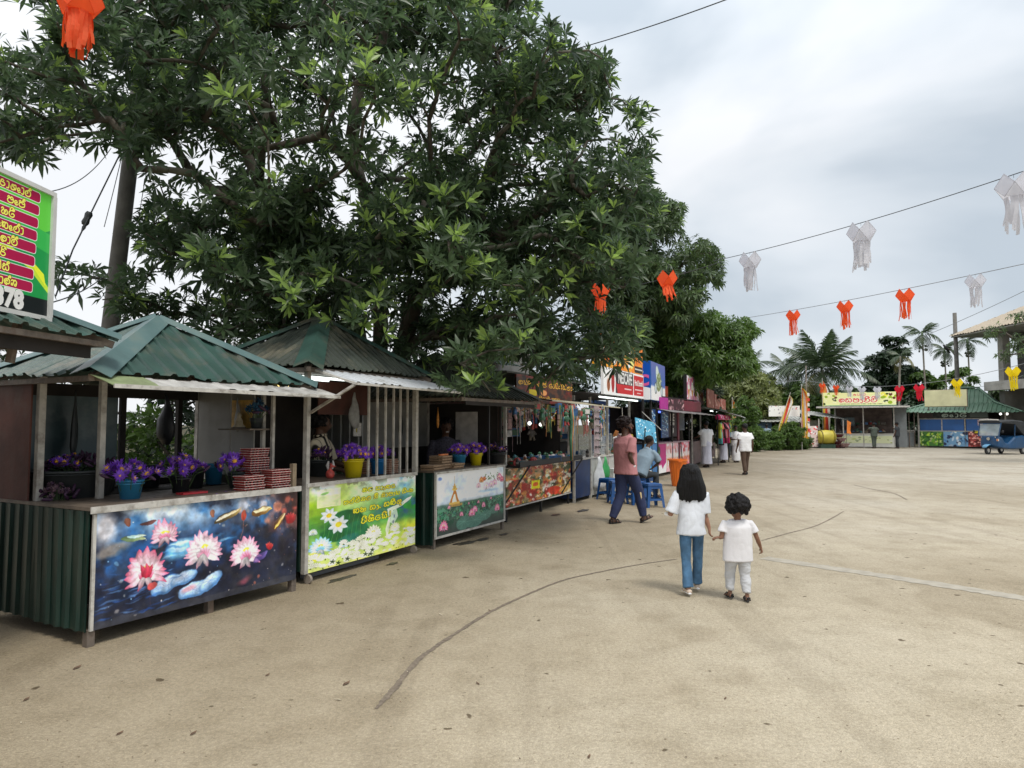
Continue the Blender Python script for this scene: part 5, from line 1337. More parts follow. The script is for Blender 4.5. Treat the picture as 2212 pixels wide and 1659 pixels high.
bx('back_wall', M_whitep, S5, 0, L5, 1.72, 1.74, .0, 2.25); bx('back_shelf', M_ply, S5, .2, L5 - .2, 1.5, 1.7, 1.2, 1.23); bx('back_shelf', M_ply, S5, .2, L5 - .2, 1.5, 1.7, 1.65, 1.68); bx('dark_lining', M_blackw, S5, .02, L5, 1.70, 1.715, .2, 1.15)
bx('left_wall', M_blackw, S5, -.01, .0, .3, 1.7, .9, 2.22); bx('ceiling', M_blackw, S5, -.1, L5, -.3, 1.75, 2.24, 2.27)
fs = Art(560, 110, (.93, .92, .92)); fs.rect(150, 4, 395, 110, (.17, .16, .17)); fs.poly([(150, 52), (395, 48), (395, 106), (330, 110), (180, 106)], (.72, .07, .12)); fs.rect(405, 8, 556, 106, (.72, .07, .12), 4); fs.poly([(385, 110), (398, 80), (412, 110)], (.93, .92, .92)); fs.poly([(160, 52), (395, 46), (395, 58), (160, 60)], (.17, .16, .17))
fs.ell(60, 60, 26, 40, (.85, .82, .8), 0, 3); fs.ell(60, 70, 18, 26, (.55, .3, .15), 0, 3); fs.ell(115, 55, 20, 44, (.6, .1, .1), 0, 3); fs.rect(0, 100, 560, 110, (.95, .94, .92))
for i in range(9): fs.rect(425 + i * 13, 70, 434 + i * 13, 76, (.95, .9, .9))
for i in range(5): fs.rect(455 + i * 12, 86, 463 + i * 12, 91, (.95, .9, .9))
for i in range(9): fs.rect(270 + i * 11, 74, 278 + i * 11, 80, (.95, .9, .9))
fa = bx('fascia_sign', print_mat('coffee_fascia', fs, .35, .06), S5, .86, L5, -.36, -.3, 2.26, 2.85)
M_wt = mat('sign_white', (.82, .81, .79), .5, .03)
text_mesh('NESCAFÉ', .36, M_wt, 'sign_lettering', S5, (2.47, -.365, 2.66), (R(90), 0, 0), .008, sx=.76)
text_mesh('Hot & Smooth', .2, M_wt, 'sign_lettering', S5, (3.63, -.365, 2.62), (R(90), 0, 0), .004, sx=.62)
ob = Art(480, 150, (.90, .48, .06)); ob.cloudmix((.95, .62, .15), 4, 51, .4, .6)
for x, c in ((60, (.98, .95, .9)), (120, (.85, .35, .08)), (185, (.98, .96, .94)), (250, (.93, .75, .25)), (330, (.98, .97, .95)), (300, (.85, .6, .3)), (360, (.95, .85, .5))):
    ob.ell(x, 80, 26, 52, c, .2, 3); ob.ell(x + 6, 60, 12, 20, tuple(v * .8 for v in c), 0, 4)
ob.rect(385, 110, 478, 146, (.13, .08, .07), 3)
for i in range(7): ob.rect(392 + i * 12, 122, 401 + i * 12, 130, (.9, .88, .85))
bx('food_banner', print_mat('orange_banner', ob, .35, .05), S5, .3, L5, -.34, -.3, 2.87, 3.55)
for a, b in ((.9, 1.9), (2.0, 2.9), (3.0, 3.9)): MB().tube((a, -.25, 2.2), (b, -.25, 2.2), .018).build('tube_light', M_tube, S5)
for x0, x1 in ((1.5, 2.3), (3.0, 3.9)):
    bx('display_case', M_glass, S5, x0, x1, .05, .45, .9, 1.35)
    mb = MB()
    for x in (x0, x1):
        for y in (.05, .45): mb.bar((x, y, .89), (x, y, 1.36), .02)
    for z in (.9, 1.12, 1.36):
        for y in (.05, .45): mb.bar((x0, y, z), (x1, y, z), .02)
    mb.build('case_frame', M_trim, S5)

# ------------------------------------------------------------------ blue ice cream stall
S6, L6 = root_on('ice_cream_stall', 'bright blue ice cream kiosk with a box sign and pictured ices', (3.58, 19.0), (4.3, 20.7), 'market stalls along the plaza')
ic = Art(220, 280, (.25, .62, .85)); ic.poly([(20, 120), (60, 90), (95, 160), (90, 260), (15, 260)], (.9, .4, .5)); ic.poly([(0, 235), (110, 215), (220, 225), (220, 280), (0, 280)], (.93, .94, .95))
ic.ell(125, 120, 55, 70, (.80, .72, .30), 0, 4); ic.ell(125, 75, 45, 35, (.95, .92, .9), 0, 4)
r_ = random.Random(2)
for i in range(40): ic.petal(125 + r_.uniform(-45, 45), 110 + r_.uniform(-60, 70), r_.uniform(0, 6.2), 26, 5, (.95, .9, .8), r_.choice([(.9, .35, .3), (.95, .8, .3), (.3, .5, .2), (.2, .3, .6), (.98, .97, .95)]))
for k in range(4): ic.poly([(92 + k * 22, 190), (108 + k * 22, 190), (100 + k * 20, 262)], (.72, .45, .22)); ic.stroke([(95 + k * 14, 60), (88 + k * 18, 20)], 4, (.15, .2, .4))
bx('counter_front', print_mat('ice_print', ic, .35, .05), S6, .02, 1.02, -.012, 0, .1, 1.06); bx('counter_side', M_blue, S6, -.012, 0, .02, .9, .1, 1.06); bx('counter_top', M_black, S6, -.03, L6, -.03, .95, 1.065, 1.1); bx('plinth', M_steel, S6, -.02, L6, -.02, .9, 0, .09); bx('counter_front', M_blue, S6, 1.06, L6, -.012, 0, .1, 1.06)
for x, y in ((0, 0), (1.04, 0), (L6, 0), (0, 1.0), (L6, 1.5), (0, 1.5)): post(S6, x, y, 0, 2.3, .055, M_black)
mb_ = Art(200, 260, (.06, .22, .42)); r_ = random.Random(6)
for i in range(34): mb_.ell(r_.uniform(10, 190), r_.uniform(10, 230), r_.uniform(7, 14), r_.uniform(5, 9), r_.choice([(.93, .93, .9), (.3, .6, .8), (.8, .9, .95)]), 0, 2, .9)
for i in range(18): mb_.rect(20 + (i % 3) * 60, 20 + i * 13, 55 + (i % 3) * 60, 24 + i * 13, (.7, .85, .9), 0, .8)
MPm = print_mat('menu_board', mb_, .35, .05)
bx('menu_board', MPm, S6, 1.08, L6 - .02, .02, .04, 1.15, 2.05); bx('menu_board', MPm, S6, 2.0, 3.15, -.12, -.10, 1.2, 2.0); bx('menu_board', MPm, S6, .15, 1.0, 1.2, 1.22, 1.15, 2.05); bx('inner_wall', M_navy, S6, 0, L6, 1.48, 1.5, .1, 2.3)
bx('box_sign', M_blue, S6, .85, 2.95, -.05, .62, 2.3, 3.42)
bs = Art(200, 200, (.33, .40, .66)); bs.vgrad([(0, (.42, .45, .68)), (.6, (.3, .42, .7)), (.66, (.92, .94, .97)), (1, (.95, .96, .98))])
bs.ell(90, 70, 24, 58, (.80, .85, .82), -.25, 3); bs.ell(105, 100, 34, 52, (.45, .5, .3), .2, 4); bs.ell(60, 135, 17, 32, (.2, .22, .25), 0, 2); bs.ell(60, 135, 12, 26, (.75, .8, .82), 0, 2); bs.ell(148, 145, 17, 32, (.2, .22, .25), 0, 2); bs.ell(148, 145, 12, 26, (.75, .8, .82), 0, 2)
for i in range(30): bs.petal(105 + r_.uniform(-30, 30), 95 + r_.uniform(-60, 40), r_.uniform(0, 6), 22, 3, (.85, .9, .85), (.5, .55, .35), .8)
bx('sign_face', print_mat('box_sign_face', bs, .3, .04), S6, .86, 2.94, -.065, -.052, 2.31, 3.41)
sd_ = Art(80, 200, (.05, .30, .66)); sd_.poly([(0, 140), (30, 130), (55, 140), (80, 128), (80, 200), (0, 200)], (.93, .95, .97)); sd_.ell(45, 55, 20, 16, (.95, .9, .8), 0, 3)
bx('sign_face', print_mat('box_sign_side', sd_, .3, .04, 'YZ'), S6, .834, .848, -.04, .6, 2.31, 3.41)
text_mesh('IC', .42, mat('pink_letter', (.8, .12, .35), .4), 'sign_lettering', S6, (.830, .2, 2.85), (R(90), 0, R(-90)), .02)
MB().bar((-.02, -.5, 1.45), (-.02, .02, 1.95), .018).build('awning_brace', M_trim, S6)
o = bx('tilted_menu', print_mat('light_menu', abstract(160, 160, (.28, .55, .66), [(.1, .2, .35), (.9, .95, .95)], 60, 5, 2, 7), .4, .05), S6, -.45, .25, -.01, .01, -.3, .3); o.location = (0, -.15, 1.42); o.rotation_euler = (R(-20), R(12), R(-38))
MB().bar((-.3, -.1, 1.1), (-.3, -.12, 1.5), .03).build('menu_stand', M_black, S6)

# ------------------------------------------------------------------ magenta ice cream parlour
S7, L7 = root_on('ice_cream_stall', 'magenta and pink ice cream stall with dark ICE cream board inside', (4.45, 21.3), (6.25, 24.6), 'market stalls along the plaza')
mg = Art(160, 200, (.70, .03, .45)); mg.poly([(0, 120), (30, 150), (60, 140), (90, 175), (120, 150), (160, 130), (160, 200), (0, 200)], (.93, .9, .93)); mg.ell(20, 50, 26, 34, (.05, .22, .12), 0, 3); mg.ell(20, 55, 12, 12, (.2, .5, .25), 0, 2)
bx('counter_front', print_mat('magenta_print', mg, .35, .05), S7, 0, .85, -.012, 0, .1, 1.0); bx('counter_front', print_mat('cone_print', cones(300, 220, (.88, .68, .70), 7, 7), .35, .05), S7, .88, 2.3, -.012, 0, .1, 1.0)
M_mar = mat('maroon_panel', (.16, .008, .03), .4, .2); bx('red_column', M_mar, S7, 2.32, 2.5, -.03, 0, .1, 1.0); bx('counter_front', print_mat('cone_print_red', cones(300, 200, (.80, .25, .35), 17, 6), .35, .05), S7, 2.52, L7, -.012, 0, .1, 1.0)
bx('counter_top', mat('pink_top', (.42, .28, .32), .4, .2), S7, -.02, L7 + .02, -.04, .7, 1.0, 1.04); bx('counter_side', M_mar, S7, -.012, 0, .02, .7, .1, 1.0)
for x in (0, 1.6, L7): post(S7, x, 0, 0 if x else 0, 2.1, .05, M_black); post(S7, x, 1.8, 0, 2.2, .05, M_black)
MB().bar((1.7, -.3, .35), (2.5, -.05, 1.0), .03).build('prop_stick', M_black, S7); MB().bar((2.7, -.35, .2), (L7, -.05, 1.0), .03).build('prop_stick', M_black, S7)
M_aub = mat('dark_aubergine', (.018, .006, .016), .5, .2); bx('inner_board', M_aub, S7, 1.35, 2.65, .12, .14, 1.2, 2.04)
text_mesh('ICE', .34, M_wt, 'board_lettering', S7, (2.05, .11, 1.82), (R(90), 0, 0), .01); text_mesh('CREAM', .15, M_wt, 'board_lettering', S7, (2.05, .11, 1.62), (R(90), 0, 0), .004)
hb = MB()
for sx_ in (-1, 1): hb.path([(2.05, .105, 1.30), (2.05 + sx_ * .09, .105, 1.38), (2.05 + sx_ * .1, .105, 1.46), (2.05 + sx_ * .03, .105, 1.47)], [(.01, .02), (.01, .045), (.01, .04), (.01, .01)], 6)
hb.build('heart_emblem', M_wt, S7)
bx('curtain', M_mar, S7, 2.68, 2.9, .1, .13, 1.05, 2.04); bx('glass_panel', mat('grey_glass', (.16, .17, .19), .15, .3, 3), S7, 2.95, L7, .15, .17, 1.4, 2.04); bx('back_wall', M_blackw, S7, 0, L7, 1.8, 1.82, 0, 2.2)
bx('fascia_sign', print_mat('purple_fascia', abstract(240, 60, (.22, .06, .13), [(.5, .3, .35), (.12, .03, .08), (.75, .6, .6)], 40, 3, 3, 14), .4, .05), S7, .35, 2.2, -.25, -.22, 2.06, 2.42); bx('fascia_sign', mat('magenta_sign', (.45, .02, .28), .4), S7, -.5, .33, -.25, -.22, 2.06, 2.42); bx('fascia_sign', M_mar, S7, 2.22, L7 + .8, -.25, -.22, 2.05, 2.4)
mb = MB(); corr(mb, (-.6, -.7, 1.96), (L7 + 1.2, -.7, 1.92), (L7 + 1.2, 0, 2.06), (-.6, 0, 2.06), .14, .012); mb.build('awning_sheet', mat('grey_awning', (.2, .19, .19), .5, .2, dirt=.7), S7)
bx('roof_deck', M_blackw, S7, -.1, L7 + .6, -.2, 1.9, 2.43, 2.46); mb = MB(); corr(mb, (-.2, .2, 2.47), (1.9, .2, 2.47), (1.5, 1.5, 3.25), (.6, 1.5, 3.25), .13, .02); mb.build('green_roof_slope', M_green, S7)
o = bx('leaning_board', mat('red_board', (.5, .09, .05), .5, .5, 5), S7, 1.7, 2.6, .4, .43, 2.5, 2.9)
bx('blue_lamp', mat('lit_blue', (.2, .3, .9), .3, 0, emit=(.12, .2, 1.0), estr=1.5), S7, 1.0, 1.6, .3, .36, 1.98, 2.04)
S7b, Lb = root_on('roof_billboard', 'large faded pink billboard standing on the roofs right of the green slope', (6.0, 23.9), (7.45, 27.1), None, 'billboard')
S7b.location.z = 2.4
bx('board', print_mat('pink_billboard', cones(260, 160, (.75, .42, .58), 27, 5), .4, .3), S7b, 0, Lb, -.03, .0, 0, .9); bx('board_back', M_black, S7b, -.03, -.003, -.03, .08, -.03, .93); bx('board_frame', M_trim, S7b, 0, Lb, -.035, .02, -.04, -.003)
for x in (.3, Lb - .3): MB().bar((x, .02, .3), (x, .6, 0), .03).build('stay', M_black, S7b)

# ------------------------------------------------------------------ last stalls of the row
S8, L8 = root_on('clothing_stall', 'last stall of the row, hung with pink clothing under rusty signs', (6.7, 25.9), (9.6, 33.0), 'market stalls along the plaza')
bx('counter', mat('stall8_counter', (.18, .12, .12), .6, .3, 4), S8, 0, L8, 0, .6, .1, .95); bx('back_wall', M_blackw, S8, 0, L8, 1.8, 1.83, 0, 2.2); bx('roof_deck', M_oldroof, S8, -.2, L8 + .2, -.5, 1.9, 2.2, 2.24)
for x in (0, 2.5, 5, L8): post(S8, x, 0, 0, 2.2, .05, M_post); post(S8, x, 1.8, 0, 2.2, .05, M_blackw)
rs = abstract(260, 60, (.50, .24, .19), [(.65, .4, .32), (.4, .15, .12), (.8, .7, .65)], 50, 13, 3, 10)
for i in range(3): bx('fascia_sign', print_mat('rusty_sign_%d' % i, rs, .5, .3) if i == 0 else bpy.data.materials['rusty_sign_0'], S8, .2 + i * 2.5, 2.5 + i * 2.5, -.55, -.52, 2.25, 2.95 - .1 * i)
mb = MB(); corr(mb, (3.0, -1.5, 1.95), (L8, -1.4, 1.9), (L8, -.5, 2.15), (3.0, -.5, 2.15), .14, .012); mb.build('awning_sheet', M_clear, S8)
for x in (2, 4.4, 6.5): MB().tube((x, -.45, 2.14), (x + .9, -.45, 2.14), .02).build('tube_light', M_tube, S8)

# ------------------------------------------------------------------ stall with the menu sign at the left edge
S0, L0 = root_on('food_stall', 'food stall at the left edge whose green roof juts in under the tall menu sign', (-3.95, 2.9), (-3.62, 4.75), 'market stalls along the plaza')
bx('counter', M_brown, S0, 0, L0, 0, .5, .1, 1.0); bx('back_wall', M_blackw, S0, 0, L0, 1.6, 1.62, 0, 2.2); bx('right_wall', M_brown, S0, L0 - .02, L0, .5, 1.6, 0, 2.2)
for x in (0, L0 - .04): post(S0, x, 0, 0, 2.2, .05); post(S0, x, 1.6, 0, 2.2, .05); bx('leg', M_steel, S0, x, x + .04, .2, .24, 0, .1)
hip_roof(S0, -.4, 2.35, -.6, 1.9, 2.23, 2.85, M_green, M_cap, pitch=.14, amp=.02, cw=.1, apex=(1.0, .65))
bx('dark_fascia', M_blackw, S0, -.3, 2.25, -.5, -.47, 2.08, 2.19)
sg = thing('menu_sign', 'tall green menu sign with magenta bars of yellow lettering and the digits 378', 'sign', (0, 0, 0), 0)
pr = at(104, 689, 4.75); pl = at(-260, 640, 3.55)
d = Vector((pr.x - pl.x, pr.y - pl.y, 0)); Ls = d.length; sg.location = (pl.x, pl.y, pr.z - .02); sg.rotation_euler = (0, R(0), math.atan2(d.y, d.x))
Hs = .90
bx('sign_face', print_mat('menu_sign', menu_sign(), .35, .03), sg, 0, Ls - .03, -.012, 0, .03, Hs - .03)
mb = MB(); mb.box(-.02, Ls, -.03, .06, 0, .03); mb.box(-.02, Ls, -.03, .06, Hs - .03, Hs); mb.box(Ls - .03, Ls + .005, -.03, .06, .03, Hs - .03); mb.build('sign_frame', mat('sign_frame', (.6, .6, .58), .4, .1), sg)
bx('sign_back', M_blackw, sg, 0, Ls - .03, .04, .055, .03, Hs - .03)
for x in (.3, Ls - .2): MB().bar((x, .05, 0), (x, .1, -.3), .04).build('bracket', M_steel, sg)
text_mesh('378', .16, M_wt, 'phone_number', sg, (Ls - .37, -.0155, .095), (R(90), 0, 0), .008)
# ================================================================== flowers, buckets and goods on the counters
M_lily = mat('lily_petal', (.17, .045, .50), .5, .4, 30); M_lily_in = mat('lily_inner', (.36, .16, .66), .5, .3, 30); M_lilyc = mat('lily_centre', (.85, .42, .04), .6, .2, 30)
M_bud = mat('dark_bud', (.045, .014, .045), .6, .4, 20); M_stem = mat('stem', (.05, .09, .03), .6, .3)
def lily_mesh(seed, r=.064, pet=13, m=(M_lily, M_lilyc, M_lily_in)):
    r_ = random.Random(seed); mb = MB()
    for ring in range(2):
        k_ = pet if ring == 0 else pet - 4
        for k in range(k_):
            a = 2 * math.pi * k / k_ + r_.uniform(-.12, .12) + ring * .3; L_ = r * r_.uniform(.85, 1.12) * (1 - .22 * ring); w_ = r * .15; el = (.28 if ring == 0 else .75) + r_.uniform(-.1, .1)
            c, s = math.cos(a), math.sin(a); f = lambda u, v, z: (c * u - s * v, s * u + c * v, z)
            z = L_ * math.sin(el); x = L_ * math.cos(el)
            mb.add([f(.004, 0, 0), f(x * .55, w_, z * .4), f(x * .55, 0, z * .33), f(x * .55, -w_, z * .4), f(x, 0, z * 1.05)], [(0, 2, 1), (0, 3, 2), (1, 2, 4), (2, 3, 4)], 0 if ring == 0 else 2)
    mb.lathe([(.004, -.002), (r * .26, .006), (r * .3, .02), (r * .14, .028)], 8, mi=1)
    return mb.mesh('flower', list(m))
LILY = [lily_mesh(i) for i in range(4)]
LILYS = [lily_mesh(i + 9, .045) for i in range(2)]
bm_ = MB(); bm_.path([(0, 0, -.02), (0, 0, .01), (0, 0, .05), (0, 0, .075)], [.006, .016, .014, .002], 6)
BUD = bm_.mesh('bud', M_bud, smooth=True)
def bunch(p, R_, n, label, group='bunches of purple water lilies', h=.1, buds=3, meshes=None, name='lily_bunch', tilt=.8, seed=None):
    r_ = random.Random(seed if seed is not None else int(abs(p.x * 977 + p.y * 131)))
    t = thing(name, label, 'flowers', p, 0, group)
    mb = MB()
    for i in range(n + buds):
        a = i * 2.4 + r_.uniform(-.3, .3); q = math.sqrt((i + .5) / (n + buds)); x, y = R_ * q * math.cos(a), R_ * q * math.sin(a); z = h + .09 * (1 - q * q) + r_.uniform(-.02, .03)
        mb.path([(x * .3, y * .3, -.1), (x * .6, y * .6, z * .5), (x, y, z)], [.003, .003, .004], 4)
        o = link('flower' if i < n else 'bud', (meshes or LILY)[r_.randrange(len(meshes or LILY))] if i < n else BUD, t, (x, y, z), (r_.uniform(-.25, .25) - math.sin(a) * q * tilt + .65, r_.uniform(-.2, .2) + math.cos(a) * q * tilt, r_.uniform(0, 6.28)))
        o.scale = (r_.uniform(.85, 1.15),) * 3
    o = mb.build('stems', M_stem, t); o['kind'] = 'stuff'
    return t
def bucket(p, r0, r1, h, m, label, group='plastic buckets on the stall counters', name='bucket', handle=True):
    mb = MB(); mb.lathe([(r0 * .2, .004), (r0, 0), (r1, h), (r1 * 1.07, h), (r1 * 1.07, h - .012), (r1 * 1.04, h - .012), (r1 * 1.04, h + .004), (r1 * .95, h + .004), (r0 * .93, .02), (0.001, .02)], 28, cap=False)
    t = thing(name, label, 'bucket' if name == 'bucket' else 'tub', p, 0, group)
    mb.build('bucket_body' if name == 'bucket' else 'tub_body', m, t, smooth=True)
    mb = MB(); mb.lathe([(r1 * 1.075, h - .03), (r1 * 1.09, h - .027), (r1 * 1.075, h - .022)], 28, cap=False); mb.build('rim_ring', m, t)
    if handle:
        hb_ = MB(); hb_.path([(r1 * 1.08 * math.cos(a), -r1 * 1.02 * 1.0 + abs(math.sin(a)) * -.01 + r1, h - .02 - r1 * .6 * math.sin(a)) for a in np.linspace(0, math.pi, 9)], .003, 5); hb_.build('handle', M_steel, t)
    return t
P_blue = mat('sky_blue_plastic', (.035, .24, .44), .35, .08, 3, dirt=.2); P_blue2 = mat('bright_blue_plastic', (.02, .22, .58), .35, .08, 3, dirt=.2); P_yel = mat('yellow_plastic', (.72, .60, .015), .35, .06, 3, dirt=.2)
P_blk = mat('black_plastic', (.016, .018, .022), .45, .2, 3, dirt=.3, dirtcol=(.07, .07, .07)); P_gry = mat('charcoal_plastic', (.035, .042, .045), .5, .2, 3, dirt=.4, dirtcol=(.1, .1, .1))
def on(S, x, y, z=1.0): return W(S, x, y, z)
def at_top(S, px, yl, z=1.0):                    # point on the counter (height z) shown at px,yl
    d = ray(px, yl); k = (z - HC) / d.z; p = d * k; return Vector((p.x, p.y, z))
q = at_top(S1, 281, 1077); bucket(q, .072, .095, .15, P_blue, 'sky blue bucket of open purple lilies on the lotus stall counter'); bunch(q + Vector((0, 0, .12)), .21, 20, 'purple lilies fanned out of the sky blue bucket', h=.05, seed=1)
q = at_top(S1, 390, 1064); bucket(q, .065, .085, .15, P_blk, 'black bucket second from left among the lotus stall lilies'); bunch(q + Vector((0, 0, .12)), .20, 19, 'purple lilies in the black bucket mid-counter of the lotus stall', h=.07, seed=2)
q = at_top(S1, 512, 1054); bucket(q, .065, .085, .15, P_gry, 'charcoal bucket beside the red trays on the lotus stall'); bunch(q + Vector((-.02, 0, .12)), .19, 17, 'purple lilies in the charcoal bucket next to the red trays', h=.07, seed=3)
q = on(S1, .42, 1.0); q = on(S1, .40, .62) + (on(S1, .0, .35) - on(S1, 0, 0)); bucket(q, .27, .32, .22, P_gry, 'wide charcoal tub at the back left of the lotus stall', 'wide plastic tubs', 'tub', False); bunch(q + Vector((0, 0, .18)), .27, 26, 'dark closed lilies massed in the wide charcoal tub', 'bunches of dark closed lilies', .04, 30, [LILYS[0], BUD], seed=4)
q = on(S1, .16, .75); bunch(q + Vector((0, 0, .01)), .13, 16, 'faded mauve blossoms heaped at the left end of the lotus stall counter', 'bunches of dark closed lilies', .0, 12, [lily_mesh(70, .04, 11, (mat('faded_petal', (.16, .09, .12), .7, .4, 30), M_bud, mat('faded_petal2', (.25, .17, .18), .7, .3, 30)))], 'blossom_heap', seed=5)
q = on(S1, 1.35, .7); bucket(q, .07, .09, .18, P_blk, 'black bucket hidden behind the two middle lily bunches', name='bucket')
for i, (x, y, lb) in enumerate(((1.0, .25, 'red tray lid lying flat on the lotus stall counter'),)):
    lab(MB().box(-.12, .12, -.05, .05, 0, .015).build('red_lid', mat('red_plastic', (.5, .03, .04), .4), None, loc=on(S1, x, y, 1.001), rot=(0, 0, S1.rotation_euler[2])), lb, 'lid')
r_ = random.Random(1); pm = MB()
for i in range(90):
    x, y = r_.uniform(.4, 1.85), r_.uniform(.02, .5); s_ = r_.uniform(.006, .016); a = r_.uniform(0, 6); p = on(S1, x, y, 1.003)
    pm.add([(p.x, p.y, p.z), (p.x + s_ * math.cos(a), p.y + s_ * math.sin(a), p.z + .004), (p.x + s_ * math.cos(a + .8), p.y + s_ * math.sin(a + .8), p.z + .002)], [(0, 1, 2)], r_.randrange(2))
lab(pm.build('fallen_petals', [M_lily, M_bud]), 'purple petal scraps strewn over the lotus stall counter', 'petals', kind='stuff')
# shelf with the blue flower pot
q = on(S1, L1 - .16, .42, 1.561); bucket(q, .045, .06, .1, P_gry, 'small grey pot of blue flowers on the wall shelf', name='bucket', handle=False)
M_bl = mat('blue_petal', (.015, .10, .20), .5, .4, 20); bunch(q + Vector((0, 0, .09)), .12, 13, 'dark blue artificial flowers in the pot on the wall shelf', 'shelf ornaments', .06, 4, [lily_mesh(80, .055, 9, (M_bl, mat('blue_core', (.02, .05, .12)), M_bl))], 'flower_spray', seed=8)
q = on(S1, L1 - .17, .66, 1.561); t = thing('shelf_statuette', 'small cream seated ornament on the wall shelf beside the blue flowers', 'ornament', q, 0, 'shelf ornaments')
mb = MB(); mb.lathe([(.05, 0), (.06, .02), (.04, .04), (.035, .08), (.02, .11), (.024, .13), (.01, .16)], 12); mb.build('figure', mat('cream_ceramic', (.45, .38, .26), .5, .3, 20), t, smooth=True); MB().lathe([(.07, 0), (.07, .012), (.06, .014)], 12, (0, 0, -.0)).build('base', M_ply, t)

# things kept at the back of the lotus stall
for i, (x, y, r_0, h_, m_, lb) in enumerate(((1.2, 1.2, .13, .2, P_blk, 'black tub standing on the shelf under the open back window'), (.75, 1.15, .11, .24, P_gry, 'tall charcoal bucket by the blue sheet at the back'), (1.62, 1.18, .12, .16, mat('wicker', (.12, .075, .04), .8, .4, 20, .5), 'round brown basket on the shelf by the off white panels'), (1.75, .95, .09, .2, P_blue, 'blue bucket in shade beside the off white panels'))):
    bucket(on(S1, x, y, 1.0 if y > 1.4 else 1.0), r_0 * .8, r_0, h_, m_, lb, 'things at the back of the lotus stall', 'bucket', False)
bx('inner_table', M_blackw, S1, .52, 1.9, .9, 1.5, .95, .995)
def hung(S, x, y, z, h, w_, m, lb, sd): 
    mb = MB(); r3 = random.Random(sd); mb.path([(r3.uniform(-.02, .02), 0, -h * k / 6) for k in range(7)], [(w_ * f * r3.uniform(.9, 1.1), w_ * f * .35) for f in (.12, .3, .6, .85, 1.0, .9, .4)], 9)
    lab(mb.build('hanging_bag', m, None, smooth=True, loc=on(S, x, y, z), rot=(0, 0, r3.uniform(0, 3))), lb, 'bag', 'bags hanging inside the flower stalls')
hung(S1, 1.45, 1.3, 1.9, .5, .11, P_blk, 'black plastic bag hanging by the back window of the lotus stall', 1); hung(S1, 1.9, .8, 1.88, .35, .07, mat('milky_bag', (.3, .3, .29), .5, .2, 20), 'milky plastic bag hanging from the eave beside the wall panels', 2); hung(S1, .62, 1.4, 1.9, .6, .08, P_gry, 'grey cloth bag hanging against the blue sheet', 3)
hung(S2, 1.5, .6, 2.0, .45, .08, MATS['milky_bag'], 'milky bag hanging behind the white bars', 4); hung(S3, .5, .9, 1.9, .5, .1, P_blk, 'black bag hanging under the grey roof of the pagoda stall', 5); hung(S3, .85, .5, 1.85, .3, .06, mat('orange_garland', (.5, .2, .03), .7, .4, 30), 'orange garland hanging in the pagoda stall', 6)

# woven trays (red and white) and brown lattice stacks
def tray_mesh(w_, d_, h_, mred, mwhite, nm='tray'):
    mb = MB()
    for x in np.linspace(0, w_, 6): mb.box(x - .007, x + .007, 0, d_, 0, h_ - .009, 0)
    mb.box(-.012, w_ + .012, -.004, .004, h_ - .0085, h_ - .004, 1); mb.box(-.012, w_ + .012, d_ - .004, d_ + .004, h_ - .0085, h_ - .004, 1)
    for x in (0, w_): mb.box(x - .004, x + .004, .005, d_ - .005, h_ - .0085, h_ - .004, 1); mb.box(.004, w_ - .004, .012, d_ - .012, .001, h_ - .004, 0)
    return mb.mesh(nm, [mred, mwhite])
TR = tray_mesh(.20, .15, .022, mat('red_tray', (.24, .016, .012), .5, .3, 20), mat('tray_strip', (.62, .45, .42), .5, .25, 20))
TR2 = tray_mesh(.16, .14, .022, mat('brown_tray', (.34, .16, .10), .6, .3, 20), mat('pale_tray_strip', (.55, .40, .32), .5, .25, 20))
ORD = ['bottom', 'second lowest', 'third from the bottom', 'fourth from the bottom', 'fifth from the bottom', 'sixth from the bottom', 'seventh from the bottom', 'eighth from the bottom', 'ninth from the bottom', 'tenth from the bottom'] + ['%dth from the bottom' % k for k in range(11, 30)]
def stack(S, x, y, n, me, h_, name, label, cat, grp, z0=1.001, jit=.008, seed=1, rz=0.0):
    r_ = random.Random(seed)
    for i in range(n):
        o = link(name, me, None, on(S, x + r_.uniform(-jit, jit), y + r_.uniform(-jit, jit), z0 + i * h_), (0, 0, S.rotation_euler[2] + rz + r_.uniform(-.04, .04)))
        lab(o, (ORD[i] if n - i > 2 or i < 2 else ('topmost', 'second from the top')[n - 1 - i]) + ' ' + label, cat, grp)
stack(S1, 1.58, .20, 17, TR, .0222, 'tray', 'red tray of the tall stack by the lilies', 'tray', 'red trays stacked on the lotus stall', seed=1)
stack(S1, 1.68, .02, 8, TR, .0222, 'tray', 'red tray of the low stack at the counter corner', 'tray', 'red trays stacked on the lotus stall', seed=2)
stack(S1, 1.40, .05, 6, TR, .0222, 'tray', 'red tray of the lowest stack at the counter edge', 'tray', 'red trays stacked on the lotus stall', seed=3)
stack(S2, 1.55, .10, 8, TR2, .0222, 'tray', 'brown and pink tray of the stack right of the blue bucket', 'tray', 'brown trays stacked on the blessing stall', seed=4)
stack(S2, 1.42, .3, 7, TR2, .0222, 'tray', 'brown tray of the stack behind the bright blue bucket', 'tray', 'brown trays stacked on the blessing stall', seed=5)
M_lat = mat('brown_lattice', (.27, .18, .11), .7, .25, 20, .3)
def lattice(w_, d_, h_, nx, ny):
    mb = MB()
    for i in range(nx + 1):
        x = w_ * i / nx; mb.box(x - .005, x + .005, 0, d_, 0, h_ * .6)
    for j in range(ny + 1):
        y = d_ * j / ny; mb.box(-.006, w_ + .006, y - .004, y + .004, h_ * .4, h_ * .95)
    return mb.mesh('lattice_tray', M_lat)
LT = lattice(.24, .2, .036, 7, 4)
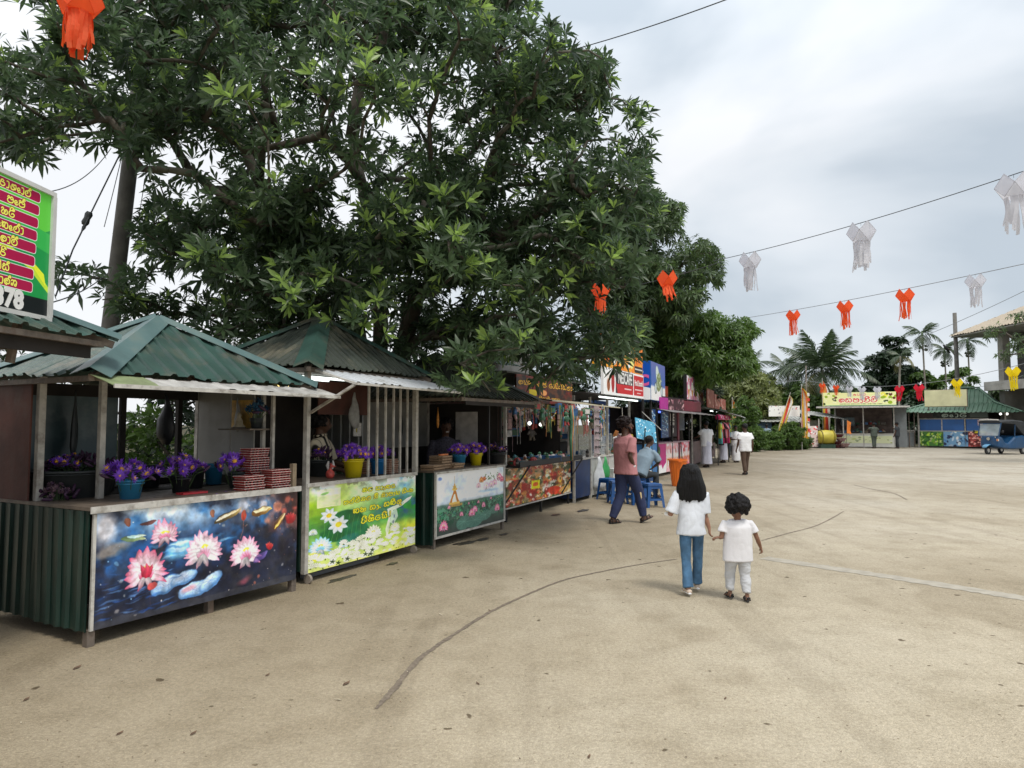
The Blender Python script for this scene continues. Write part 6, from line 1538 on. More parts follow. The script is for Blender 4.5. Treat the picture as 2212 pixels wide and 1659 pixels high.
stack(S3, .28, .06, 5, LT, .036, 'lattice_tray', 'brown lattice tray of the block on the pagoda stall', 'tray', 'brown lattice trays on the pagoda stall', seed=6)
for k, (x, y) in enumerate(((.02, .02), (.50, .0))): stack(S3, x, y, 2, LT, .036, 'lattice_tray', ('brown lattice tray lying left of the block', 'brown lattice tray lying right of the block')[k], 'tray', 'brown lattice trays on the pagoda stall', seed=7 + k)
lab(MB().box(0, .2, 0, .03, 0, .02).build('orange_packet', mat('orange_packet', (.75, .2, .05), .4, .4, 20), None, loc=on(S3, .3, .1, 1.183), rot=(0, 0, S3.rotation_euler[2])), 'orange packet lying on top of the brown lattice block', 'packet')
# stall 2 counter
q = at_top(S2, 681, 1030); bucket(q + Vector((.02, .12, 0)), .12, .14, .19, P_gry, 'large charcoal bucket before the man in the striped shirt'); bunch(q + Vector((.02, .12, .16)), .13, 12, 'limp dark lilies in the large charcoal bucket', 'bunches of dark closed lilies', .04, 14, [LILYS[0], BUD], seed=11)
q = at_top(S2, 763, 1031); bucket(q, .085, .115, .21, P_yel, 'yellow bucket of lilies on the green and yellow print stall'); bunch(q + Vector((0, 0, .17)), .2, 30, 'purple lilies crowding the large yellow bucket', h=.06, seed=12)
q = at_top(S2, 817, 1023); bucket(q, .085, .10, .18, P_blue2, 'bright blue bucket on the green and yellow print stall'); bunch(q + Vector((0, 0, .14)), .19, 26, 'purple lilies in the bright blue bucket', h=.06, seed=13)
q = at_top(S2, 713, 1033); t = thing('carrier_bag', 'small knotted red and white carrier bag between the charcoal and yellow buckets', 'bag', q)
mb = MB(); mb.path([(0, 0, 0), (0, 0, .03), (0, 0, .07), (0, 0, .10), (.01, 0, .12), (.03, 0, .15)], [.03, .05, .045, .018, .012, .04], 9); mb.build('bag_body', mat('red_bag', (.62, .09, .07), .45, .35, 25, .3), t, smooth=True)
mb = MB(); mb.path([(-.02, 0, .09), (-.03, .0, .14), (-.02, 0, .19)], [.012, .022, .008], 7); mb.path([(.02, 0, .1), (.035, 0, .15), (.03, 0, .2)], [.01, .018, .006], 7); mb.build('bag_handles', mat('white_bag', (.55, .53, .52), .5, .2, 20), t, smooth=True)
t = thing('hanging_ribbon', 'long yellow plastic strip hanging inside the green and yellow print stall', 'ribbon', on(S2, L2 - .25, .75, 2.0))
mb = MB(); mb.path([(0, 0, 0), (.005, 0, -.12), (-.005, 0, -.26), (0, 0, -.42), (0, 0, -.5)], [(.035, .006), (.03, .008), (.018, .008), (.028, .007), (.02, .004)], 8); mb.build('strip', mat('yellow_strip', (.5, .43, .03), .5, .2, 20), t)
# stall 3 counter
q = at_top(S3, 992, 1008); bucket(q, .075, .095, .17, P_blue, 'light blue bucket on the pagoda stall counter'); bunch(q + Vector((0, 0, .13)), .17, 20, 'purple lilies in the light blue bucket of the pagoda stall', h=.06, seed=14)
q = at_top(S3, 1028, 1005); bucket(q, .07, .095, .18, P_yel, 'yellow bucket on the pagoda stall counter'); bunch(q + Vector((0, 0, .14)), .16, 20, 'purple lilies in the yellow bucket of the pagoda stall', h=.06, seed=15)
q = at_top(S3, 1070, 1001); bucket(q, .13, .17, .17, P_blk, 'wide black tub at the right end of the pagoda stall', 'wide plastic tubs', 'tub', False); bunch(q + Vector((0, 0, .14)), .19, 22, 'maroon closed lilies in the wide black tub', 'bunches of dark closed lilies', .04, 24, [LILYS[1], BUD], seed=16)
for i, (px_, py_) in enumerate(((793, 885), (900, 905))): pass

# toys and packets on and above the toy stall
r_ = random.Random(77)
PC = [mat('toy_%d' % i, tuple(v * .62 + .02 for v in c), .45, .35, 14, .2, 30) for i, c in enumerate([(.6, .05, .04), (.75, .55, .05), (.05, .2, .5), (.05, .22, .10), (.95, .92, .88), (.5, .16, .05), (.8, .5, .52), (.35, .31, .28), (.7, .25, .05), (.35, .28, .18), (.1, .35, .4), (.04, .03, .03)])]
PCN = ['red', 'yellow', 'blue', 'green', 'white', 'rust', 'pink', 'taupe', 'orange', 'tan', 'teal', 'black']
def packet_mesh(k):
    mb = MB(); rr = random.Random(k); kind = k % 6
    if kind == 0:                                    # strip of small blister packs
        for j in range(5): mb.box(-.06, .06, -.006, .012, -.12 * j - .11, -.12 * j - .005, rr.randrange(3))
    elif kind == 1:                                  # bead and ribbon tassels
        for j in range(7):
            x = -.05 + .017 * j; mb.path([(x, 0, 0), (x + rr.uniform(-.02, .02), .01, -.25), (x * 1.5, 0, -.5 - rr.uniform(0, .15))], .006, 5, rr.randrange(3))
    elif kind == 2:                                  # bagged ball / doll
        mb.path([(0, 0, 0), (0, 0, -.08), (0, 0, -.16), (0, 0, -.3), (0, 0, -.38)], [.008, .03, .09, .1, .02], 9, 0); mb.ball((0, -.04, -.22), .06, 8, 6, 1); mb.ball((.04, -.05, -.3), .04, 8, 5, 2)
    elif kind == 3:                                  # soft toy
        mb.ball((0, 0, -.12), (.06, .05, .055), 9, 6, 0); mb.ball((0, 0, -.25), (.075, .06, .09), 9, 6, 0)
        for s_ in (-1, 1): mb.ball((s_ * .05, 0, -.07), .022, 6, 5, 1); mb.path([(s_ * .05, 0, -.2), (s_ * .12, -.01, -.27)], [.028, .02], 7, 0); mb.path([(s_ * .035, 0, -.31), (s_ * .06, -.03, -.4)], [.032, .026], 7, 1)
        mb.path([(0, 0, 0), (0, 0, -.08)], .004, 4, 2)
    elif kind == 4:                                  # toy car box
        mb.box(-.1, .1, -.04, .04, -.2, -.04, 0); mb.box(-.08, .08, -.046, -.041, -.18, -.07, 1); mb.path([(0, 0, 0), (0, 0, -.04)], .004, 4, 2)
    else:                                            # whistle string and pinwheel
        for j in range(6):
            a = j * 1.047; mb.add([(0, -.02, -.15), (.1 * math.cos(a), -.01, -.15 + .1 * math.sin(a)), (.09 * math.cos(a + .6), -.05, -.15 + .09 * math.sin(a + .6))], [(0, 1, 2)], j % 3)
        mb.path([(0, 0, 0), (0, 0, -.55)], .006, 5, 1)
    ix = [rr.randrange(len(PC)) for _ in range(3)]; PKC.append(PCN[ix[0]] + ' and ' + PCN[ix[1]]); return mb.mesh('hanging_toy', [PC[j] for j in ix])
PKC = []; PM = [packet_mesh(k) for k in range(24)]
KN = ['blister pack strip', 'ribbon and bead bunch', 'bagged ball', 'small soft toy', 'boxed toy', 'paper pinwheel']
def hang(S, x, y, z, k, sc_, where, grp='toys and goods hanging at the toy stall', cat='toy'):
    if k % 6 == 2: k = (k + (1, 2, 3)[k // 6 % 3]) % 24
    o = link('hanging_toy', PM[k], None, on(S, x, y, z), (0, 0, S.rotation_euler[2] + r_.uniform(-.5, .5)), sc_)
    lab(o, PKC[k] + ' ' + KN[k % 6] + ' ' + where, cat, grp); return o
for i in range(90):
    x = L4 * (i + .5) / 90 + r_.uniform(-.05, .05); row = i % 3
    hang(S4, max(.05, x), (-.5, -.1, .5)[row] + r_.uniform(-.06, .06), (2.0, 2.05, 2.1)[row] - r_.uniform(0, .12), r_.randrange(24), r_.uniform(.5, .95), 'hanging ' + ('under the toy stall front rail', 'at the front edge of the toy stall', 'inside the toy stall')[row])
for i in range(26):
    hang(S4, L4 * (i + .5) / 26, 1.0 + r_.uniform(-.3, .4), 2.15 - r_.uniform(0, .6), r_.randrange(24), r_.uniform(.9, 1.3), 'in the dim back of the toy stall')
for i in range(7): hang(S4, L4 + .1 + .12 * i, -.45, 2.0, (2, 3, 0, 2, 3, 5, 1)[i] + 6 * (i % 4), 1.2, 'hanging past the right end of the toy stall')
def goods_mesh(k):
    mb = MB(); rr = random.Random(k + 100); kind = k % 4
    if kind == 0: mb.box(-.07, .07, -.05, .05, 0, .09, 0); mb.box(-.055, .055, -.056, -.051, .015, .075, 1)
    elif kind == 1: mb.ball((0, 0, .05), (.06, .05, .05), 8, 6, 0); mb.ball((.02, -.03, .11), .03, 7, 5, 1)
    elif kind == 2: mb.path([(-.07, 0, .02), (0, 0, .05), (.07, 0, .02)], [.02, .04, .02], 8, 0); mb.box(-.03, .03, -.045, -.035, .01, .06, 1)
    else: mb.lathe([(.03, 0), (.035, .1), (.02, .12), (.02, .14)], 9, mi=0); mb.lathe([(.036, .03), (.036, .07)], 9, mi=1, cap=False)
    ix = [rr.randrange(len(PC)) for _ in range(2)]; GKC.append(PCN[ix[0]] + ' and ' + PCN[ix[1]]); return mb.mesh('counter_good', [PC[j] for j in ix])
GKC = []; GM = [goods_mesh(k) for k in range(16)]
GN = ['boxed sweet or toy', 'round wrapped toy', 'bow-shaped wrapped packet', 'small capped bottle']
for i in range(44):
    x, y = L4 * ((i * .618) % 1) * .96 + .05, -.2 + .42 * (i / 44); k = (i * 5 + 3) % 16
    lab(link('counter_good', GM[k], None, on(S4, x, y, .926), (0, 0, r_.uniform(0, 6)), r_.uniform(.8, 1.2)), GKC[k] + ' ' + GN[k % 4] + ' on the toy stall counter', 'goods', 'small goods laid out on the toy stall counter')
t = thing('toy_strip_card', 'long pale card of dark sunglasses-like toys hanging at the toy stall right post', 'display card', on(S4, L4 - .15, -.62, 1.98), S4.rotation_euler[2])
bx('card', mat('pink_card', (.42, .33, .34), .6, .15, 8), t, -.16, .16, -.005, .005, -1.02, 0)
for j in range(7):
    for s_ in (-1, 1): MB().path([(s_ * .02, -.02, -.14 * j - .13), (s_ * .12, -.02, -.14 * j - .11), (s_ * .14, -.02, -.14 * j - .15)], [.025, .03, .015], 7, ell=.4).build('pack', PC[11] if j % 2 else PC[7], t)
t = thing('swim_ring_pack', 'green and red inflatable tubes hanging mid toy stall', 'toy', on(S4, 1.65, -.55, 1.95), S4.rotation_euler[2], 'toys and goods hanging at the toy stall')
for j, c in enumerate((3, 0, 1, 2)): MB().path([(j * .03, 0, 0), (j * .035 + .02, 0, -.3), (j * .03 - .02, 0, -.6), (j * .02, 0, -1.0)], [.012, .035, .03, .02], 7).build('tube', PC[c], t, smooth=True)
for i, (px_, py_, Y) in enumerate(((1131, 984, 12.1), (1288, 1009, 15), (1168, 972, 12.6), (1271, 914, 14.5), (1298, 886, 16.5))): pass
for i, (x, y, z, S, wh) in enumerate(((.55, -.2, 1.62, S4, 'left part of the toy stall'), (1.05, -.2, 1.6, S4, 'middle of the toy stall'), (L4 + .05, -.4, 1.68, S4, 'toy stall right corner post'))):
    t = thing('light_bulb', 'bare lit white bulb hanging at the ' + wh, 'light bulb', on(S, x, y, z), 0, 'lit bulbs hung in the toy stall')
    MB().ball((0, 0, 0), .032, 10, 8).build('glass', M_bulb, t, smooth=True); MB().tube((0, 0, .035), (0, 0, .08), .014).build('socket', M_trim, t); MB().tube((0, 0, .08), (0, 0, 2.05 - z), .003, n=4).build('cord', M_black, t)

# goods at the coffee stall
def sheet_bag(p, rz, h, w_, m, label, grp, name='plastic_bag', seed=1):
    rr = random.Random(seed); mb = MB(); pts = []
    mb.path([(rr.uniform(-.02, .02), 0, -h * k / 6) for k in range(7)], [(w_ * f * rr.uniform(.9, 1.1), w_ * f * .3) for f in (.15, .35, .55, .8, .95, 1.0, .7)], 10)
    return lab(mb.build(name, m, None, smooth=True, loc=p, rot=(0, 0, rz)), label, 'bag', grp)
M_wbag = mat('white_film', (.60, .62, .63), .4, .15, 9, .5, 12); M_wc = mat('white_carton', (.62, .62, .60), .5, .2, 9, dirt=.3)
sheet_bag(on(S5, 1.25, -.12, .9), .4, .75, .16, M_wbag, 'white plastic sack hanging at the left end of the coffee stall', 'bags hung at the coffee stall')
sheet_bag(on(S5, 1.6, -.15, .88), .5, .5, .12, mat('green_film', (.05, .35, .1), .4, .2), 'green plastic bag hanging beside the white sack', 'bags hung at the coffee stall', seed=3)
lab(bx('carton', M_wc, None, -.15, .15, -.12, .12, 0, .6, loc=on(S5, 1.9, -.2, 0), rot=(0, 0, .9)), 'tall white carton standing before the coffee stall', 'carton')
t = thing('snack_bundle', 'bundle of bright orange and yellow snack packets hanging at the coffee stall', 'snack bundle', on(S5, 1.75, -.5, 1.98), S5.rotation_euler[2])
rr = random.Random(6)
for j in range(16):
    a, h_ = rr.uniform(0, 6.28), rr.uniform(0, .62); q_ = .05 + .14 * math.sin(h_ / .62 * 2.6)
    mb = MB(); mb.path([(-.0, 0, .08), (0, 0, .06), (0, 0, 0), (0, 0, -.07)], [(.05, .004), (.055, .02), (.06, .025), (.05, .004)], 6); mb.build('snack_packet', PC[(8, 1, 4, 0, 8, 1, 6)[j % 7]], t, loc=(q_ * math.cos(a), q_ * math.sin(a), -.25 - h_), rot=(rr.uniform(-.6, .6), rr.uniform(-.6, .6), a))
MB().tube((0, 0, 0), (0, 0, -.25), .006).build('string', M_trim, t)
for i in range(14):
    k = (i * 5 + 3) % 16; lab(link('counter_good', GM[k], None, on(S5, 1.1 + 3.2 * i / 14, .1 + .5 * (i % 2), .891 if i % 2 else 1.361 if 1.5 < 1.1 + 3.2 * i / 14 < 2.3 else .891), (0, 0, i), 1.2), GKC[k] + ' ' + GN[k % 4] + ' on the coffee stall counter', 'goods', 'goods on the coffee stall counter')
for i in range(22):
    k = (i * 5 + 3) % 16; lab(link('counter_good', GM[k], None, on(S5, .4 + 3.9 * (i % 11) / 11, 1.6, 1.231 if i < 11 else 1.681), (0, 0, i), 1.4), GKC[k] + ' ' + GN[k % 4] + (' on the lower back shelf of the coffee stall' if i < 11 else ' on the upper back shelf of the coffee stall'), 'goods', 'goods on the coffee stall shelves')
t = thing('plastic_crate', 'dark plastic crate hung at the front corner of the blue kiosk', 'crate', gp(1346, 1046) + Vector((0, 0, 0)), .5)
mb = MB()
for z in (.0, .12, .24, .33): mb.box(-.2, .2, -.15, -.14, z, z + .05); mb.box(-.2, .2, .14, .15, z, z + .05); mb.box(-.2, -.19, -.139, .139, z, z + .05); mb.box(.19, .2, -.139, .139, z, z + .05)
for x in (-.19, 0, .19): mb.box(x - .01, x + .01, -.155, -.151, 0, .38)
mb.box(-.19, .19, -.14, .14, .001, .01); mb.build('crate_body', P_blk, t)

# blue stools
M_stool = mat('blue_stool_plastic', (.010, .075, .25), .4, .12, 4, dirt=.3, dirtcol=(.15, .16, .17))
def stool_at(p, rz, label):
    t = thing('stool', label, 'stool', p, rz, 'blue plastic stools by the coffee stall')
    mb = MB(); mb.box(-.145, .145, -.145, .145, .43, .455); mb.box(-.155, .155, -.155, .155, .415, .43); mb.box(-.03, .03, -.01, .01, .4552, .457); mb.build('seat', M_stool, t, bevel=.008)
    for sx_ in (-1, 1):
        for sy in (-1, 1):
            lg = MB(); a, b = Vector((sx_ * .125, sy * .125, .42)), Vector((sx_ * .175, sy * .175, 0))
            lg.add([a + Vector((-sx_ * .05, sy * .02, 0)), a + Vector((sx_ * .02, sy * .02, 0)), a + Vector((sx_ * .02, -sy * .05, 0)), b + Vector((-sx_ * .035, sy * .012, 0)), b + Vector((sx_ * .012, sy * .012, 0)), b + Vector((sx_ * .012, -sy * .035, 0)), a + Vector((0, 0, 0)), b + Vector((-sx_ * .004, -sy * .004, 0))],
                   [(0, 1, 4, 3), (1, 2, 5, 4), (2, 6, 7, 5), (6, 0, 3, 7), (3, 4, 5, 7), (0, 6, 2, 1)]); lg.build('leg', M_stool, t)
    for k in range(4):
        a = k * math.pi / 2; c, s = round(math.cos(a)), round(math.sin(a)); mb = MB()
        def f(u, v, z): return (c * v - s * u, s * v + c * u, z)
        for z0, z1, v, hw in ((.13, .17, .163, .15), (.36, .415, .142, .12)):
            mb.add([f(-hw, v, z0), f(hw, v, z0), f(hw, v - .006, z1), f(-hw, v - .006, z1), f(-hw, v - .01, z0), f(hw, v - .01, z0), f(hw, v - .016, z1), f(-hw, v - .016, z1)], [(0, 1, 2, 3), (4, 7, 6, 5), (0, 4, 5, 1), (3, 2, 6, 7), (0, 3, 7, 4), (1, 5, 6, 2)])
        mb.build('rail', M_stool, t)
    return t
SL = ((1411, 1096, .25, 'blue stool standing furthest right and nearest the orange bin'), (1372, 1090, .5, 'blue stool behind and left of the rightmost one'), (1336, 1088, .1, 'blue stool behind the striding legs of the man in pink'), (1316, 1080, .7, 'blue stool left of the man in pink, by the white sack'), (1398, 1075, .9, 'blue stool furthest back beside the blue kiosk plinth'))
for x, y, rz, lb in SL: stool_at(gp(x, y) + Vector((0, .1, 0)), rz, lb)

# orange bin
t = thing('waste_bin', 'tall orange plastic bin standing before the magenta ice cream stall', 'bin', gp(1465, 1050))
M_or = mat('orange_plastic', (.75, .17, .015), .4, .08, 4, dirt=.2)
mb = MB(); prof = [(.15, 0), (.19, .33), (.225, .62), (.235, .625), (.235, .66), (.255, .665), (.255, .70), (.225, .70), (.22, .66), (.14, .03), (.001, .03)]; mb.lathe(prof, 30, cap=False); mb.build('bin_body', M_or, t, smooth=False)
mb = MB()
for k in range(20):
    a = 2 * math.pi * k / 20; mb.bar((.152 * math.cos(a), .152 * math.sin(a), .02), (.226 * math.cos(a), .226 * math.sin(a), .6), .012)
mb.build('ribs', M_or, t)['kind'] = 'stuff'
for s_ in (-1, 1): MB().box(-.05, .05, s_ * .27 - .02, s_ * .27 + .02, .63, .655).build('handle', M_or, t)

# clothes rack by the last stall
M_cl = [mat('cloth_%d' % i, c, .8, .15, 8, .3, 20) for i, c in enumerate([(.62, .03, .16), (.72, .60, .62), (.05, .02, .03), (.6, .68, .1), (.1, .45, .5), (.85, .2, .15), (.25, .02, .06), (.75, .3, .4), (.6, .58, .55)])]
rk = thing('clothes_rack', 'metal rack hung with pink clothes at the last stall of the row', 'rack', (8.1, 27.4, 0), R(64))
mb = MB()
for x in (0, 2.6):
    mb.tube((x, 0, 0), (x, 0, 1.95), .02)
for z in (1.9, 1.35): mb.tube((0, 0, z), (2.6, 0, z), .015)
mb.build('rack_frame', M_black, rk)
r2 = random.Random(12)
def garment(p, rz, m, kind, label, sc_=1.0):
    mb = MB()
    if kind == 0: mb.path([(0, 0, 0), (0, 0, -.06), (0, 0, -.3), (0, 0, -.62)], [(.06, .02), (.19, .04), (.17, .06), (.2, .07)], 10); mb.path([(.12, 0, -.07), (.27, 0, -.25)], [(.06, .04), (.06, .04)], 7); mb.path([(-.12, 0, -.07), (-.27, 0, -.25)], [(.06, .04), (.06, .04)], 7)
    elif kind == 1: mb.ball((0, 0, -.1), (.13, .12, .11), 10, 7); mb.path([(-.18, -.05, -.16), (0, -.14, -.17), (.18, -.05, -.16)], [(.03, .02), (.06, .02), (.03, .02)], 7)
    else: mb.path([(0, 0, 0), (0, 0, -.1), (0, 0, -.4)], [(.1, .03), (.13, .05), (.11, .06)], 9); mb.path([(.06, 0, -.38), (.08, 0, -.85)], [(.07, .05), (.06, .05)], 8); mb.path([(-.06, 0, -.38), (-.08, 0, -.85)], [(.07, .05), (.06, .05)], 8)
    return lab(mb.build('garment' if kind != 1 else 'hat', m, None, smooth=True, loc=p, rot=(0, 0, rz)), label, 'clothing' if kind != 1 else 'hat', 'clothes hung on the rack at the last stall')
CN = ['crimson', 'pale pink', 'black', 'lime', 'teal', 'coral red', 'maroon', 'rose', 'cream']
for i in range(12):
    k = (0, 1, 0, 7, 6, 0, 5, 1, 0, 7, 2, 0)[i]; c, s = math.cos(R(64)), math.sin(R(64)); x = .12 + i * .215
    garment(Vector((8.1 + c * x, 27.4 + s * x, 1.99)), R(64) + r2.uniform(-.4, .4), M_cl[k], 1, CN[k] + ' hat on the top bar of the clothes rack')
for i in range(14):
    k = (3, 4, 5, 2, 0, 7, 8, 6, 5, 2, 0, 1, 4, 3)[i]; x = .1 + i * .18; c, s = math.cos(R(64)), math.sin(R(64))
    garment(Vector((8.1 + c * x + .05 * s, 27.4 + s * x - .05 * c, 1.68)), R(64) + r2.uniform(.3, 1.2), M_cl[k], (0, 2, 0)[i % 3], CN[k] + (' trousers' if i % 3 == 1 else ' top') + ' hanging from the clothes rack')

# ================================================================== far kiosks
KY = 48.0
kx = lambda x: (x - CX) / FOC * KY
kz = lambda y: HC + (HOR - y) / FOC * KY
KA = thing('sweet_kiosk', 'open-fronted sweet kiosk under a pale yellow banner with orange lettering', 'kiosk', (kx(1818), KY + 1, 0), R(-27), 'kiosks at the far end of the plaza')
WA = (kx(1928) - kx(1818)) * 1.02
M_gw = mat('grey_wall', (.17, .185, .19), .8, .15, 2, .2, dirt=.4); M_cw = mat('cream_counter', (.72, .72, .66), .6, .1, 3, dirt=.3)
bx('counter', M_cw, KA, 0, WA, 0, .7, .06, .95); bx('counter_front', print_mat('counter_print', abstract(260, 70, (.80, .82, .66), [(.62, .66, .40), (.9, .9, .85), (.55, .6, .45)], 26, 5, 3, 12), .5, .05), KA, .15, WA - .1, -.02, -.0, .32, .82)
bx('counter_top', M_trim, KA, -.05, WA + .05, -.05, .75, .955, 1.0); bx('back_wall', mat('dim_brown', (.16, .12, .11), .8, .4, 3), KA, 0, WA, 2.2, 2.25, .06, 2.75); bx('left_wall', M_gw, KA, -.06, -.0, .8, 2.2, .06, 2.75); bx('right_wall', M_gw, KA, WA + .02, WA + .8, .25, .4, .06, 2.75)
for z in (1.55, 1.9, 2.2): bx('shelf', M_ply, KA, .4, WA - .3, 1.9, 2.2, z, z + .04)
for x in (-.05, WA * .48, WA): bx('post', M_trim, KA, x, x + .07, -.02, .05, 0, 2.75)
bx('roof_slab', mat('kiosk_roof', (.30, .34, .31), .6, .2, 2, dirt=.6), KA, -1.15, WA + .95, -1.0, 2.6, 2.78, 2.86); bx('roof_edge', M_trim, KA, -1.16, WA + .96, -1.03, -1.002, 2.74, 2.85)
bx('banner_sign', print_mat('sweet_banner', sweet_sign(), .4, .1), KA, -.7, WA + .18, -.75, -.7, 2.9, 3.82); bx('window_board', MATS['translucent_blue_sheet'], KA, .3, 1.2, 1.5, 1.52, 1.5, 2.1)
for x in (-.6, WA): MB().bar((x, -.68, 3.0), (x, .3, 2.87), .05).build('sign_brace', M_steel, KA)
for i in range(22):
    k = (i * 5 + 3) % 16; p = W(KA, .3 + (WA - .6) * (i % 11) / 11, .2 if i < 11 else 1.95, 1.001 if i < 11 else 1.595)
    lab(link('counter_good', GM[k], None, p, (0, 0, i), 1.9), GKC[k] + ' ' + GN[k % 4] + (' on the counter of the sweet kiosk' if i < 11 else ' on the lowest shelf of the sweet kiosk'), 'goods', 'goods displayed in the sweet kiosk')
for i, (x, w_) in enumerate(((1.05, .55), (2.55, .75))):
    t = thing('wide_pan', ('left', 'right')[i] + ' wide black pan on the sweet kiosk counter', 'pan', W(KA, x + .2, .1, 1.001), 0, 'pans in the sweet kiosk'); MB().lathe([(w_ * .3, 0), (w_ * .55, .1), (w_ * .57, .1), (w_ * .3, .015), (.001, .015)], 18, cap=False).build('pan_bowl', M_black, t, smooth=True)
    MB().box(w_ * .5, w_ * .9, -.02, .02, .08, .1).build('pan_handle', M_black, t)

KB = thing('vegetable_kiosk', 'kiosk with flared green hip roof, blank cream sign and vegetable prints', 'kiosk', (kx(1990) + .35, KY + 1, 0), R(-40), 'kiosks at the far end of the plaza')
WB = 5.4; KB.scale = (.93,) * 3
veg = [abstract(150, 100, (.30, .50, .22), [(.5, .75, .2), (.85, .9, .6), (.15, .35, .12), (.7, .8, .25)], 90, 3, 4, 12), abstract(150, 100, (.45, .62, .75), [(.1, .15, .3), (.85, .9, .95), (.3, .5, .7)], 26, 4, 6, 18), abstract(150, 100, (.45, .16, .14), [(.75, .3, .28), (.9, .65, .6), (.35, .08, .08)], 110, 6, 5, 10)]
for i in range(3): bx('front_print', print_mat('veg_%d' % i, veg[i], .4, .05), KB, .05 + i * 1.55, 1.57 + i * 1.55, -.03, 0, .12, 1.2)
lo_ = abstract(150, 100, (.4, .55, .75), [(.75, .35, .6), (.8, .9, .95)], 20, 9, 5, 14)
bx('yellow_label', P_yel, KB, 3.5, 4.2, -.05, -.035, 1.1, 1.28); bx('counter_body', M_gw, KB, .02, WB, .0, .8, .1, 1.2)
for i, (x0, x1) in enumerate(((.1, 1.5), (1.54, 2.9), (3.05, 4.3))): bx('blue_shutter', mat('shutter_blue', (.035, .14, .42), .6, .2, 1.2, dirt=.2), KB, x0, x1, -.02, .01, 1.27, 2.1)
mb = MB()
for x in (.04, 1.52, 2.97, 4.36): mb.box(x - .035, x + .035, -.03, .03, .1, 2.1)
for z in (1.235, 2.14): mb.box(0, 4.4, -.035, .02, z - .03, z + .03)
mb.build('front_frame', M_trim, KB)
lb = Art(320, 50, (.10, .13, .13)); lb.cloudmix((.2, .22, .2), 6, 61, .4, .6); lb.text("රeaට^", 110, 42, 34, (.72, .78, .74), 4.5, gap=.2); lb.rect(240, 4, 318, 46, (.3, .34, .33)); lb.rect(2, 4, 70, 46, (.28, .2, .2), 0, .7)
bx('lettered_band', print_mat('band_print', lb, .5, .1), KB, 0, 4.4, -.03, .0, 2.2, 2.66); bx('notice', mat('notice_print', (.62, .45, .48), .6, .4, 9), KB, 3.75, 4.05, -.035, -.025, 1.65, 2.05)
bx('back_wall', M_blackw, KB, 0, WB, 3.0, 3.05, 0, 2.6)
for x, y in ((0, 0), (WB, 0), (0, 3), (WB, 3)): bx('post', M_trim, KB, x - .05, x + .05, y - .05, y + .05, 0, 2.66)
M_kroof = mat('kiosk_green_roof', (.085, .165, .11), .5, .15, 2, .1, dirt=.35, dirtcol=(.16, .18, .14)); zr = 2.62
def flared(root):
    x0, x1, y0, y1 = -1.3, WB + 1.1, -1.2, 4.2; c0 = [(x0, y0, zr), (x1, y0, zr - .05), (x1, y1, zr), (x0, y1, zr)]; xa, xb, ya, yb = .6, WB - .6, .5, 2.6; c1 = [(xa, ya, zr + .65), (xb, ya, zr + .65), (xb, yb, zr + .65), (xa, yb, zr + .65)]
    rp, rq = (2.5, 1.5, zr + 1.75), (3.7, 1.5, zr + 1.75)
    for i in range(4):
        j = (i + 1) % 4; mb = MB(); corr(mb, c0[i], c0[j], c1[j], c1[i], .28, .05); mb.build('roof_sheet', M_kroof, root)
        mb = MB(); tp = {0: (rq, rp), 1: (rq, None), 2: (rp, rq), 3: (rp, None)}[i]; corr(mb, c1[i], c1[j], tp[0], tp[1], .28, .05); mb.build('upper_roof_sheet', M_kroof, root)
    for i in range(4):
        mb = MB(); mb.path([Vector(c0[i]) + Vector((0, 0, .05)), Vector(c1[i]) + Vector((0, 0, .08)), Vector(rp if i in (0, 3) else rq) + Vector((0, 0, .08))], [(.1, .05)] * 3, 6); mb.build('ridge_cap', M_kroof, root)
    mb = MB(); mb.path([Vector(rp) + Vector((-.1, 0, .1)), Vector(rq) + Vector((.1, 0, .1))], [(.12, .06)] * 2, 6); mb.build('ridge_cap', M_kroof, root)
flared(KB)
bx('blank_sign', mat('cream_sign', (.62, .60, .36), .5, .12, 1.5, dirt=.15, dirtcol=(.75, .74, .6)), KB, .6, 3.25, -.9, -.86, 3.05, 4.25); bx('sign_back', M_steel, KB, .6, 3.3, -.855, -.80, 3.0, 4.28)
for x in (.8, 3.1): bx('sign_post', M_steel, KB, x, x + .06, -.8, -.74, 2.7, 4.0)
for i, x in enumerate((4.75, 5.1)):
    t = thing('light_bulb', ('left', 'right')[i] + ' hanging bulb under the right eave of the vegetable kiosk', 'light bulb', W(KB, x, .2, 2.3), 0, 'bulbs at the far kiosks'); MB().ball((0, 0, 0), .08, 8, 6).build('glass', M_bulb, t, smooth=True); MB().tube((0, 0, .07), (0, 0, .35), .01, n=4).build('cord', M_black, t)
fn = thing('rail_fence', 'white rail fence filling the gap between the two far kiosks', 'fence', (kx(1960), KY + .6, 0)); WF = kx(1986) - kx(1960)
for z in (1.1, 1.2): bx('rail', M_trim, fn, 0, WF, -.02, .02, z - .03, z)
for x in (0, WF * .5, WF - .05): bx('post', M_steel, fn, x, x + .05, .03, .08, 0, 2.5)
bx('infill', M_gw, fn, .05, WF - .05, .09, .1, .1, 1.05)

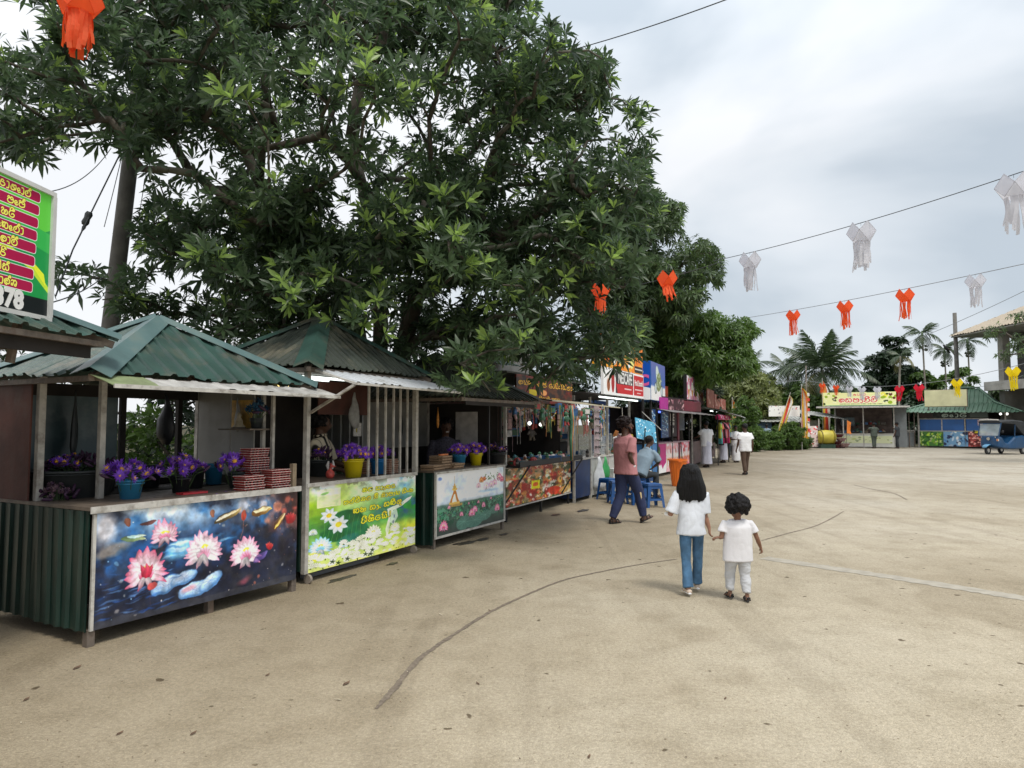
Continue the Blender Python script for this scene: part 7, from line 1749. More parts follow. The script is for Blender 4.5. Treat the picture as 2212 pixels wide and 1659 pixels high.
# shed, wares and flags between row end and sweet kiosk
SH = thing('grey_shed', 'low grey block shed with a lean-to roof beside the sweet kiosk', 'shed', (kx(1738), KY + 1, 0)); ws = kx(1800) - kx(1738)
M_blk = mat('block_wall', (.20, .20, .17), .85, .25, 3, .4, dirt=.5)
rr = random.Random(3)
for j in range(9):
    n_ = 5
    for i in range(n_):
        if j == 8 and i > 2: continue
        x0 = ws * .7 * i / n_ + (.18 if j % 2 else 0); o = MB().box(x0, x0 + ws * .7 / n_ - .015, rr.uniform(0, .015), .15, .235 * j, .235 * j + .222).build('block', M_blk, SH)
bx('mortar_core', M_steel, SH, .05, ws * .7, .03, .14, 0, 1.9); mb = MB(); corr(mb, (-.3, -.9, 2.35), (ws + .9, -.9, 1.95), (ws + .9, 1.2, 2.35), (-.3, 1.2, 2.8), .2, .03); mb.build('roof_sheet', mat('pale_roof', (.34, .35, .33), .6, .2, dirt=.6), SH)
for x in (-.2, ws * .5, ws + .7): bx('post', M_trim, SH, x, x + .06, -.85, -.79, 0, 2.0)
t = thing('yellow_drum', 'round yellow drum set before the grey shed', 'drum', (kx(1771), KY - .8, 0)); MB().path([(-.55, 0, .75), (-.4, 0, .75), (0, 0, .75), (.4, 0, .75), (.55, 0, .75)], [.36, .44, .48, .44, .36], 18).build('drum_body', mat('drum_yellow', (.50, .42, .05), .5, .25, 2), t, smooth=True)
bx('drum_stand', mat('drum_stand_green', (.02, .05, .03)), t, -.5, .5, -.3, .3, 0, .27)
for x in (-.4, .4): MB().path([(x, 0, .75), (x + .05, 0, .75)], .50, 18).build('hoop', mat('drum_hoop', (.25, .2, .03)), t)
t = thing('poster_board', 'narrow white and red poster board left of the yellow drum', 'board', (kx(1743), KY - .8, 0)); bx('board', print_mat('poster_print', abstract(60, 120, (.8, .72, .7), [(.8, .2, .2), (.95, .95, .95), (.5, .4, .45)], 40, 3, 3, 8), .5, .05), t, -.35, .35, 0, .04, .1, 1.5); bx('stand', M_steel, t, -.3, .3, .05, .4, 0, .1)
t = thing('wicker_heap', 'dark red basket ware heaped right of the yellow drum', 'baskets', (kx(1799), KY - .7, 0))
for i in range(6): MB().lathe([(.2, 0), (.34, .22), (.36, .22), (.2, .02), (.001, .02)], 14, cap=False).build('basket', mat('basket_%d' % (i % 2), ((.10, .02, .025), (.32, .2, .2))[i % 2], .7, .4, 6), t, loc=((-.2, .25, -.1, .15, 0, .3)[i], (0, .1, .05, -.05, 0, -.2)[i], (0, 0, .24, .46, .72, .1)[i]))
t = thing('small_flag', 'small orange and yellow flag leaning on the sweet kiosk front post', 'flag', (kx(1822), KY - .25, 0)); MB().tube((0, 0, 0), (.1, 0, 2.0), .015).build('pole', M_steel, t); mb = MB(); mb.add([(.08, -.01, 1.9), (.35, -.04, 1.75), (.3, 0, 1.2), (.36, -.03, .95), (.06, -.01, 1.0)], [(0, 1, 2, 4), (2, 3, 4)]); mb.build('cloth', mat('flag_orange', (.8, .22, .03), .7, .3, 3), t)

FC = [mat('flag_red', (.62, .06, .04), .7, .1), mat('flag_yellow', (.75, .55, .06), .7, .1), mat('flag_white', (.7, .68, .62), .7, .1), mat('flag_orange2', (.75, .25, .05), .7, .1), mat('flag_navy', (.05, .08, .3), .7, .1)]
def banner_flag(p, h, w_, lean, label, seed, order=(0, 1, 2, 3, 1), bars=True):
    t = thing('festival_flag', label, 'flag', p, 0, 'tall striped festival flags'); rr = random.Random(seed)
    top = Vector((lean, 0, h)); MB().tube((0, 0, 0), top * 1.04, .03, .018).build('pole', M_trim, t)
    n_, m_2 = 12, len(order) * 2
    for k in range(len(order)):
        mb = MB(); P = []
        for i in range(n_ + 1):
            v = i / n_; b = top * (.98 - .8 * v)
            for j in (0, .5, 1):
                u = (k + j) / len(order); ww = w_ * (1 if v > .12 else v / .12 * .9 + .1)
                P.append((b.x + u * ww, -.12 * math.sin(5 * v + 7 * u + seed), b.z - .03 * math.sin(9 * u)))
        mb.add(P, [(3 * i + j, 3 * i + j + 1, 3 * i + j + 4, 3 * i + j + 3) for i in range(n_) for j in (0, 1)]); mb.build('stripe', FC[order[k]], t)
    if bars:
        for i in range(9):
            b = top * (.9 - .08 * i); mb = MB(); mb.add([(b.x + w_ * .7, -.17, b.z), (b.x + w_ * 1.02, -.19, b.z - .02), (b.x + w_ * 1.02, -.19, b.z - .22), (b.x + w_ * .7, -.17, b.z - .2)], [(0, 1, 2, 3)]); mb.build('bar', FC[0 if i % 2 else 2], t)
banner_flag((kx(1728) * .92, 44, 0), 4.0, .42, .05, 'upright striped flag furthest right, before the shed', 1)
banner_flag((kx(1662) * .92, 44, 0), 3.5, .40, 1.25, 'long striped flag leaning right over the green shrubs', 2, (1, 0, 2, 1), False)
banner_flag((kx(1582) * .8, 38.4, 0), 3.0, .26, .0, 'narrow orange and white flag above the walkers at the row end', 3, (1, 3, 2), False)
banner_flag((kx(1832), 52, 0), 4.9, .5, .05, 'striped flag rising behind the banner of the sweet kiosk', 4, (1, 3, 0, 2), False)
HUT = thing('blue_hut', 'low hut with blue sheet wall and pale sagging roof behind the walkers', 'hut', (15.2, 45, 0)); bx('blue_wall', mat('faded_blue_sheet', (.10, .17, .27), .6, .2, 2, dirt=.3), HUT, 0, 1.6, 0, .05, 0, 1.75); bx('dark_interior', M_blackw, HUT, 1.65, 3.4, .8, .85, 0, 2.0); bx('side_wall', M_gw, HUT, 3.4, 3.45, 0, 2, 0, 2.0)
mb = MB(); corr(mb, (-.6, -.5, 1.8), (3.7, -.9, 1.75), (3.7, 2, 2.35), (-.6, 2, 2.2), .24, .03); mb.build('roof_sheet', MATS['pale_roof'], HUT)
for x in (1.7, 2.6, 3.35): bx('post', M_steel, HUT, x, x + .06, -.3, -.24, 0, 1.8)
bx('white_board', print_mat('white_board_print', abstract(160, 60, (.85, .85, .84), [(.5, .5, .55), (.8, .3, .3)], 14, 8, 2, 6), .5, .05), HUT, 1.3, 3.3, -.35, -.3, 2.12, 2.8)
t = thing('white_stone', 'small white marker block on the plaza edge left of the poster board', 'marker', (kx(1726) * .95, 45.6, 0)); MB().box(-.12, .12, -.12, .12, 0, .2).build('block', M_trim, t, bevel=.02)

# ================================================================== concrete building at the right
CB = thing('concrete_building', 'unfinished concrete building with deep tiled eave at the right edge', 'building', (33.3, 38, 0))
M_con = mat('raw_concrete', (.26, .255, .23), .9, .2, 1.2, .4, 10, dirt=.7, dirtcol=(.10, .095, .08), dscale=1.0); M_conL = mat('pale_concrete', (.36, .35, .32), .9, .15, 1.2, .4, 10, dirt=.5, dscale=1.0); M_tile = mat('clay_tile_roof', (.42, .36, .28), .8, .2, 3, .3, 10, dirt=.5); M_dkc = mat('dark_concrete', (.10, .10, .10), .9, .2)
for x, y in ((0, 8.9), (0, 4.4), (0, 0), (6, 8.9), (6, 0)): bx('column', M_con, CB, x, x + .52, y, y + .5, 0, 3.88); bx('upper_column', M_con, CB, x, x + .5, y, y + .5, 4.5, 7.86)
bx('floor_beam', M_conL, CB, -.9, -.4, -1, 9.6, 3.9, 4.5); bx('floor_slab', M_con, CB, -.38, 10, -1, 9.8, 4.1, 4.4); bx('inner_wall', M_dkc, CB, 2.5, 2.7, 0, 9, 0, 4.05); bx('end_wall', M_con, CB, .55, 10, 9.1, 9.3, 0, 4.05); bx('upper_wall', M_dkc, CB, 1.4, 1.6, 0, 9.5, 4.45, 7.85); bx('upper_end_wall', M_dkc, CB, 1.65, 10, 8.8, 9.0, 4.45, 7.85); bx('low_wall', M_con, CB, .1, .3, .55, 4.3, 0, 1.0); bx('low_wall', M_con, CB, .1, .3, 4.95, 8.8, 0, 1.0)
mb = MB(); corr(mb, (-1.5, 12.2, 8.0), (-1.5, -3.2, 8.0), (5, 1.5, 11.2), (5, 7.5, 11.2), .3, .05); mb.build('roof_tiles', M_tile, CB); mb = MB(); corr(mb, (-1.5, -3.2, 8.0), (14, -3.2, 8.0), (9, 1.5, 11.2), (5, 1.5, 11.2), .3, .05); mb.build('roof_tiles', M_tile, CB)
mb = MB(); corr(mb, (14, 12.2, 8.0), (-1.5, 12.2, 8.0), (5, 7.5, 11.2), (9, 7.5, 11.2), .3, .05); mb.build('roof_tiles', M_tile, CB)
bx('eave_soffit', M_con, CB, -1.45, 13.9, -3.1, 12.1, 7.88, 7.96)
bx('shop_front', bpy.data.materials['rusty_sign_0'], CB, .6, 6, 8.9, 9.05, .5, 1.6)

# ---------------------------------------------------------------- poles
def pole_thing(name, label, pb, pt_, r0, r1, m, extra=None):
    t = thing(name, label, 'pole', pb); v = Vector(pt_) - Vector(pb); MB().path([(0, 0, 0), v * .5, v], [r0, (r0 + r1) / 2, r1], 16).build('shaft', m, t, smooth=True); return t
M_pole = mat('concrete_pole', (.125, .12, .11), .85, .25, 5, .5, 30, dirt=.6, dirtcol=(.11, .10, .08), dscale=2)
pb = at(232, 760, 10.6); ptp = at(318, 40, 10.6); dv = (ptp - pb); pb0 = pb - dv * (pb.z / dv.z)
PL = pole_thing('concrete_pole', 'thick grey concrete pole running up into the big tree at left', pb0, ptp, .135, .108, M_pole)
q0 = at(2072, 917, 50); q0.z = 0; q1 = at(2062, 676, 50)
P2_ = pole_thing('concrete_pole', 'concrete utility pole with a street lamp between the areca palms', q0, q1, .17, .13, M_pole)
mb = MB(); mb.path([(-.15, 0, 6.6), (-.5, -.1, 7.0), (-.65, -.1, 7.1)], .03, 6); mb.build('lamp_arm', M_steel, P2_); mb = MB(); mb.path([(-.55, -.1, 6.75), (-.8, -.1, 7.1), (-.98, -.1, 7.35)], [(.06, .05), (.16, .09), (.08, .05)], 8); mb.build('lamp_head', M_black, P2_, smooth=True)
t = pole_thing('string_pole', 'thin grey metal pole holding the lantern string before the shed', (kx(1740) * .955, 45.8, 0), at(1741, 790, 45.8), .035, .03, M_steel)
t = pole_thing('guy_anchor_pole', 'short steel post at the plaza edge holding the right end of the strings', (17, 9.5, 0), (17, 9.5, 6.5), .06, .05, M_steel)

# ---------------------------------------------------------------- lantern strings
def wire(p, q, sag, label, r=.006, n=14, name='wire', m=None, grp='wires over the plaza'):
    p, q = Vector(p), Vector(q); mb = MB(); P = []
    for i in range(n + 1):
        t_ = i / n; v = p.lerp(q, t_); v.z -= sag * 4 * t_ * (1 - t_); P.append(v)
    mb.path(P, r, 5); o = mb.build(name, m or M_wire); lab(o, label, 'wire', grp); return P
def lerp_path(P, f):
    x = f * (len(P) - 1); i = min(int(x), len(P) - 2); return P[i].lerp(P[i + 1], x - i)
M_wire = mat('dark_wire', (.05, .055, .06), .6, .1); M_wirel = mat('grey_string', (.22, .23, .24), .7, .1)
def paper(name, col, sat=1.5):
    m = mat(name, col, .7, .1, 6, .2, 20); t = m.node_tree; bs = t.nodes['Principled BSDF']; tr = N(t, 'ShaderNodeBsdfTranslucent'); tr.inputs['Color'].default_value = (*[min(1, c * 1.1) for c in col], 1)
    mx_ = N(t, 'ShaderNodeMixShader'); mx_.inputs[0].default_value = .5; t.links.new(bs.outputs[0], mx_.inputs[1]); t.links.new(tr.outputs[0], mx_.inputs[2]); t.links.new(mx_.outputs[0], t.nodes['Material Output'].inputs[0]); return m
PO, PW, PR, PY = paper('orange_paper', (.85, .13, .03)), paper('white_paper', (.66, .66, .70)), paper('red_paper', (.70, .02, .05)), paper('yellow_paper', (.85, .68, .01))
def lantern(p, s_, m, label, blow=0.0, seed=1, rz=None, grp='paper lanterns on the strings', long=1.0, nst=14):
    rr = random.Random(seed); t = thing('lantern', label, 'lantern', p, math.pi / 4 - math.atan2(p.x, p.y) + rr.uniform(-.2, .2), grp)
    a = .205 * s_; c = lambda x, y, z: (x * a, y * a, z * a - a)
    ed = MB(); mb = MB()
    for sx_, sy in ((1, 0), (-1, 0), (0, 1), (0, -1)):
        if sx_: F = [c(sx_, 1, 0), c(sx_, 0, 1), c(sx_, -1, 0), c(sx_, 0, -1)]
        else: F = [c(1, sy, 0), c(0, sy, 1), c(-1, sy, 0), c(0, sy, -1)]
        mb.add(F, [(0, 1, 2, 3)])
        for i in range(4): ed.bar(F[i], F[(i + 1) % 4], .006 * s_)
    for sx_ in (1, -1):
        for sy in (1, -1): mb.add([c(sx_, sy, 0), c(sx_, 0, -1), c(0, sy, -1)], [(0, 1, 2)])
    mb.add([c(1, 0, -1), c(0, 1, -1), c(-1, 0, -1), c(0, -1, -1)], [(0, 1, 2, 3)])
    mb.build('shade', m, t); ed.build('frame_edges', m, t); MB().tube((0, 0, 0), (0, 0, -a * .3), .004 * s_, n=4).build('hook', M_wire, t)
    for i in range(nst):
        an = 6.283 * i / nst + rr.uniform(-.1, .1); rad_ = a * .72; x, y = rad_ * math.cos(an), rad_ * math.sin(an); L_ = .62 * s_ * long * rr.uniform(.78, 1.1); P = []; ph = rr.uniform(0, 6); wd = .024 * s_ * rr.uniform(.8, 1.5)
        sway = Vector((rr.uniform(-.05, .05), rr.uniform(-.05, .05), 0)) * s_
        for k in range(8):
            v = k / 7; q = Vector((x, y, -2 * a - L_ * v)) + sway * v * v + Vector((.012 * math.sin(ph + 7 * v), .012 * math.cos(ph + 6 * v), 0)) * s_ + Vector((-blow * .7, -blow * .7, abs(blow) * .35)) * s_ * v ** 1.3
            tw = ph + v * 1.2; w_ = Vector((math.cos(an + 1.57 + .4 * math.sin(tw)), math.sin(an + 1.57 + .4 * math.sin(tw)), 0)) * wd
            P += [q - w_, q + w_]
        mb = MB(); mb.add(P, [(2 * k, 2 * k + 1, 2 * k + 3, 2 * k + 2) for k in range(7)]); mb.build('streamer', m, t)
    return t
def on_string(P, x):
    """point of the string that the photograph shows at column x"""
    for a, b in zip(P[:-1], P[1:]):
        xa, xb = float(to_px(a)[0]), float(to_px(b)[0])
        if min(xa, xb) <= x <= max(xa, xb): return a.lerp(b, (x - xa) / (xb - xa + 1e-9))
    return P[-1]
Pw = wire(at(1540, 564, 19), at(2290, 343, 11.4), .12, 'dark string of white lanterns rising to the upper right', .009)
for x, s_, lb, sd in ((1620, .95, 'white lantern with thin streamers furthest left on the upper string', 3), (1860, 1.0, 'middle white lantern on the upper string', 4), (2190, 1.0, 'large white lantern cut by the right edge', 5)): lantern(on_string(Pw, x), s_, PW, lb, .03, sd)
Pw = wire(at(1590, 690, 33), at(2290, 553, 18), .1, 'thin grey string of orange lanterns below the upper one', .011, m=M_wirel)
for x, s_, m, lb, sd in ((1713, 1.0, PO, 'orange lantern furthest left against the open sky', 6), (1825, 1.0, PO, 'orange lantern above the coconut palm', 7), (1955, 1.0, PO, 'orange lantern just left of the tallest areca palm', 8), (2107, .95, PW, 'white lantern alone right of the orange ones', 9)): lantern(on_string(Pw, x), s_, m, lb, -.02, sd)
Pw = wire(at(1500, 815, 56), at(1740, 821, 51), .25, 'far pale string running above the olive tree', .018, m=M_wirel)
Pw = wire(at(1740, 821, 51), at(2290, 764, 30.5), .9, 'far string of small coloured lanterns before the kiosks', .014, m=M_wirel)
for x, s_, m, c_, sd in ((1776, .75, PO, 'small orange lantern furthest left on the far string', 10), (1806, .75, PO, 'second small orange lantern from the left on the far string', 11), (1835, .8, PW, 'leftmost of three small white lanterns on the far string', 12), (1862, .85, PW, 'middle one of three small white lanterns on the far string', 13), (1895, .85, PW, 'rightmost of three small white lanterns on the far string', 14),
                         (1943, .95, PR, 'red lantern left of the thin pale trunk on the far string', 15), (1985, 1.0, PR, 'red lantern right of the thin pale trunk on the far string', 16), (2067, 1.0, PY, 'yellow lantern over the blank cream sign', 17), (2188, 1.1, PY, 'yellow lantern before the concrete building', 18)): lantern(on_string(Pw, x), s_, m, c_, (-.25 if sd < 13 or sd > 14 else -.1) if sd < 18 else -.1, sd, nst=10)
Pw = wire(at(1150, 640, 24), at(1560, 565, 17.5), .25, 'string of orange lanterns sagging in front of the big tree', .009)
wire(at(1180, 630, 13.6), at(1385, 590, 13.6), .03, 'short string among the mango leaves carrying one orange lantern', .006)
lantern(at(1441, 586, 18.6), .95, PO, 'orange lantern with streamers blown left at the crown edge', .45, 20); lantern(at(1297, 612, 13.6), .66, PO, 'orange lantern half hidden among mango leaves', .05, 21)
lantern(at(172, -38, 6.1), .72, PO, 'close orange lantern cut by the top edge at left', .05, 22, nst=22, long=.85)
wire(at(1180, 122, 10), at(1640, -28, 7.2), .05, 'dark wire from the tree top to the top edge', .007)
wire(at(1780, 800, 60), at(2290, 590, 40), .5, 'thin far wire crossing behind the palms', .018, m=M_wirel); wire(at(2080, 835, 50), at(2290, 770, 34), .5, 'thin wire from the pole to the concrete building', .012, m=M_wirel)
wire(at(300, 250, 8.9), at(157, 540, 8.0), 0, 'guy wire with insulator left of the pole', .009, 3); wire(at(157, 540, 8.0), at(120, 640, 7.8), 0, 'lower end of the guy wire behind the sign', .009, 3)
wire(at(240, 320, 8.8), at(100, 415, 6.0), .12, 'thin cable looping from the pole to the menu sign', .005); wire(at(272, 300, 8.8), at(225, 490, 8.3), .02, 'thin cable close left of the pole', .005); wire(at(325, 330, 9.0), at(300, 470, 9.2), -.05, 'thin cable close right of the pole', .005)
wire(at(105, 655, 5.5), at(233, 590, 8.6), .05, 'cable between the guy wire foot and the tree', .006)
t = thing('insulator', 'dark strain insulator on the guy wire above the sign', 'insulator', at(188, 472, 8.22)); mb = MB(); mb.path([(-.03, 0, -.08), (-.02, 0, -.05), (0, 0, 0), (.02, 0, .05), (.03, 0, .08)], [.03, .045, .036, .045, .03], 10); mb.build('insulator_body', P_gry, t, smooth=True)
mb = MB(); mb.path([(-.02, 0, -.06), (-.05, 0, -.1), (-.06, 0, -.16)], .007, 5); mb.path([(.0, 0, -.06), (-.02, 0, -.12), (-.06, 0, -.16)], .007, 5); mb.build('wire_loop', M_wire, t)
# ================================================================== people
M_skin = mat('brown_skin', (.20, .095, .055), .55, .08, 20); M_skind = mat('dark_brown_skin', (.085, .040, .024), .5, .08, 20); M_skinl = mat('light_brown_skin', (.34, .175, .11), .55, .06, 20)
M_hair = mat('black_hair', (.004, .0035, .004), .45, .3, 60, .9, 120, spec=.3); 
def strand_bump(m):
    t = m.node_tree; bs = t.nodes['Principled BSDF']; tcn = N(t, 'ShaderNodeTexCoord'); mp_ = N(t, 'ShaderNodeMapping'); mp_.inputs['Scale'].default_value = (110, 110, 5); n_ = N(t, 'ShaderNodeTexNoise'); n_.inputs['Scale'].default_value = 1; n_.inputs['Detail'].default_value = 3
    t.links.new(tcn.outputs['Object'], mp_.inputs['Vector']); t.links.new(mp_.outputs[0], n_.inputs['Vector']); b = N(t, 'ShaderNodeBump'); b.inputs['Strength'].default_value = 1; b.inputs['Distance'].default_value = .02; t.links.new(n_.outputs['Fac'], b.inputs['Height']); t.links.new(b.outputs[0], bs.inputs['Normal'])
strand_bump(M_hair)
M_hairm = mat('curly_hair', (.005, .004, .0045), .6, .4, 30, 1.0, 90, spec=.25); M_hairr = mat('reddish_black_hair', (.012, .005, .005), .6, .4, 30, 1.0, 60, spec=.25)
def fuse(name, mb, m, voxel, smooth=2, parent=None, wrinkle=0.0, wscale=(9, 9, 3), seed=0):
    """one continuous skin over overlapping volumes"""
    me = mb.mesh('tmp', m); o = bpy.data.objects.new('tmp', me); COL.objects.link(o)
    md = o.modifiers.new('r', 'REMESH'); md.mode = 'VOXEL'; md.voxel_size = voxel; md.use_smooth_shade = True
    ms = o.modifiers.new('s', 'SMOOTH'); ms.iterations = smooth; ms.factor = .5
    bpy.context.view_layer.update()
    r = bpy.data.meshes.new_from_object(o.evaluated_get(bpy.context.evaluated_depsgraph_get()))
    bpy.data.objects.remove(o); bpy.data.meshes.remove(me); r.name = name
    if wrinkle:
        n = len(r.vertices); co = np.zeros(n * 3, np.float32); no = np.zeros(n * 3, np.float32)
        r.vertices.foreach_get('co', co); r.vertices.foreach_get('normal', no); co = co.reshape(-1, 3); no = no.reshape(-1, 3)
        d = np.array([mnoise.noise(Vector((p[0] * wscale[0] + seed, p[1] * wscale[1], p[2] * wscale[2]))) + .5 * abs(mnoise.noise(Vector((p[0] * wscale[0] * 2.1, p[1] * wscale[1] * 2 + seed, p[2] * wscale[2] * 3)))) for p in co])
        co += no * (d * wrinkle)[:, None].astype(np.float32); r.vertices.foreach_set('co', co.ravel()); r.update()
    r.materials.clear(); r.materials.append(m)
    r.polygons.foreach_set('use_smooth', [True] * len(r.polygons))
    return link(name, r, parent)
def V3(*a): return Vector(a)
def hand(mb, wrist, d, side, s_, palm_n, curl=.5):
    """palm, four unequal fingers and a thumb; d = pointing direction, palm_n = the way the palm faces, side = thumb side vector"""
    d, palm_n = Vector(d).normalized(), Vector(palm_n).normalized(); th = Vector(side).normalized(); k = s_
    mb.path([wrist - d * .015 * k, wrist + d * .03 * k, wrist + d * .085 * k], [(.022 * k, .026 * k), (.034 * k, .020 * k), (.038 * k, .016 * k)], 10) if abs(th.dot(frame_of(d)[0])) > .6 else mb.path([wrist - d * .015 * k, wrist + d * .03 * k, wrist + d * .085 * k], [(.026 * k, .022 * k), (.020 * k, .034 * k), (.016 * k, .038 * k)], 10)
    for i, (o, L_) in enumerate(((.030, .068), (.011, .078), (-.010, .072), (-.029, .055))):
        p = wrist + d * .078 * k + th * o * k; c = curl + .12 * i
        d1 = (d * math.cos(c * .6) + palm_n * math.sin(c * .6)); d2 = (d * math.cos(c * 1.5) + palm_n * math.sin(c * 1.5)); d3 = (d * math.cos(c * 2.3) + palm_n * math.sin(c * 2.3))
        a = p + d1 * L_ * .45 * k; b = a + d2 * L_ * .32 * k; e_ = b + d3 * L_ * .26 * k
        mb.path([p - d * .02 * k, a, b, e_], [.0095 * k, .009 * k, .0082 * k, .0065 * k], 7)
    p = wrist + d * .025 * k + th * .028 * k; a = p + (th * .75 + d * .7 + palm_n * .25).normalized() * .035 * k; b = a + (d * .85 + th * .25 + palm_n * .4).normalized() * .03 * k
    mb.path([p - th * .012 * k, a, b], [.013 * k, .0105 * k, .008 * k], 7)
def foot(mb, an, fwd, s_, toe_up=0.0, r=.036):
    f = Vector(fwd).normalized(); z = Vector((0, 0, 1)); heel = an - f * .045 * s_ - z * .045 * s_; ball_ = an + f * .13 * s_ + z * (-.06 * s_ + toe_up * .13 * s_); tip = ball_ + f * .05 * s_ + z * toe_up * .05 * s_
    mb.path([an + z * .03 * s_, an - z * .025 * s_], [.034 * s_, .038 * s_], 8); mb.path([heel, an - z * .03 * s_ + f * .03 * s_, ball_, tip], [(.033 * s_, .03 * s_), (.037 * s_, .034 * s_), (.044 * s_, .020 * s_), (.032 * s_, .013 * s_)], 10)
    return heel, ball_, tip

def person(label, p, rz, H, P, clothes, skin=None, hair='short', hairmat=None, voxel=.008, group=None, hand_k=None, look=0.0, headk=.135, beard=False, seed=1, parts_only=None, tilt=0.0):
    """P: joints in metres, x = the person's right, y = forward, z up. clothes: list of dicts."""
    skin = skin or M_skin; t = thing('person', label, 'person', p, rz, group); J = {k: Vector(v) for k, v in P.items() if hasattr(v, '__len__')}
    hk = hand_k or H / 1.7; mb = MB(); hh = H * headk; hc = J['head']; nk = J['neck']
    R_ = Matrix.Rotation(look, 3, 'Z') @ Matrix.Rotation(tilt, 3, 'X')
    def hp(x, y, z): return hc + R_ @ Vector((x, y, z)) * hh
    mb.ball(hc + R_ @ Vector((0, -.03, .06)) * hh, (hh * .36, hh * .44, hh * .42), 16, 12)
    mb.path([hp(0, .02, .1), hp(0, .08, -.15), hp(0, .13, -.34), hp(0, .17, -.46)], [(hh * .33, hh * .36), (hh * .30, hh * .32), (hh * .22, hh * .24), (hh * .10, hh * .10)], 12)
    mb.path([hp(0, .42, .05), hp(0, .50, -.1), hp(0, .46, -.16)], [hh * .035, hh * .06, hh * .05], 7)
    for s_ in (-1, 1):
        mb.path([hp(s_ * .35, 0, .05), hp(s_ * .39, -.05, -.02), hp(s_ * .36, 0, -.13)], [hh * .04, hh * .06, hh * .035], 7); mb.ball(hp(s_ * .15, .36, .02), hh * .06, 7, 5); mb.ball(hp(s_ * .1, .43, -.24), (hh * .08, hh * .04, hh * .035), 7, 5)
    nw = H * .034; mb.path([nk - V3(0, 0, .05 * H), nk, hc + R_ @ Vector((0, -.06, -.25)) * hh], [nw * 1.35, nw, nw * .95], 10)
    sw = (J['sr'] - J['sl']).length / 2; sm = (J['sr'] + J['sl']) / 2; hm = (J['hr'] + J['hl']) / 2; hw = (J['hr'] - J['hl']).length / 2 + H * .035
    mb.path([nk - V3(0, 0, .02 * H), sm - V3(0, 0, .02 * H), sm.lerp(hm, .3), sm.lerp(hm, .65), hm, hm - V3(0, 0, .05 * H)], [(nw * 1.3, nw * 1.2), (sw * .78, H * .045), (sw * .86, H * .062), (sw * .78, H * .06), (hw, H * .065), (hw * .8, H * .06)], 14)
    ar = H * .026
    for s_, S_ in (('l', -1), ('r', 1)):
        if 's' + s_ in J and 'e' + s_ in J:
            mb.path([J['s' + s_] - V3(S_ * .02, 0, .014), J['s' + s_].lerp(J['e' + s_], .5), J['e' + s_], J['e' + s_].lerp(J['w' + s_], .35), J['w' + s_]], [ar * .92, ar * .98, ar * .85, ar * .88, ar * .58], 9)
            hd = P.get('hd' + s_) or (J['w' + s_] - J['e' + s_]); hn = P.get('hn' + s_) or (-S_, .0, 0); ht = P.get('ht' + s_) or (0, 1, 0)
            hand(mb, J['w' + s_], hd, ht, hk, hn, P.get('curl', .5))
        if 'k' + s_ in J:
            lr = H * .034; mb.path([J['h' + s_], J['h' + s_].lerp(J['k' + s_], .5), J['k' + s_], J['k' + s_].lerp(J['a' + s_], .3), J['a' + s_]], [lr * 1.2, lr * 1.05, lr * .72, lr * .72, lr * .45], 9)
            foot(mb, J['a' + s_], P.get('f' + s_, (0, 1, 0)), hk, P.get('tu' + s_, 0))
    fuse('body', mb, skin, voxel, 2, t)
    # eyes and mouth
    fb = MB()
    for s_ in (-1, 1): fb.ball(hp(s_ * .15, .395, .03), (hh * .035, hh * .02, hh * .018), 7, 5)
    fb.build('eyes', MATS.get('eye_dark') or mat('eye_dark', (.02, .015, .015), .2, 0), t, smooth=True)
    # hair
    hm_ = hairmat or M_hair; rr = random.Random(seed); hb_ = MB()
    if hair == 'long':
        hb_.ball(hp(0, -.08, .12), (hh * .43, hh * .48, hh * .42), 16, 12)
        L_ = 1.32
        for i in range(30):
            a = math.pi * (1.0 + 1.0 * i / 29); c, s_ = math.cos(a), math.sin(a) * .85; j = rr.uniform(-.03, .03)
            hb_.path([hp(c * .26, s_ * .26 - .05, .45), hp(c * .42, s_ * .42 - .07, .18), hp(c * (.50 + j), s_ * .46 - .1, -.25), hp(c * (.64 + j), s_ * .42 - .12, -.65), hp(c * (.70 + j) + .02, s_ * .40 - .16, -L_ * (.85 + .15 * abs(s_)) + rr.uniform(-.07, .07))], [hh * .09, hh * .10, hh * .105, hh * .10, hh * .04], 6)
        hb_.path([hp(0, -.28, .2), hp(0, -.36, -.3), hp(0, -.38, -.8), hp(0, -.36, -L_ * .93)], [(hh * .30, hh * .16), (hh * .40, hh * .14), (hh * .56, hh * .12), (hh * .62, hh * .06)], 12)
        fuse('hair', hb_, hm_, .0055, 1, t)
    elif hair == 'curly' or hair == 'shaggy':
        hb_.ball(hp(0, -.12, .14), (hh * .40, hh * .42, hh * .40), 14, 10)
        n_ = 170 if hair == 'curly' else 120
        for i in range(n_):
            z = 1 - 1.62 * (i + .5) / n_; a = i * 2.4; r0 = math.sqrt(max(0, 1 - z * z)); x, y = r0 * math.cos(a), r0 * math.sin(a)
            if y > .45 and z < .35: continue
            q = .5 if hair == 'curly' else .46
            hb_.ball(hp(x * q * .95, y * q - .1, z * q * .95 + .13) + V3(rr.uniform(-.01, .01), rr.uniform(-.01, .01), rr.uniform(-.01, .01)) * (H / 1.2), hh * rr.uniform(.07, .12), 6, 5)
        fuse('hair', hb_, hm_, max(.0055, voxel * .75), 0, t)
    elif hair == 'short':
        hb_.ball(hp(0, -.07, .13), (hh * .395, hh * .455, hh * .40), 14, 10); hb_.path([hp(0, -.38, .05), hp(0, -.36, -.2)], [hh * .2, hh * .14], 9)
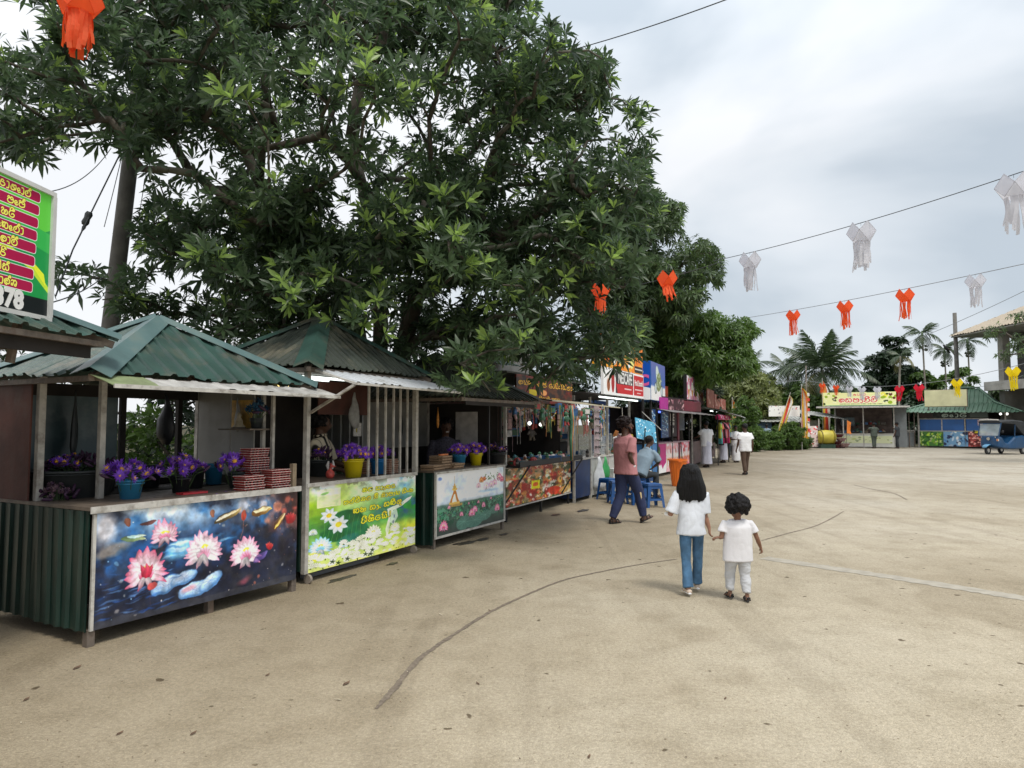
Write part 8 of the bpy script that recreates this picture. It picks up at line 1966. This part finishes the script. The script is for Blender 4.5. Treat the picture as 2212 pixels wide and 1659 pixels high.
        for i in range(60):
            z = 1 - 1.2 * (i + .5) / 60; a = i * 2.4; r0 = math.sqrt(max(0, 1 - z * z)); y = r0 * math.sin(a)
            if y > .5 and z < .45: continue
            hb_.ball(hp(r0 * math.cos(a) * .38, y * .42 - .08, z * .38 + .14), hh * .07, 6, 4)
        fuse('hair', hb_, hm_, max(.007, voxel), 0, t)
    if beard:
        b_ = MB(); b_.path([hp(-.3, .1, -.12), hp(-.24, .24, -.32), hp(0, .34, -.44), hp(.24, .24, -.32), hp(.3, .1, -.12)], [hh * .07, hh * .11, hh * .13, hh * .11, hh * .07], 8); fuse('beard', b_, hm_, max(.007, voxel), 1, t)
    # clothes
    for c in clothes:
        mb = MB(); k = c['k']; m = c['m']; lz = c.get('loose', 1.0)
        if k == 'shirt':
            hz = c['hem']; hemc = Vector((hm.x + c.get('hx', 0), hm.y + c.get('hy', 0), hz)); d_ = H * .075 * lz
            mb.path([nk + V3(0, -.004, -.012 * H), sm + V3(0, 0, .012 * H), sm - V3(0, 0, .06 * H), sm.lerp(hm, .4), sm.lerp(hemc, .8), hemc], [(nw * 1.5, nw * 1.45), (sw * .72, H * .05), (sw * 1.08 * lz ** .5, d_), (sw * 1.04 * lz, d_ * 1.02), (sw * 1.06 * lz, d_ * 1.05), (sw * c.get('flare', 1.1) * lz, d_ * 1.08)], 22)
            for s_, S_ in (('l', -1), ('r', 1)):
                e_ = c.get('sleeve', .75); sh, el, wr = J['s' + s_], J['e' + s_], J['w' + s_]; rs = ar * c.get('srad', 1.6)
                pts = [sh - V3(S_ * .04 * H / 1.2, 0, .030 * H), sh + V3(-S_ * .004, 0, -.024 * H), sh.lerp(el, .45), sh.lerp(el, min(e_, 1))]; rd = [rs * .80, rs * .97, rs * 1.03, rs * (1.15 if e_ <= 1 else .9)]
                if e_ > 1: pts.append(el.lerp(wr, e_ - 1)); rd.append(rs * .72)
                mb.path(pts, rd, 14)
            fuse('shirt', mb, m, max(.006, voxel), 9, t, c.get('wr', .006) * H / 1.2, (8, 8, 4), seed=seed)
            if c.get('collar'):
                cb = MB(); cb.path([nk + V3(nw * 1.3 * math.cos(a), nw * 1.3 * math.sin(a), .0 + .012 * math.sin(a)) for a in np.linspace(-.9 - math.pi * 0, math.pi + .9, 12)], (.012, .016), 6); cb.build('collar', m, t, smooth=True)
        elif k == 'trousers':
            lr = H * .052 * lz; top = c.get('top', hm.z + .06 * H); mb.path([Vector((hm.x, hm.y, top)), hm, hm - V3(0, 0, .05 * H)], [(hw * 1.0, H * .068), (hw * 1.1, H * .078), (hw * .95, H * .07)], 16)
            for s_ in ('l', 'r'):
                a_ = J['a' + s_] + V3(0, 0, c.get('cuff', .02)); kn = J['k' + s_]; h_ = J['h' + s_]
                mb.path([h_, h_.lerp(kn, .4), kn, kn.lerp(a_, .6), a_], [(lr * 1.2, lr * 1.25), (lr * 1.08, lr * 1.12), (lr * .86, lr * .88), (lr * c.get('mid', .8), lr * .84), (lr * c.get('end', .72), lr * c.get('end', .72))], 14)
            fuse('trousers', mb, m, max(.006, voxel), 5, t, c.get('wr', .005) * H / 1.2, (10, 10, 14) if c.get('crumple') else (10, 10, 5), seed + 3)
        elif k == 'wrap':
            b_ = c.get('bot', .12); mb.path([Vector((hm.x, hm.y, hm.z + .1 * H)), hm, Vector((hm.x, hm.y + c.get('sy', 0) * .5, (hm.z + b_) / 2)), Vector((hm.x, hm.y + c.get('sy', 0), b_))], [(hw * 1.0, H * .075), (hw * 1.18, H * .095), (hw * 1.2 * lz, H * .1 * lz), (hw * 1.3 * lz, H * .11 * lz)], 20)
            fuse(c.get('name', 'sarong'), mb, m, max(.008, voxel), 2, t, .012, (14, 14, 2.5), seed)
    for c in clothes:
        k = c['k']; m = c['m']
        if k in ('shoes', 'sandals'):
            for s_ in ('l', 'r'):
                an = J['a' + s_]; f = Vector(P.get('f' + s_, (0, 1, 0))).normalized(); tu = P.get('tu' + s_, 0); z = V3(0, 0, 1); q = f * 1 + z * tu; q.normalize(); heel = an - q * .055 * hk - z * .065 * hk - (z * 0); tip = heel + q * .245 * hk
                so = MB(); so.path([heel - q * .01, heel + q * .05 * hk, heel + q * .13 * hk, heel + q * .2 * hk, tip], [(.022 * hk, .012 * hk), (.036 * hk, .013 * hk), (.036 * hk, .012 * hk), (.045 * hk, .011 * hk), (.022 * hk, .010 * hk)] if abs(frame_of(q)[0].z) < .5 else [.012 * hk] * 5, 12)
                shoe = thing_part('shoe', so, c.get('sole') or m, t)
                up = MB()
                if k == 'shoes':
                    up.path([heel + z * .025 * hk, heel + q * .07 * hk + z * .03 * hk, heel + q * .15 * hk + z * .022 * hk, tip - q * .025 * hk + z * .012 * hk], [(.034 * hk, .030 * hk), (.040 * hk, .034 * hk), (.044 * hk, .026 * hk), (.030 * hk, .014 * hk)], 12); thing_part('upper', up, m, shoe, True)
                else:
                    sd_ = f.cross(z)
                    for o_, h_ in ((.02, .045), (.10, .045), (.165, .03)):
                        b = heel + q * o_ * hk; up.path([b + sd_ * .042 * hk, b + sd_ * .036 * hk + z * h_ * hk, b + z * (h_ + .022) * hk + q * .012 * hk, b - sd_ * .036 * hk + z * h_ * hk, b - sd_ * .042 * hk], [(.011 * hk, .006 * hk)] * 5, 6)
                    up.path([heel - q * .0 + z * .0, heel - q * .012 + z * .06 * hk], [(.02 * hk, .008 * hk)] * 2, 7); thing_part('straps', up, m, shoe, False)
    return t
def thing_part(n, mb, m, parent, smooth=True): return mb.build(n, m, parent, smooth=smooth)
def stand(H, sw=.115, hw=.05, hip=.52, sh=.82, step=0.0, arms=(.02, .02), bend=.03, headk=.135):
    """upright pose with an optional stride (right leg forward for positive step)"""
    d = dict(head=(0, .012 * H, H * (1 - headk * .48)), neck=(0, 0, H * (1 - headk * 1.1)), sl=(-sw * H, 0, sh * H), sr=(sw * H, 0, sh * H), hl=(-hw * H, 0, hip * H), hr=(hw * H, 0, hip * H))
    for s_, S_, st in (('l', -1, -step), ('r', 1, step)):
        d['k' + s_] = (S_ * hw * H * .95, st * .5 + .02, .28 * H); d['a' + s_] = (S_ * hw * H * .9, st, .045 * H + .015)
        ar_ = -st * .45; d['e' + s_] = (S_ * (sw + arms[0] + .008) * H, ar_ * .5 - .015, (sh - .175) * H); d['w' + s_] = (S_ * (sw + arms[1] + .018) * H, ar_ + bend * H, (sh - .32) * H)
    return d
C_wt = mat('white_tshirt', (.66, .69, .74), .85, .04, 5, .3, 200); C_wt2 = mat('off_white_tshirt', (.68, .67, .69), .85, .04, 5, .3, 200)
C_den = mat('blue_denim', (.062, .145, .255), .9, .45, 9, .5, 260); C_lg = mat('light_grey_jersey', (.52, .53, .55), .85, .06, 6, .3, 200); C_pink = mat('dusty_pink_cotton', (.46, .20, .21), .85, .1, 6, .4, 200)
C_navy = mat('navy_track_cotton', (.018, .028, .085), .75, .2, 6, .4, 200); C_blk = mat('black_rubber', (.012, .012, .013), .6, .2); C_crm = mat('cream_canvas', (.62, .50, .40), .7, .1); C_white = mat('white_cotton', (.72, .72, .73), .8, .04, 5); C_sar = mat('pale_lilac_sarong', (.55, .55, .64), .8, .1, 5)
C_br = mat('brown_trousers', (.075, .045, .028), .8, .2); C_dk = mat('dark_cloth', (.025, .03, .035), .85, .3); C_ol = mat('olive_cloth', (.06, .075, .06), .85, .2); C_bg = mat('blue_grey_shirt', (.20, .27, .33), .85, .1); C_pt = mat('checked_shirt', (.055, .05, .07), .85, .5, 40)

# girl and small boy, hand in hand, seen from behind
g0 = gp(1497, 1284); gx, gy = g0.x, g0.y; b0 = gp(1596, 1297); bx0, by0 = b0.x, b0.y
JH = Vector(((gx + bx0) / 2 - .025, (gy + by0) / 2, .555))           # the joined hands
H = 1.22; gl = JH - Vector((gx, gy, 0))
P = stand(H, .100, .048, .50, .785, .075, headk=.158); P['head'] = (-.01, .01, H * .925); P['neck'] = (0, 0, H * .82)
P.update(er=(gl.x * .80, .0, .735), wr=(gl.x + .008, .0, .62), hdr=(.05, .0, -1), hnr=(.6, -.4, 0), htr=(0, 1, .1), el=(-.205, .0, .745), wl=(-.16, .16, .76), hdl=(.3, .8, .1), hnl=(.7, 0, .3), htl=(0, .3, 1), fl=(-.12, 1, 0), fr=(.1, 1, 0), kl=(-.064, .0, .32), al=(-.06, -.07, .075), kr=(.064, .05, .32), ar=(.066, .09, .085), curl=.55)
girl = person('girl in oversized white t-shirt and blue jeans with long black hair', (gx, gy, 0), 0, H, P,
    [dict(k='shirt', m=C_wt, hem=.56, loose=.98, sleeve=.9, srad=1.75, flare=1.22, wr=.013), dict(k='trousers', m=C_den, loose=.80, end=1.02, mid=.9, cuff=.005, wr=.009), dict(k='shoes', m=C_crm, sole=C_white)], M_skinl, 'long', M_hair, .0058, None, .66, headk=.158, seed=3)
lab(MB().box(-.035, .035, -.02, .02, -.012, .012).build('tissue', M_wt, None, loc=(gx - .215, gy + .02, .745), rot=(.3, .2, .4)), 'small white tissue at the elbow of the girl in jeans', 'tissue')
H = .94; bl = JH - Vector((bx0, by0, 0))
P = stand(H, .125, .058, .44, .765, .05, headk=.215); P['head'] = (0, .0, H * .888); P['neck'] = (0, 0, H * .775)
P.update(el=(-.155, -.015, .565), wl=(bl.x + .038, -.01, .572), hdl=(-1, .0, -.12), hnl=(.0, .3, -1), htl=(0, 1, .2), er=(.175, -.01, .56), wr=(.215, .02, .475), hdr=(.3, .1, -1), hnr=(-1, 0, 0), htr=(0, 1, 0), al=(-.062, .055, .055), kl=(-.06, .05, .24), ar=(.058, -.055, .05), kr=(.06, .0, .24), fl=(-.15, 1, 0), fr=(.15, 1, 0), curl=.75)
boy = person('small curly haired boy in white t-shirt and pale grey trousers holding a hand', (bx0, by0, 0), 0, H, P,
    [dict(k='shirt', m=C_wt2, hem=.355, loose=1.08, sleeve=.66, srad=1.6, flare=1.08, wr=.010), dict(k='trousers', m=C_lg, loose=1.06, end=.66, mid=.86, cuff=.03, top=.40, wr=.016, crumple=True), dict(k='sandals', m=C_blk)], M_skin, 'curly', M_hairm, .0055, None, .55, headk=.215, seed=5)

# man in pink striding past the stools
m0 = gp(1352, 1131); H = 1.70
P = stand(H, .115, .05, .52, .82, 0, headk=.135); P.update(kr=(.07, -.07, .46), ar=(.09, -.20, .08), fr=(.1, 1, 0), kl=(-.08, .22, .50), al=(-.09, .33, .10), fl=(-.1, 1, 0), tul=.35, er=(.215, -.09, 1.10), wr=(.19, .04, .86), el=(-.215, .02, 1.10), wl=(-.22, .10, .85), curl=.7, htr=(0, 1, 0), htl=(0, 1, 0))
P.update(kr=(.07, .22, .50), ar=(.09, .30, .10), tur=.35, kl=(-.06, -.05, .46), al=(-.09, -.20, .08), tul=0)
man = person('tall man in dusty pink t-shirt striding past the stools', m0, R(-58), H, P,
    [dict(k='shirt', m=C_pink, hem=.80, loose=1.12, sleeve=.85, srad=1.5, flare=1.12, wr=.008), dict(k='trousers', m=C_navy, loose=1.08, end=.62, mid=.82, cuff=.02, wr=.006), dict(k='sandals', m=C_blk)], M_skind, 'shaggy', M_hairr, .009, None, None, look=R(-25), headk=.145, beard=True, seed=7)

cf = MB(); cf.lathe([(.040, 0), (.042, .012), (.040, .024)], 14, cap=False); cf.build('wrist_band', C_white, man, loc=(.196, .0, .925), rot=(R(25), 0, 0))
st_ = MB(); st_.path([(.135, .11, .74), (.142, .19, .52), (.145, .23, .36), (.14, .28, .22)], [(.006, .020)] * 4, 6); st_.build('trouser_stripe', mat('cream_stripe', (.62, .48, .26), .7), man)

# vendors behind the counters
P = stand(1.72, .12, .05); P.update(er=(.27, .1, 1.12), wr=(.2, .33, 1.06), el=(-.27, .08, 1.14), wl=(-.22, .32, 1.06))
v2 = W(S2, 1.15, .85, 0); C_st = Art(90, 100, (.70, .66, .58))
for i in range(6): C_st.rect(6 + i * 15, 0, 12 + i * 15, 100, (.03, .03, .03))
pt2 = person('young vendor in black and cream striped shirt behind the blessing stall counter', v2, S2.rotation_euler[2] + R(205), 1.74, P, [dict(k='shirt', m=print_mat('striped_cloth', C_st, .8, .0), hem=.85, sleeve=.95, loose=1.05, collar=1), dict(k='trousers', m=C_dk)], M_skind, 'shaggy', M_hairm, .011, look=R(35), headk=.14, seed=9)
v3 = W(S3, 1.5, .78, 0)
pt3 = person('smiling vendor in dark checked shirt behind the pagoda stall counter', v3, R(200), 1.66, stand(1.66), [dict(k='shirt', m=C_pt, hem=.8, sleeve=1.4, loose=1.05), dict(k='trousers', m=C_dk)], M_skind, 'shaggy', M_hairm, .012, look=0, headk=.14, seed=10)
tb_ = MB(); tb_.box(-.018, .018, .0, .006, -.005, .005); tb_.build('teeth', M_wt, pt3, loc=(0, .012 * 1.66 + .105, 1.66 * (1 - .14 * .48) - .062))

# walkers and customers further off
def far_person(x, y, label, H, rz, top, bottom, Pm=None, wrap=None, hair='short', Y=None, step=.12, bandv=.016, skin=M_skind, arms=None, sl=.7):
    p = gp(x, y) if Y is None else Vector(((x - CX) / FOC * Y, Y, 0)); P = stand(H, step=step)
    if arms: P.update(arms)
    cl = [dict(k='shirt', m=top, hem=H * .46, sleeve=sl, loose=1.08, wr=.012)]
    cl.append(dict(k='wrap', m=bottom, bot=.13 if wrap != 'long' else .08, loose=1.05, name='sarong' if wrap != 'long' else 'skirt') if wrap else dict(k='trousers', m=bottom)); cl.append(dict(k='sandals', m=C_blk))
    return person(label, p, rz, H, P, cl, skin, hair, M_hair, bandv, 'people further off on the plaza', headk=.14, seed=int(x))
far_person(1611, 1026, 'man in white shirt and brown trousers walking away down the middle', 1.62, R(12), C_white, C_br, hair='short', step=.1)
far_person(1527, 1010, 'man in white shirt and lilac white sarong standing at the pink ice cream counter', 1.72, R(20), C_white, C_sar, wrap=True, step=.05, arms=dict(el=(-.27, .12, 1.15), wl=(-.24, .35, 1.1)))
far_person(1590, 999, 'woman in long white dress walking towards the camera holding a phone', 1.55, R(178), C_white, C_white, wrap='long', step=.05, arms=dict(er=(.21, .05, .98), wr=(.08, .22, .98), el=(-.21, .04, .98), wl=(-.06, .22, 1.0)))
far_person(1563, 1000, 'figure in white sarong half hidden behind the clothes rack', 1.6, R(30), C_dk, C_sar, wrap=True, step=.02)
far_person(1579, 989, 'dark dressed figure between the clothes rack and the woman in white', 1.55, R(170), C_dk, C_dk, step=.05)
far_person(1655, 968, 'man in blue grey shirt standing before the green shrubs', 1.62, R(-15), C_bg, C_bg, step=.04, Y=44)
far_person(1886, 968, 'customer in olive shirt leaning on the sweet kiosk counter', 1.72, R(5), C_ol, C_ol, step=.03, Y=46.6, arms=dict(el=(-.36, .1, 1.25), wl=(-.3, .3, 1.15), er=(.34, .02, 1.15), wr=(.2, .2, 1.0)))
far_person(1936, 969, 'customer in dark clothes at the right end of the sweet kiosk', 1.75, R(40), C_dk, C_dk, step=.08, Y=46.4, arms=dict(er=(.26, .12, 1.25), wr=(.16, .3, 1.35)))
far_person(1850, 960, 'vendor standing inside the sweet kiosk between the two pans', 1.6, R(180), C_ol, C_dk, Y=49.3, step=.0)
# seated figures
def seated(p, rz, H, top, bottom, label, seat=.45, hair='short', lean=.12, vox=.012, skin=M_skind, arms=None):
    hz = seat + .09; P = dict(hl=(-.09, 0, hz), hr=(.09, 0, hz), kl=(-.14, .42, seat + .06), kr=(.14, .42, seat + .06), al=(-.14, .40, .09), ar=(.14, .40, .09), sl=(-.19, lean, hz + .50), sr=(.19, lean, hz + .50), neck=(0, lean + .02, hz + .57), head=(0, lean + .08, hz + .70),
                              el=(-.25, lean + .12, hz + .24), wl=(-.15, .34, hz + .14), er=(.25, lean + .12, hz + .24), wr=(.15, .34, hz + .14))
    if arms: P.update(arms)
    return person(label, p, rz, H, P, [dict(k='shirt', m=top, hem=hz - .02, sleeve=.9, loose=1.3), dict(k='trousers', m=bottom, top=hz + .05), dict(k='sandals', m=C_blk)], skin, hair, M_hair, vox, None, headk=.14, seed=4)
sp_ = gp(1376, 1078); stool_at(sp_, .2, 'blue stool under the seated man in blue grey')
seated(sp_ + Vector((0, 0, 0)), R(-60), 1.6, C_bg, C_dk, 'man in blue grey shirt sitting bent forward on a stool behind the striding man', seat=.45, lean=.3)
q = W(S7, 3.0, .75, 0); person('ice cream vendor leaning over the pink counter beneath the ICE CREAM board', q, S7.rotation_euler[2] + R(190), 1.55, dict(stand(1.55), head=(0, .30, 1.30), neck=(0, .2, 1.20), sl=(-.18, .14, 1.14), sr=(.18, .14, 1.14), el=(-.28, .36, 1.08), wl=(-.1, .48, 1.09), er=(.28, .36, 1.08), wr=(.1, .48, 1.09)),
       [dict(k='shirt', m=C_pt, hem=.8, sleeve=.9), dict(k='trousers', m=C_dk), dict(k='sandals', m=C_blk)], M_skind, 'short', M_hair, .014, headk=.14)

# ================================================================== three-wheeler
TK = thing('auto_rickshaw', 'blue three-wheeled auto rickshaw parked nose to the plaza at the right edge', 'auto rickshaw', gp(2140, 982) + Vector((.05, .2, 0)), R(114))
# local: +y forward, x to its left-right; front wheel at y = 0
M_tb = mat('rickshaw_blue', (.008, .055, .14), .3, .12, 2, .05, dirt=.25, dirtcol=(.12, .13, .13)); M_hood = mat('black_canvas', (.02, .022, .024), .7, .3, 4, .3); M_rub = mat('tyre_rubber', (.015, .015, .016), .8, .2); M_chr = mat('chrome', (.5, .5, .5), .2, .05, metal=.9); M_ws = mat('windscreen', (.35, .42, .44), .06, .3, 2, alpha=.55)
mb = MB()
sec = [(-2.35, .62, .42, 1.0), (-1.9, .66, .30, 1.02), (-1.2, .66, .28, .95), (-.75, .60, .30, .62), (-.55, .56, .32, .62), (-.3, .54, .34, .92), (-.06, .46, .40, .98), (.06, .28, .50, .95)]
prof = []
for y, hw_, z0, z1 in sec: prof.append([(-hw_, y, z0 + .06), (-hw_ * .92, y, z0), (hw_ * .92, y, z0), (hw_, y, z0 + .06), (hw_, y, z1 - .08), (hw_ * .93, y, z1), (-hw_ * .93, y, z1), (-hw_, y, z1 - .08)])
P_ = [q for s_ in prof for q in s_]; F_ = [(8 * i + k, 8 * i + (k + 1) % 8, 8 * (i + 1) + (k + 1) % 8, 8 * (i + 1) + k) for i in range(len(sec) - 1) for k in range(8)] + [tuple(range(7, -1, -1)), tuple(8 * (len(sec) - 1) + k for k in range(8))]
mb.add(P_, F_); mb.build('body', M_tb, TK, bevel=.015)
mb = MB(); sec = [(-2.40, .60, 1.0, 1.55), (-2.0, .66, 1.0, 1.80), (-1.2, .67, 1.62, 1.86), (-.5, .64, 1.66, 1.84), (-.12, .58, 1.70, 1.80)]
prof = [[(-w_, y, a), (w_, y, a), (w_, y, b - .07), (w_ * .8, y, b), (-w_ * .8, y, b), (-w_, y, b - .07)] for y, w_, a, b in sec]; P_ = [q for s_ in prof for q in s_]
mb.add(P_, [(6 * i + k, 6 * i + (k + 1) % 6, 6 * (i + 1) + (k + 1) % 6, 6 * (i + 1) + k) for i in range(len(sec) - 1) for k in range(6)] + [tuple(range(5, -1, -1)), tuple(24 + k for k in range(6))]); mb.build('hood', M_hood, TK, bevel=.01)
MB().add([(-.50, -.02, .99), (.50, -.02, .99), (.53, -.2, 1.62), (-.53, -.2, 1.62), (-.50, -.03, .99), (.50, -.03, .99), (.53, -.21, 1.62), (-.53, -.21, 1.62)], [(0, 1, 2, 3), (4, 7, 6, 5)]).build('windscreen', M_ws, TK)
mb = MB()
for a, b in (((-.53, -.0, .97), (-.56, -.2, 1.7)), ((.53, -.0, .97), (.56, -.2, 1.7)), ((-.55, -.2, 1.66), (.55, -.2, 1.66)), ((-.53, 0, .98), (.53, 0, .98))): mb.bar(a, b, .04)
mb.build('windscreen_frame', M_tb, TK); MB().path([(-.5, -.1, 1.84), (0, -.02, 1.87), (.5, -.1, 1.84)], [(.03, .03)] * 3, 8).build('roof_visor', M_trim, TK); MB().box(-.38, .38, .0, .012, .89, .97).build('number_board', M_trim, TK)
def wheel(x, y, r=.22):
    wv_ = MB(); wv_.path([(x - .05, y, r), (x - .04, y, r), (x + .04, y, r), (x + .05, y, r)], [r * .85, r, r, r * .85], 22); o = wv_.build('wheel', M_rub, TK, smooth=False); MB().path([(x - .055, y, r), (x + .055, y, r)], r * .5, 14).build('rim', M_chr, o)
wheel(0, .10); wheel(-.56, -1.95); wheel(.56, -1.95)
MB().path([(0, -.18, .40), (0, -.08, .50), (0, .12, .53), (0, .34, .44), (0, .38, .36)], [(.14, .02), (.16, .03), (.16, .03), (.14, .03), (.10, .02)] if abs(frame_of((0, 1, 0))[0].x) > .5 else [(.02, .14), (.03, .16), (.03, .16), (.03, .14), (.02, .1)], 10).build('mudguard', mat('rickshaw_pale_blue', (.10, .26, .42), .3, .1), TK, smooth=True)
MB().tube((-.06, .06, .85), (-.06, .13, .83), .085, n=16).build('headlight', M_chr, TK); MB().box(-.05, .05, .0, .2, .3, .5).build('fork', M_black, TK)
for s_ in (-1, 1):
    MB().box(s_ * .40 - .10, s_ * .40 + .10, -.075, -.02, .72, .84).build('side_lamp', M_trim, TK); MB().box(s_ * .40 - .03 + s_ * .05, s_ * .40 + .03 + s_ * .05, -.02, .0, .74, .82).build('indicator', mat('indicator_orange', (.7, .2, .03), .3), TK)
    MB().path([(s_ * .56, -.1, 1.25), (s_ * .72, .0, 1.22)], .01, 5).build('mirror_arm', M_black, TK); MB().ball((s_ * .75, .0, 1.22), (.06, .02, .08), 8, 6).build('mirror', M_black, TK, smooth=True)
    MB().bar((s_ * .62, -1.2, .9), (s_ * .64, -1.25, 1.65), .035).build('door_pillar', M_tb, TK)
MB().box(-.55, .55, -2.1, -1.6, .62, .75).build('rear_seat', M_hood, TK); MB().box(-.55, .55, -2.2, -2.1, .75, 1.2).build('seat_back', M_hood, TK); MB().path([(-.4, -.22, 1.02), (0, -.18, 1.0), (.4, -.22, 1.02)], .015, 6).build('handlebar', M_black, TK)
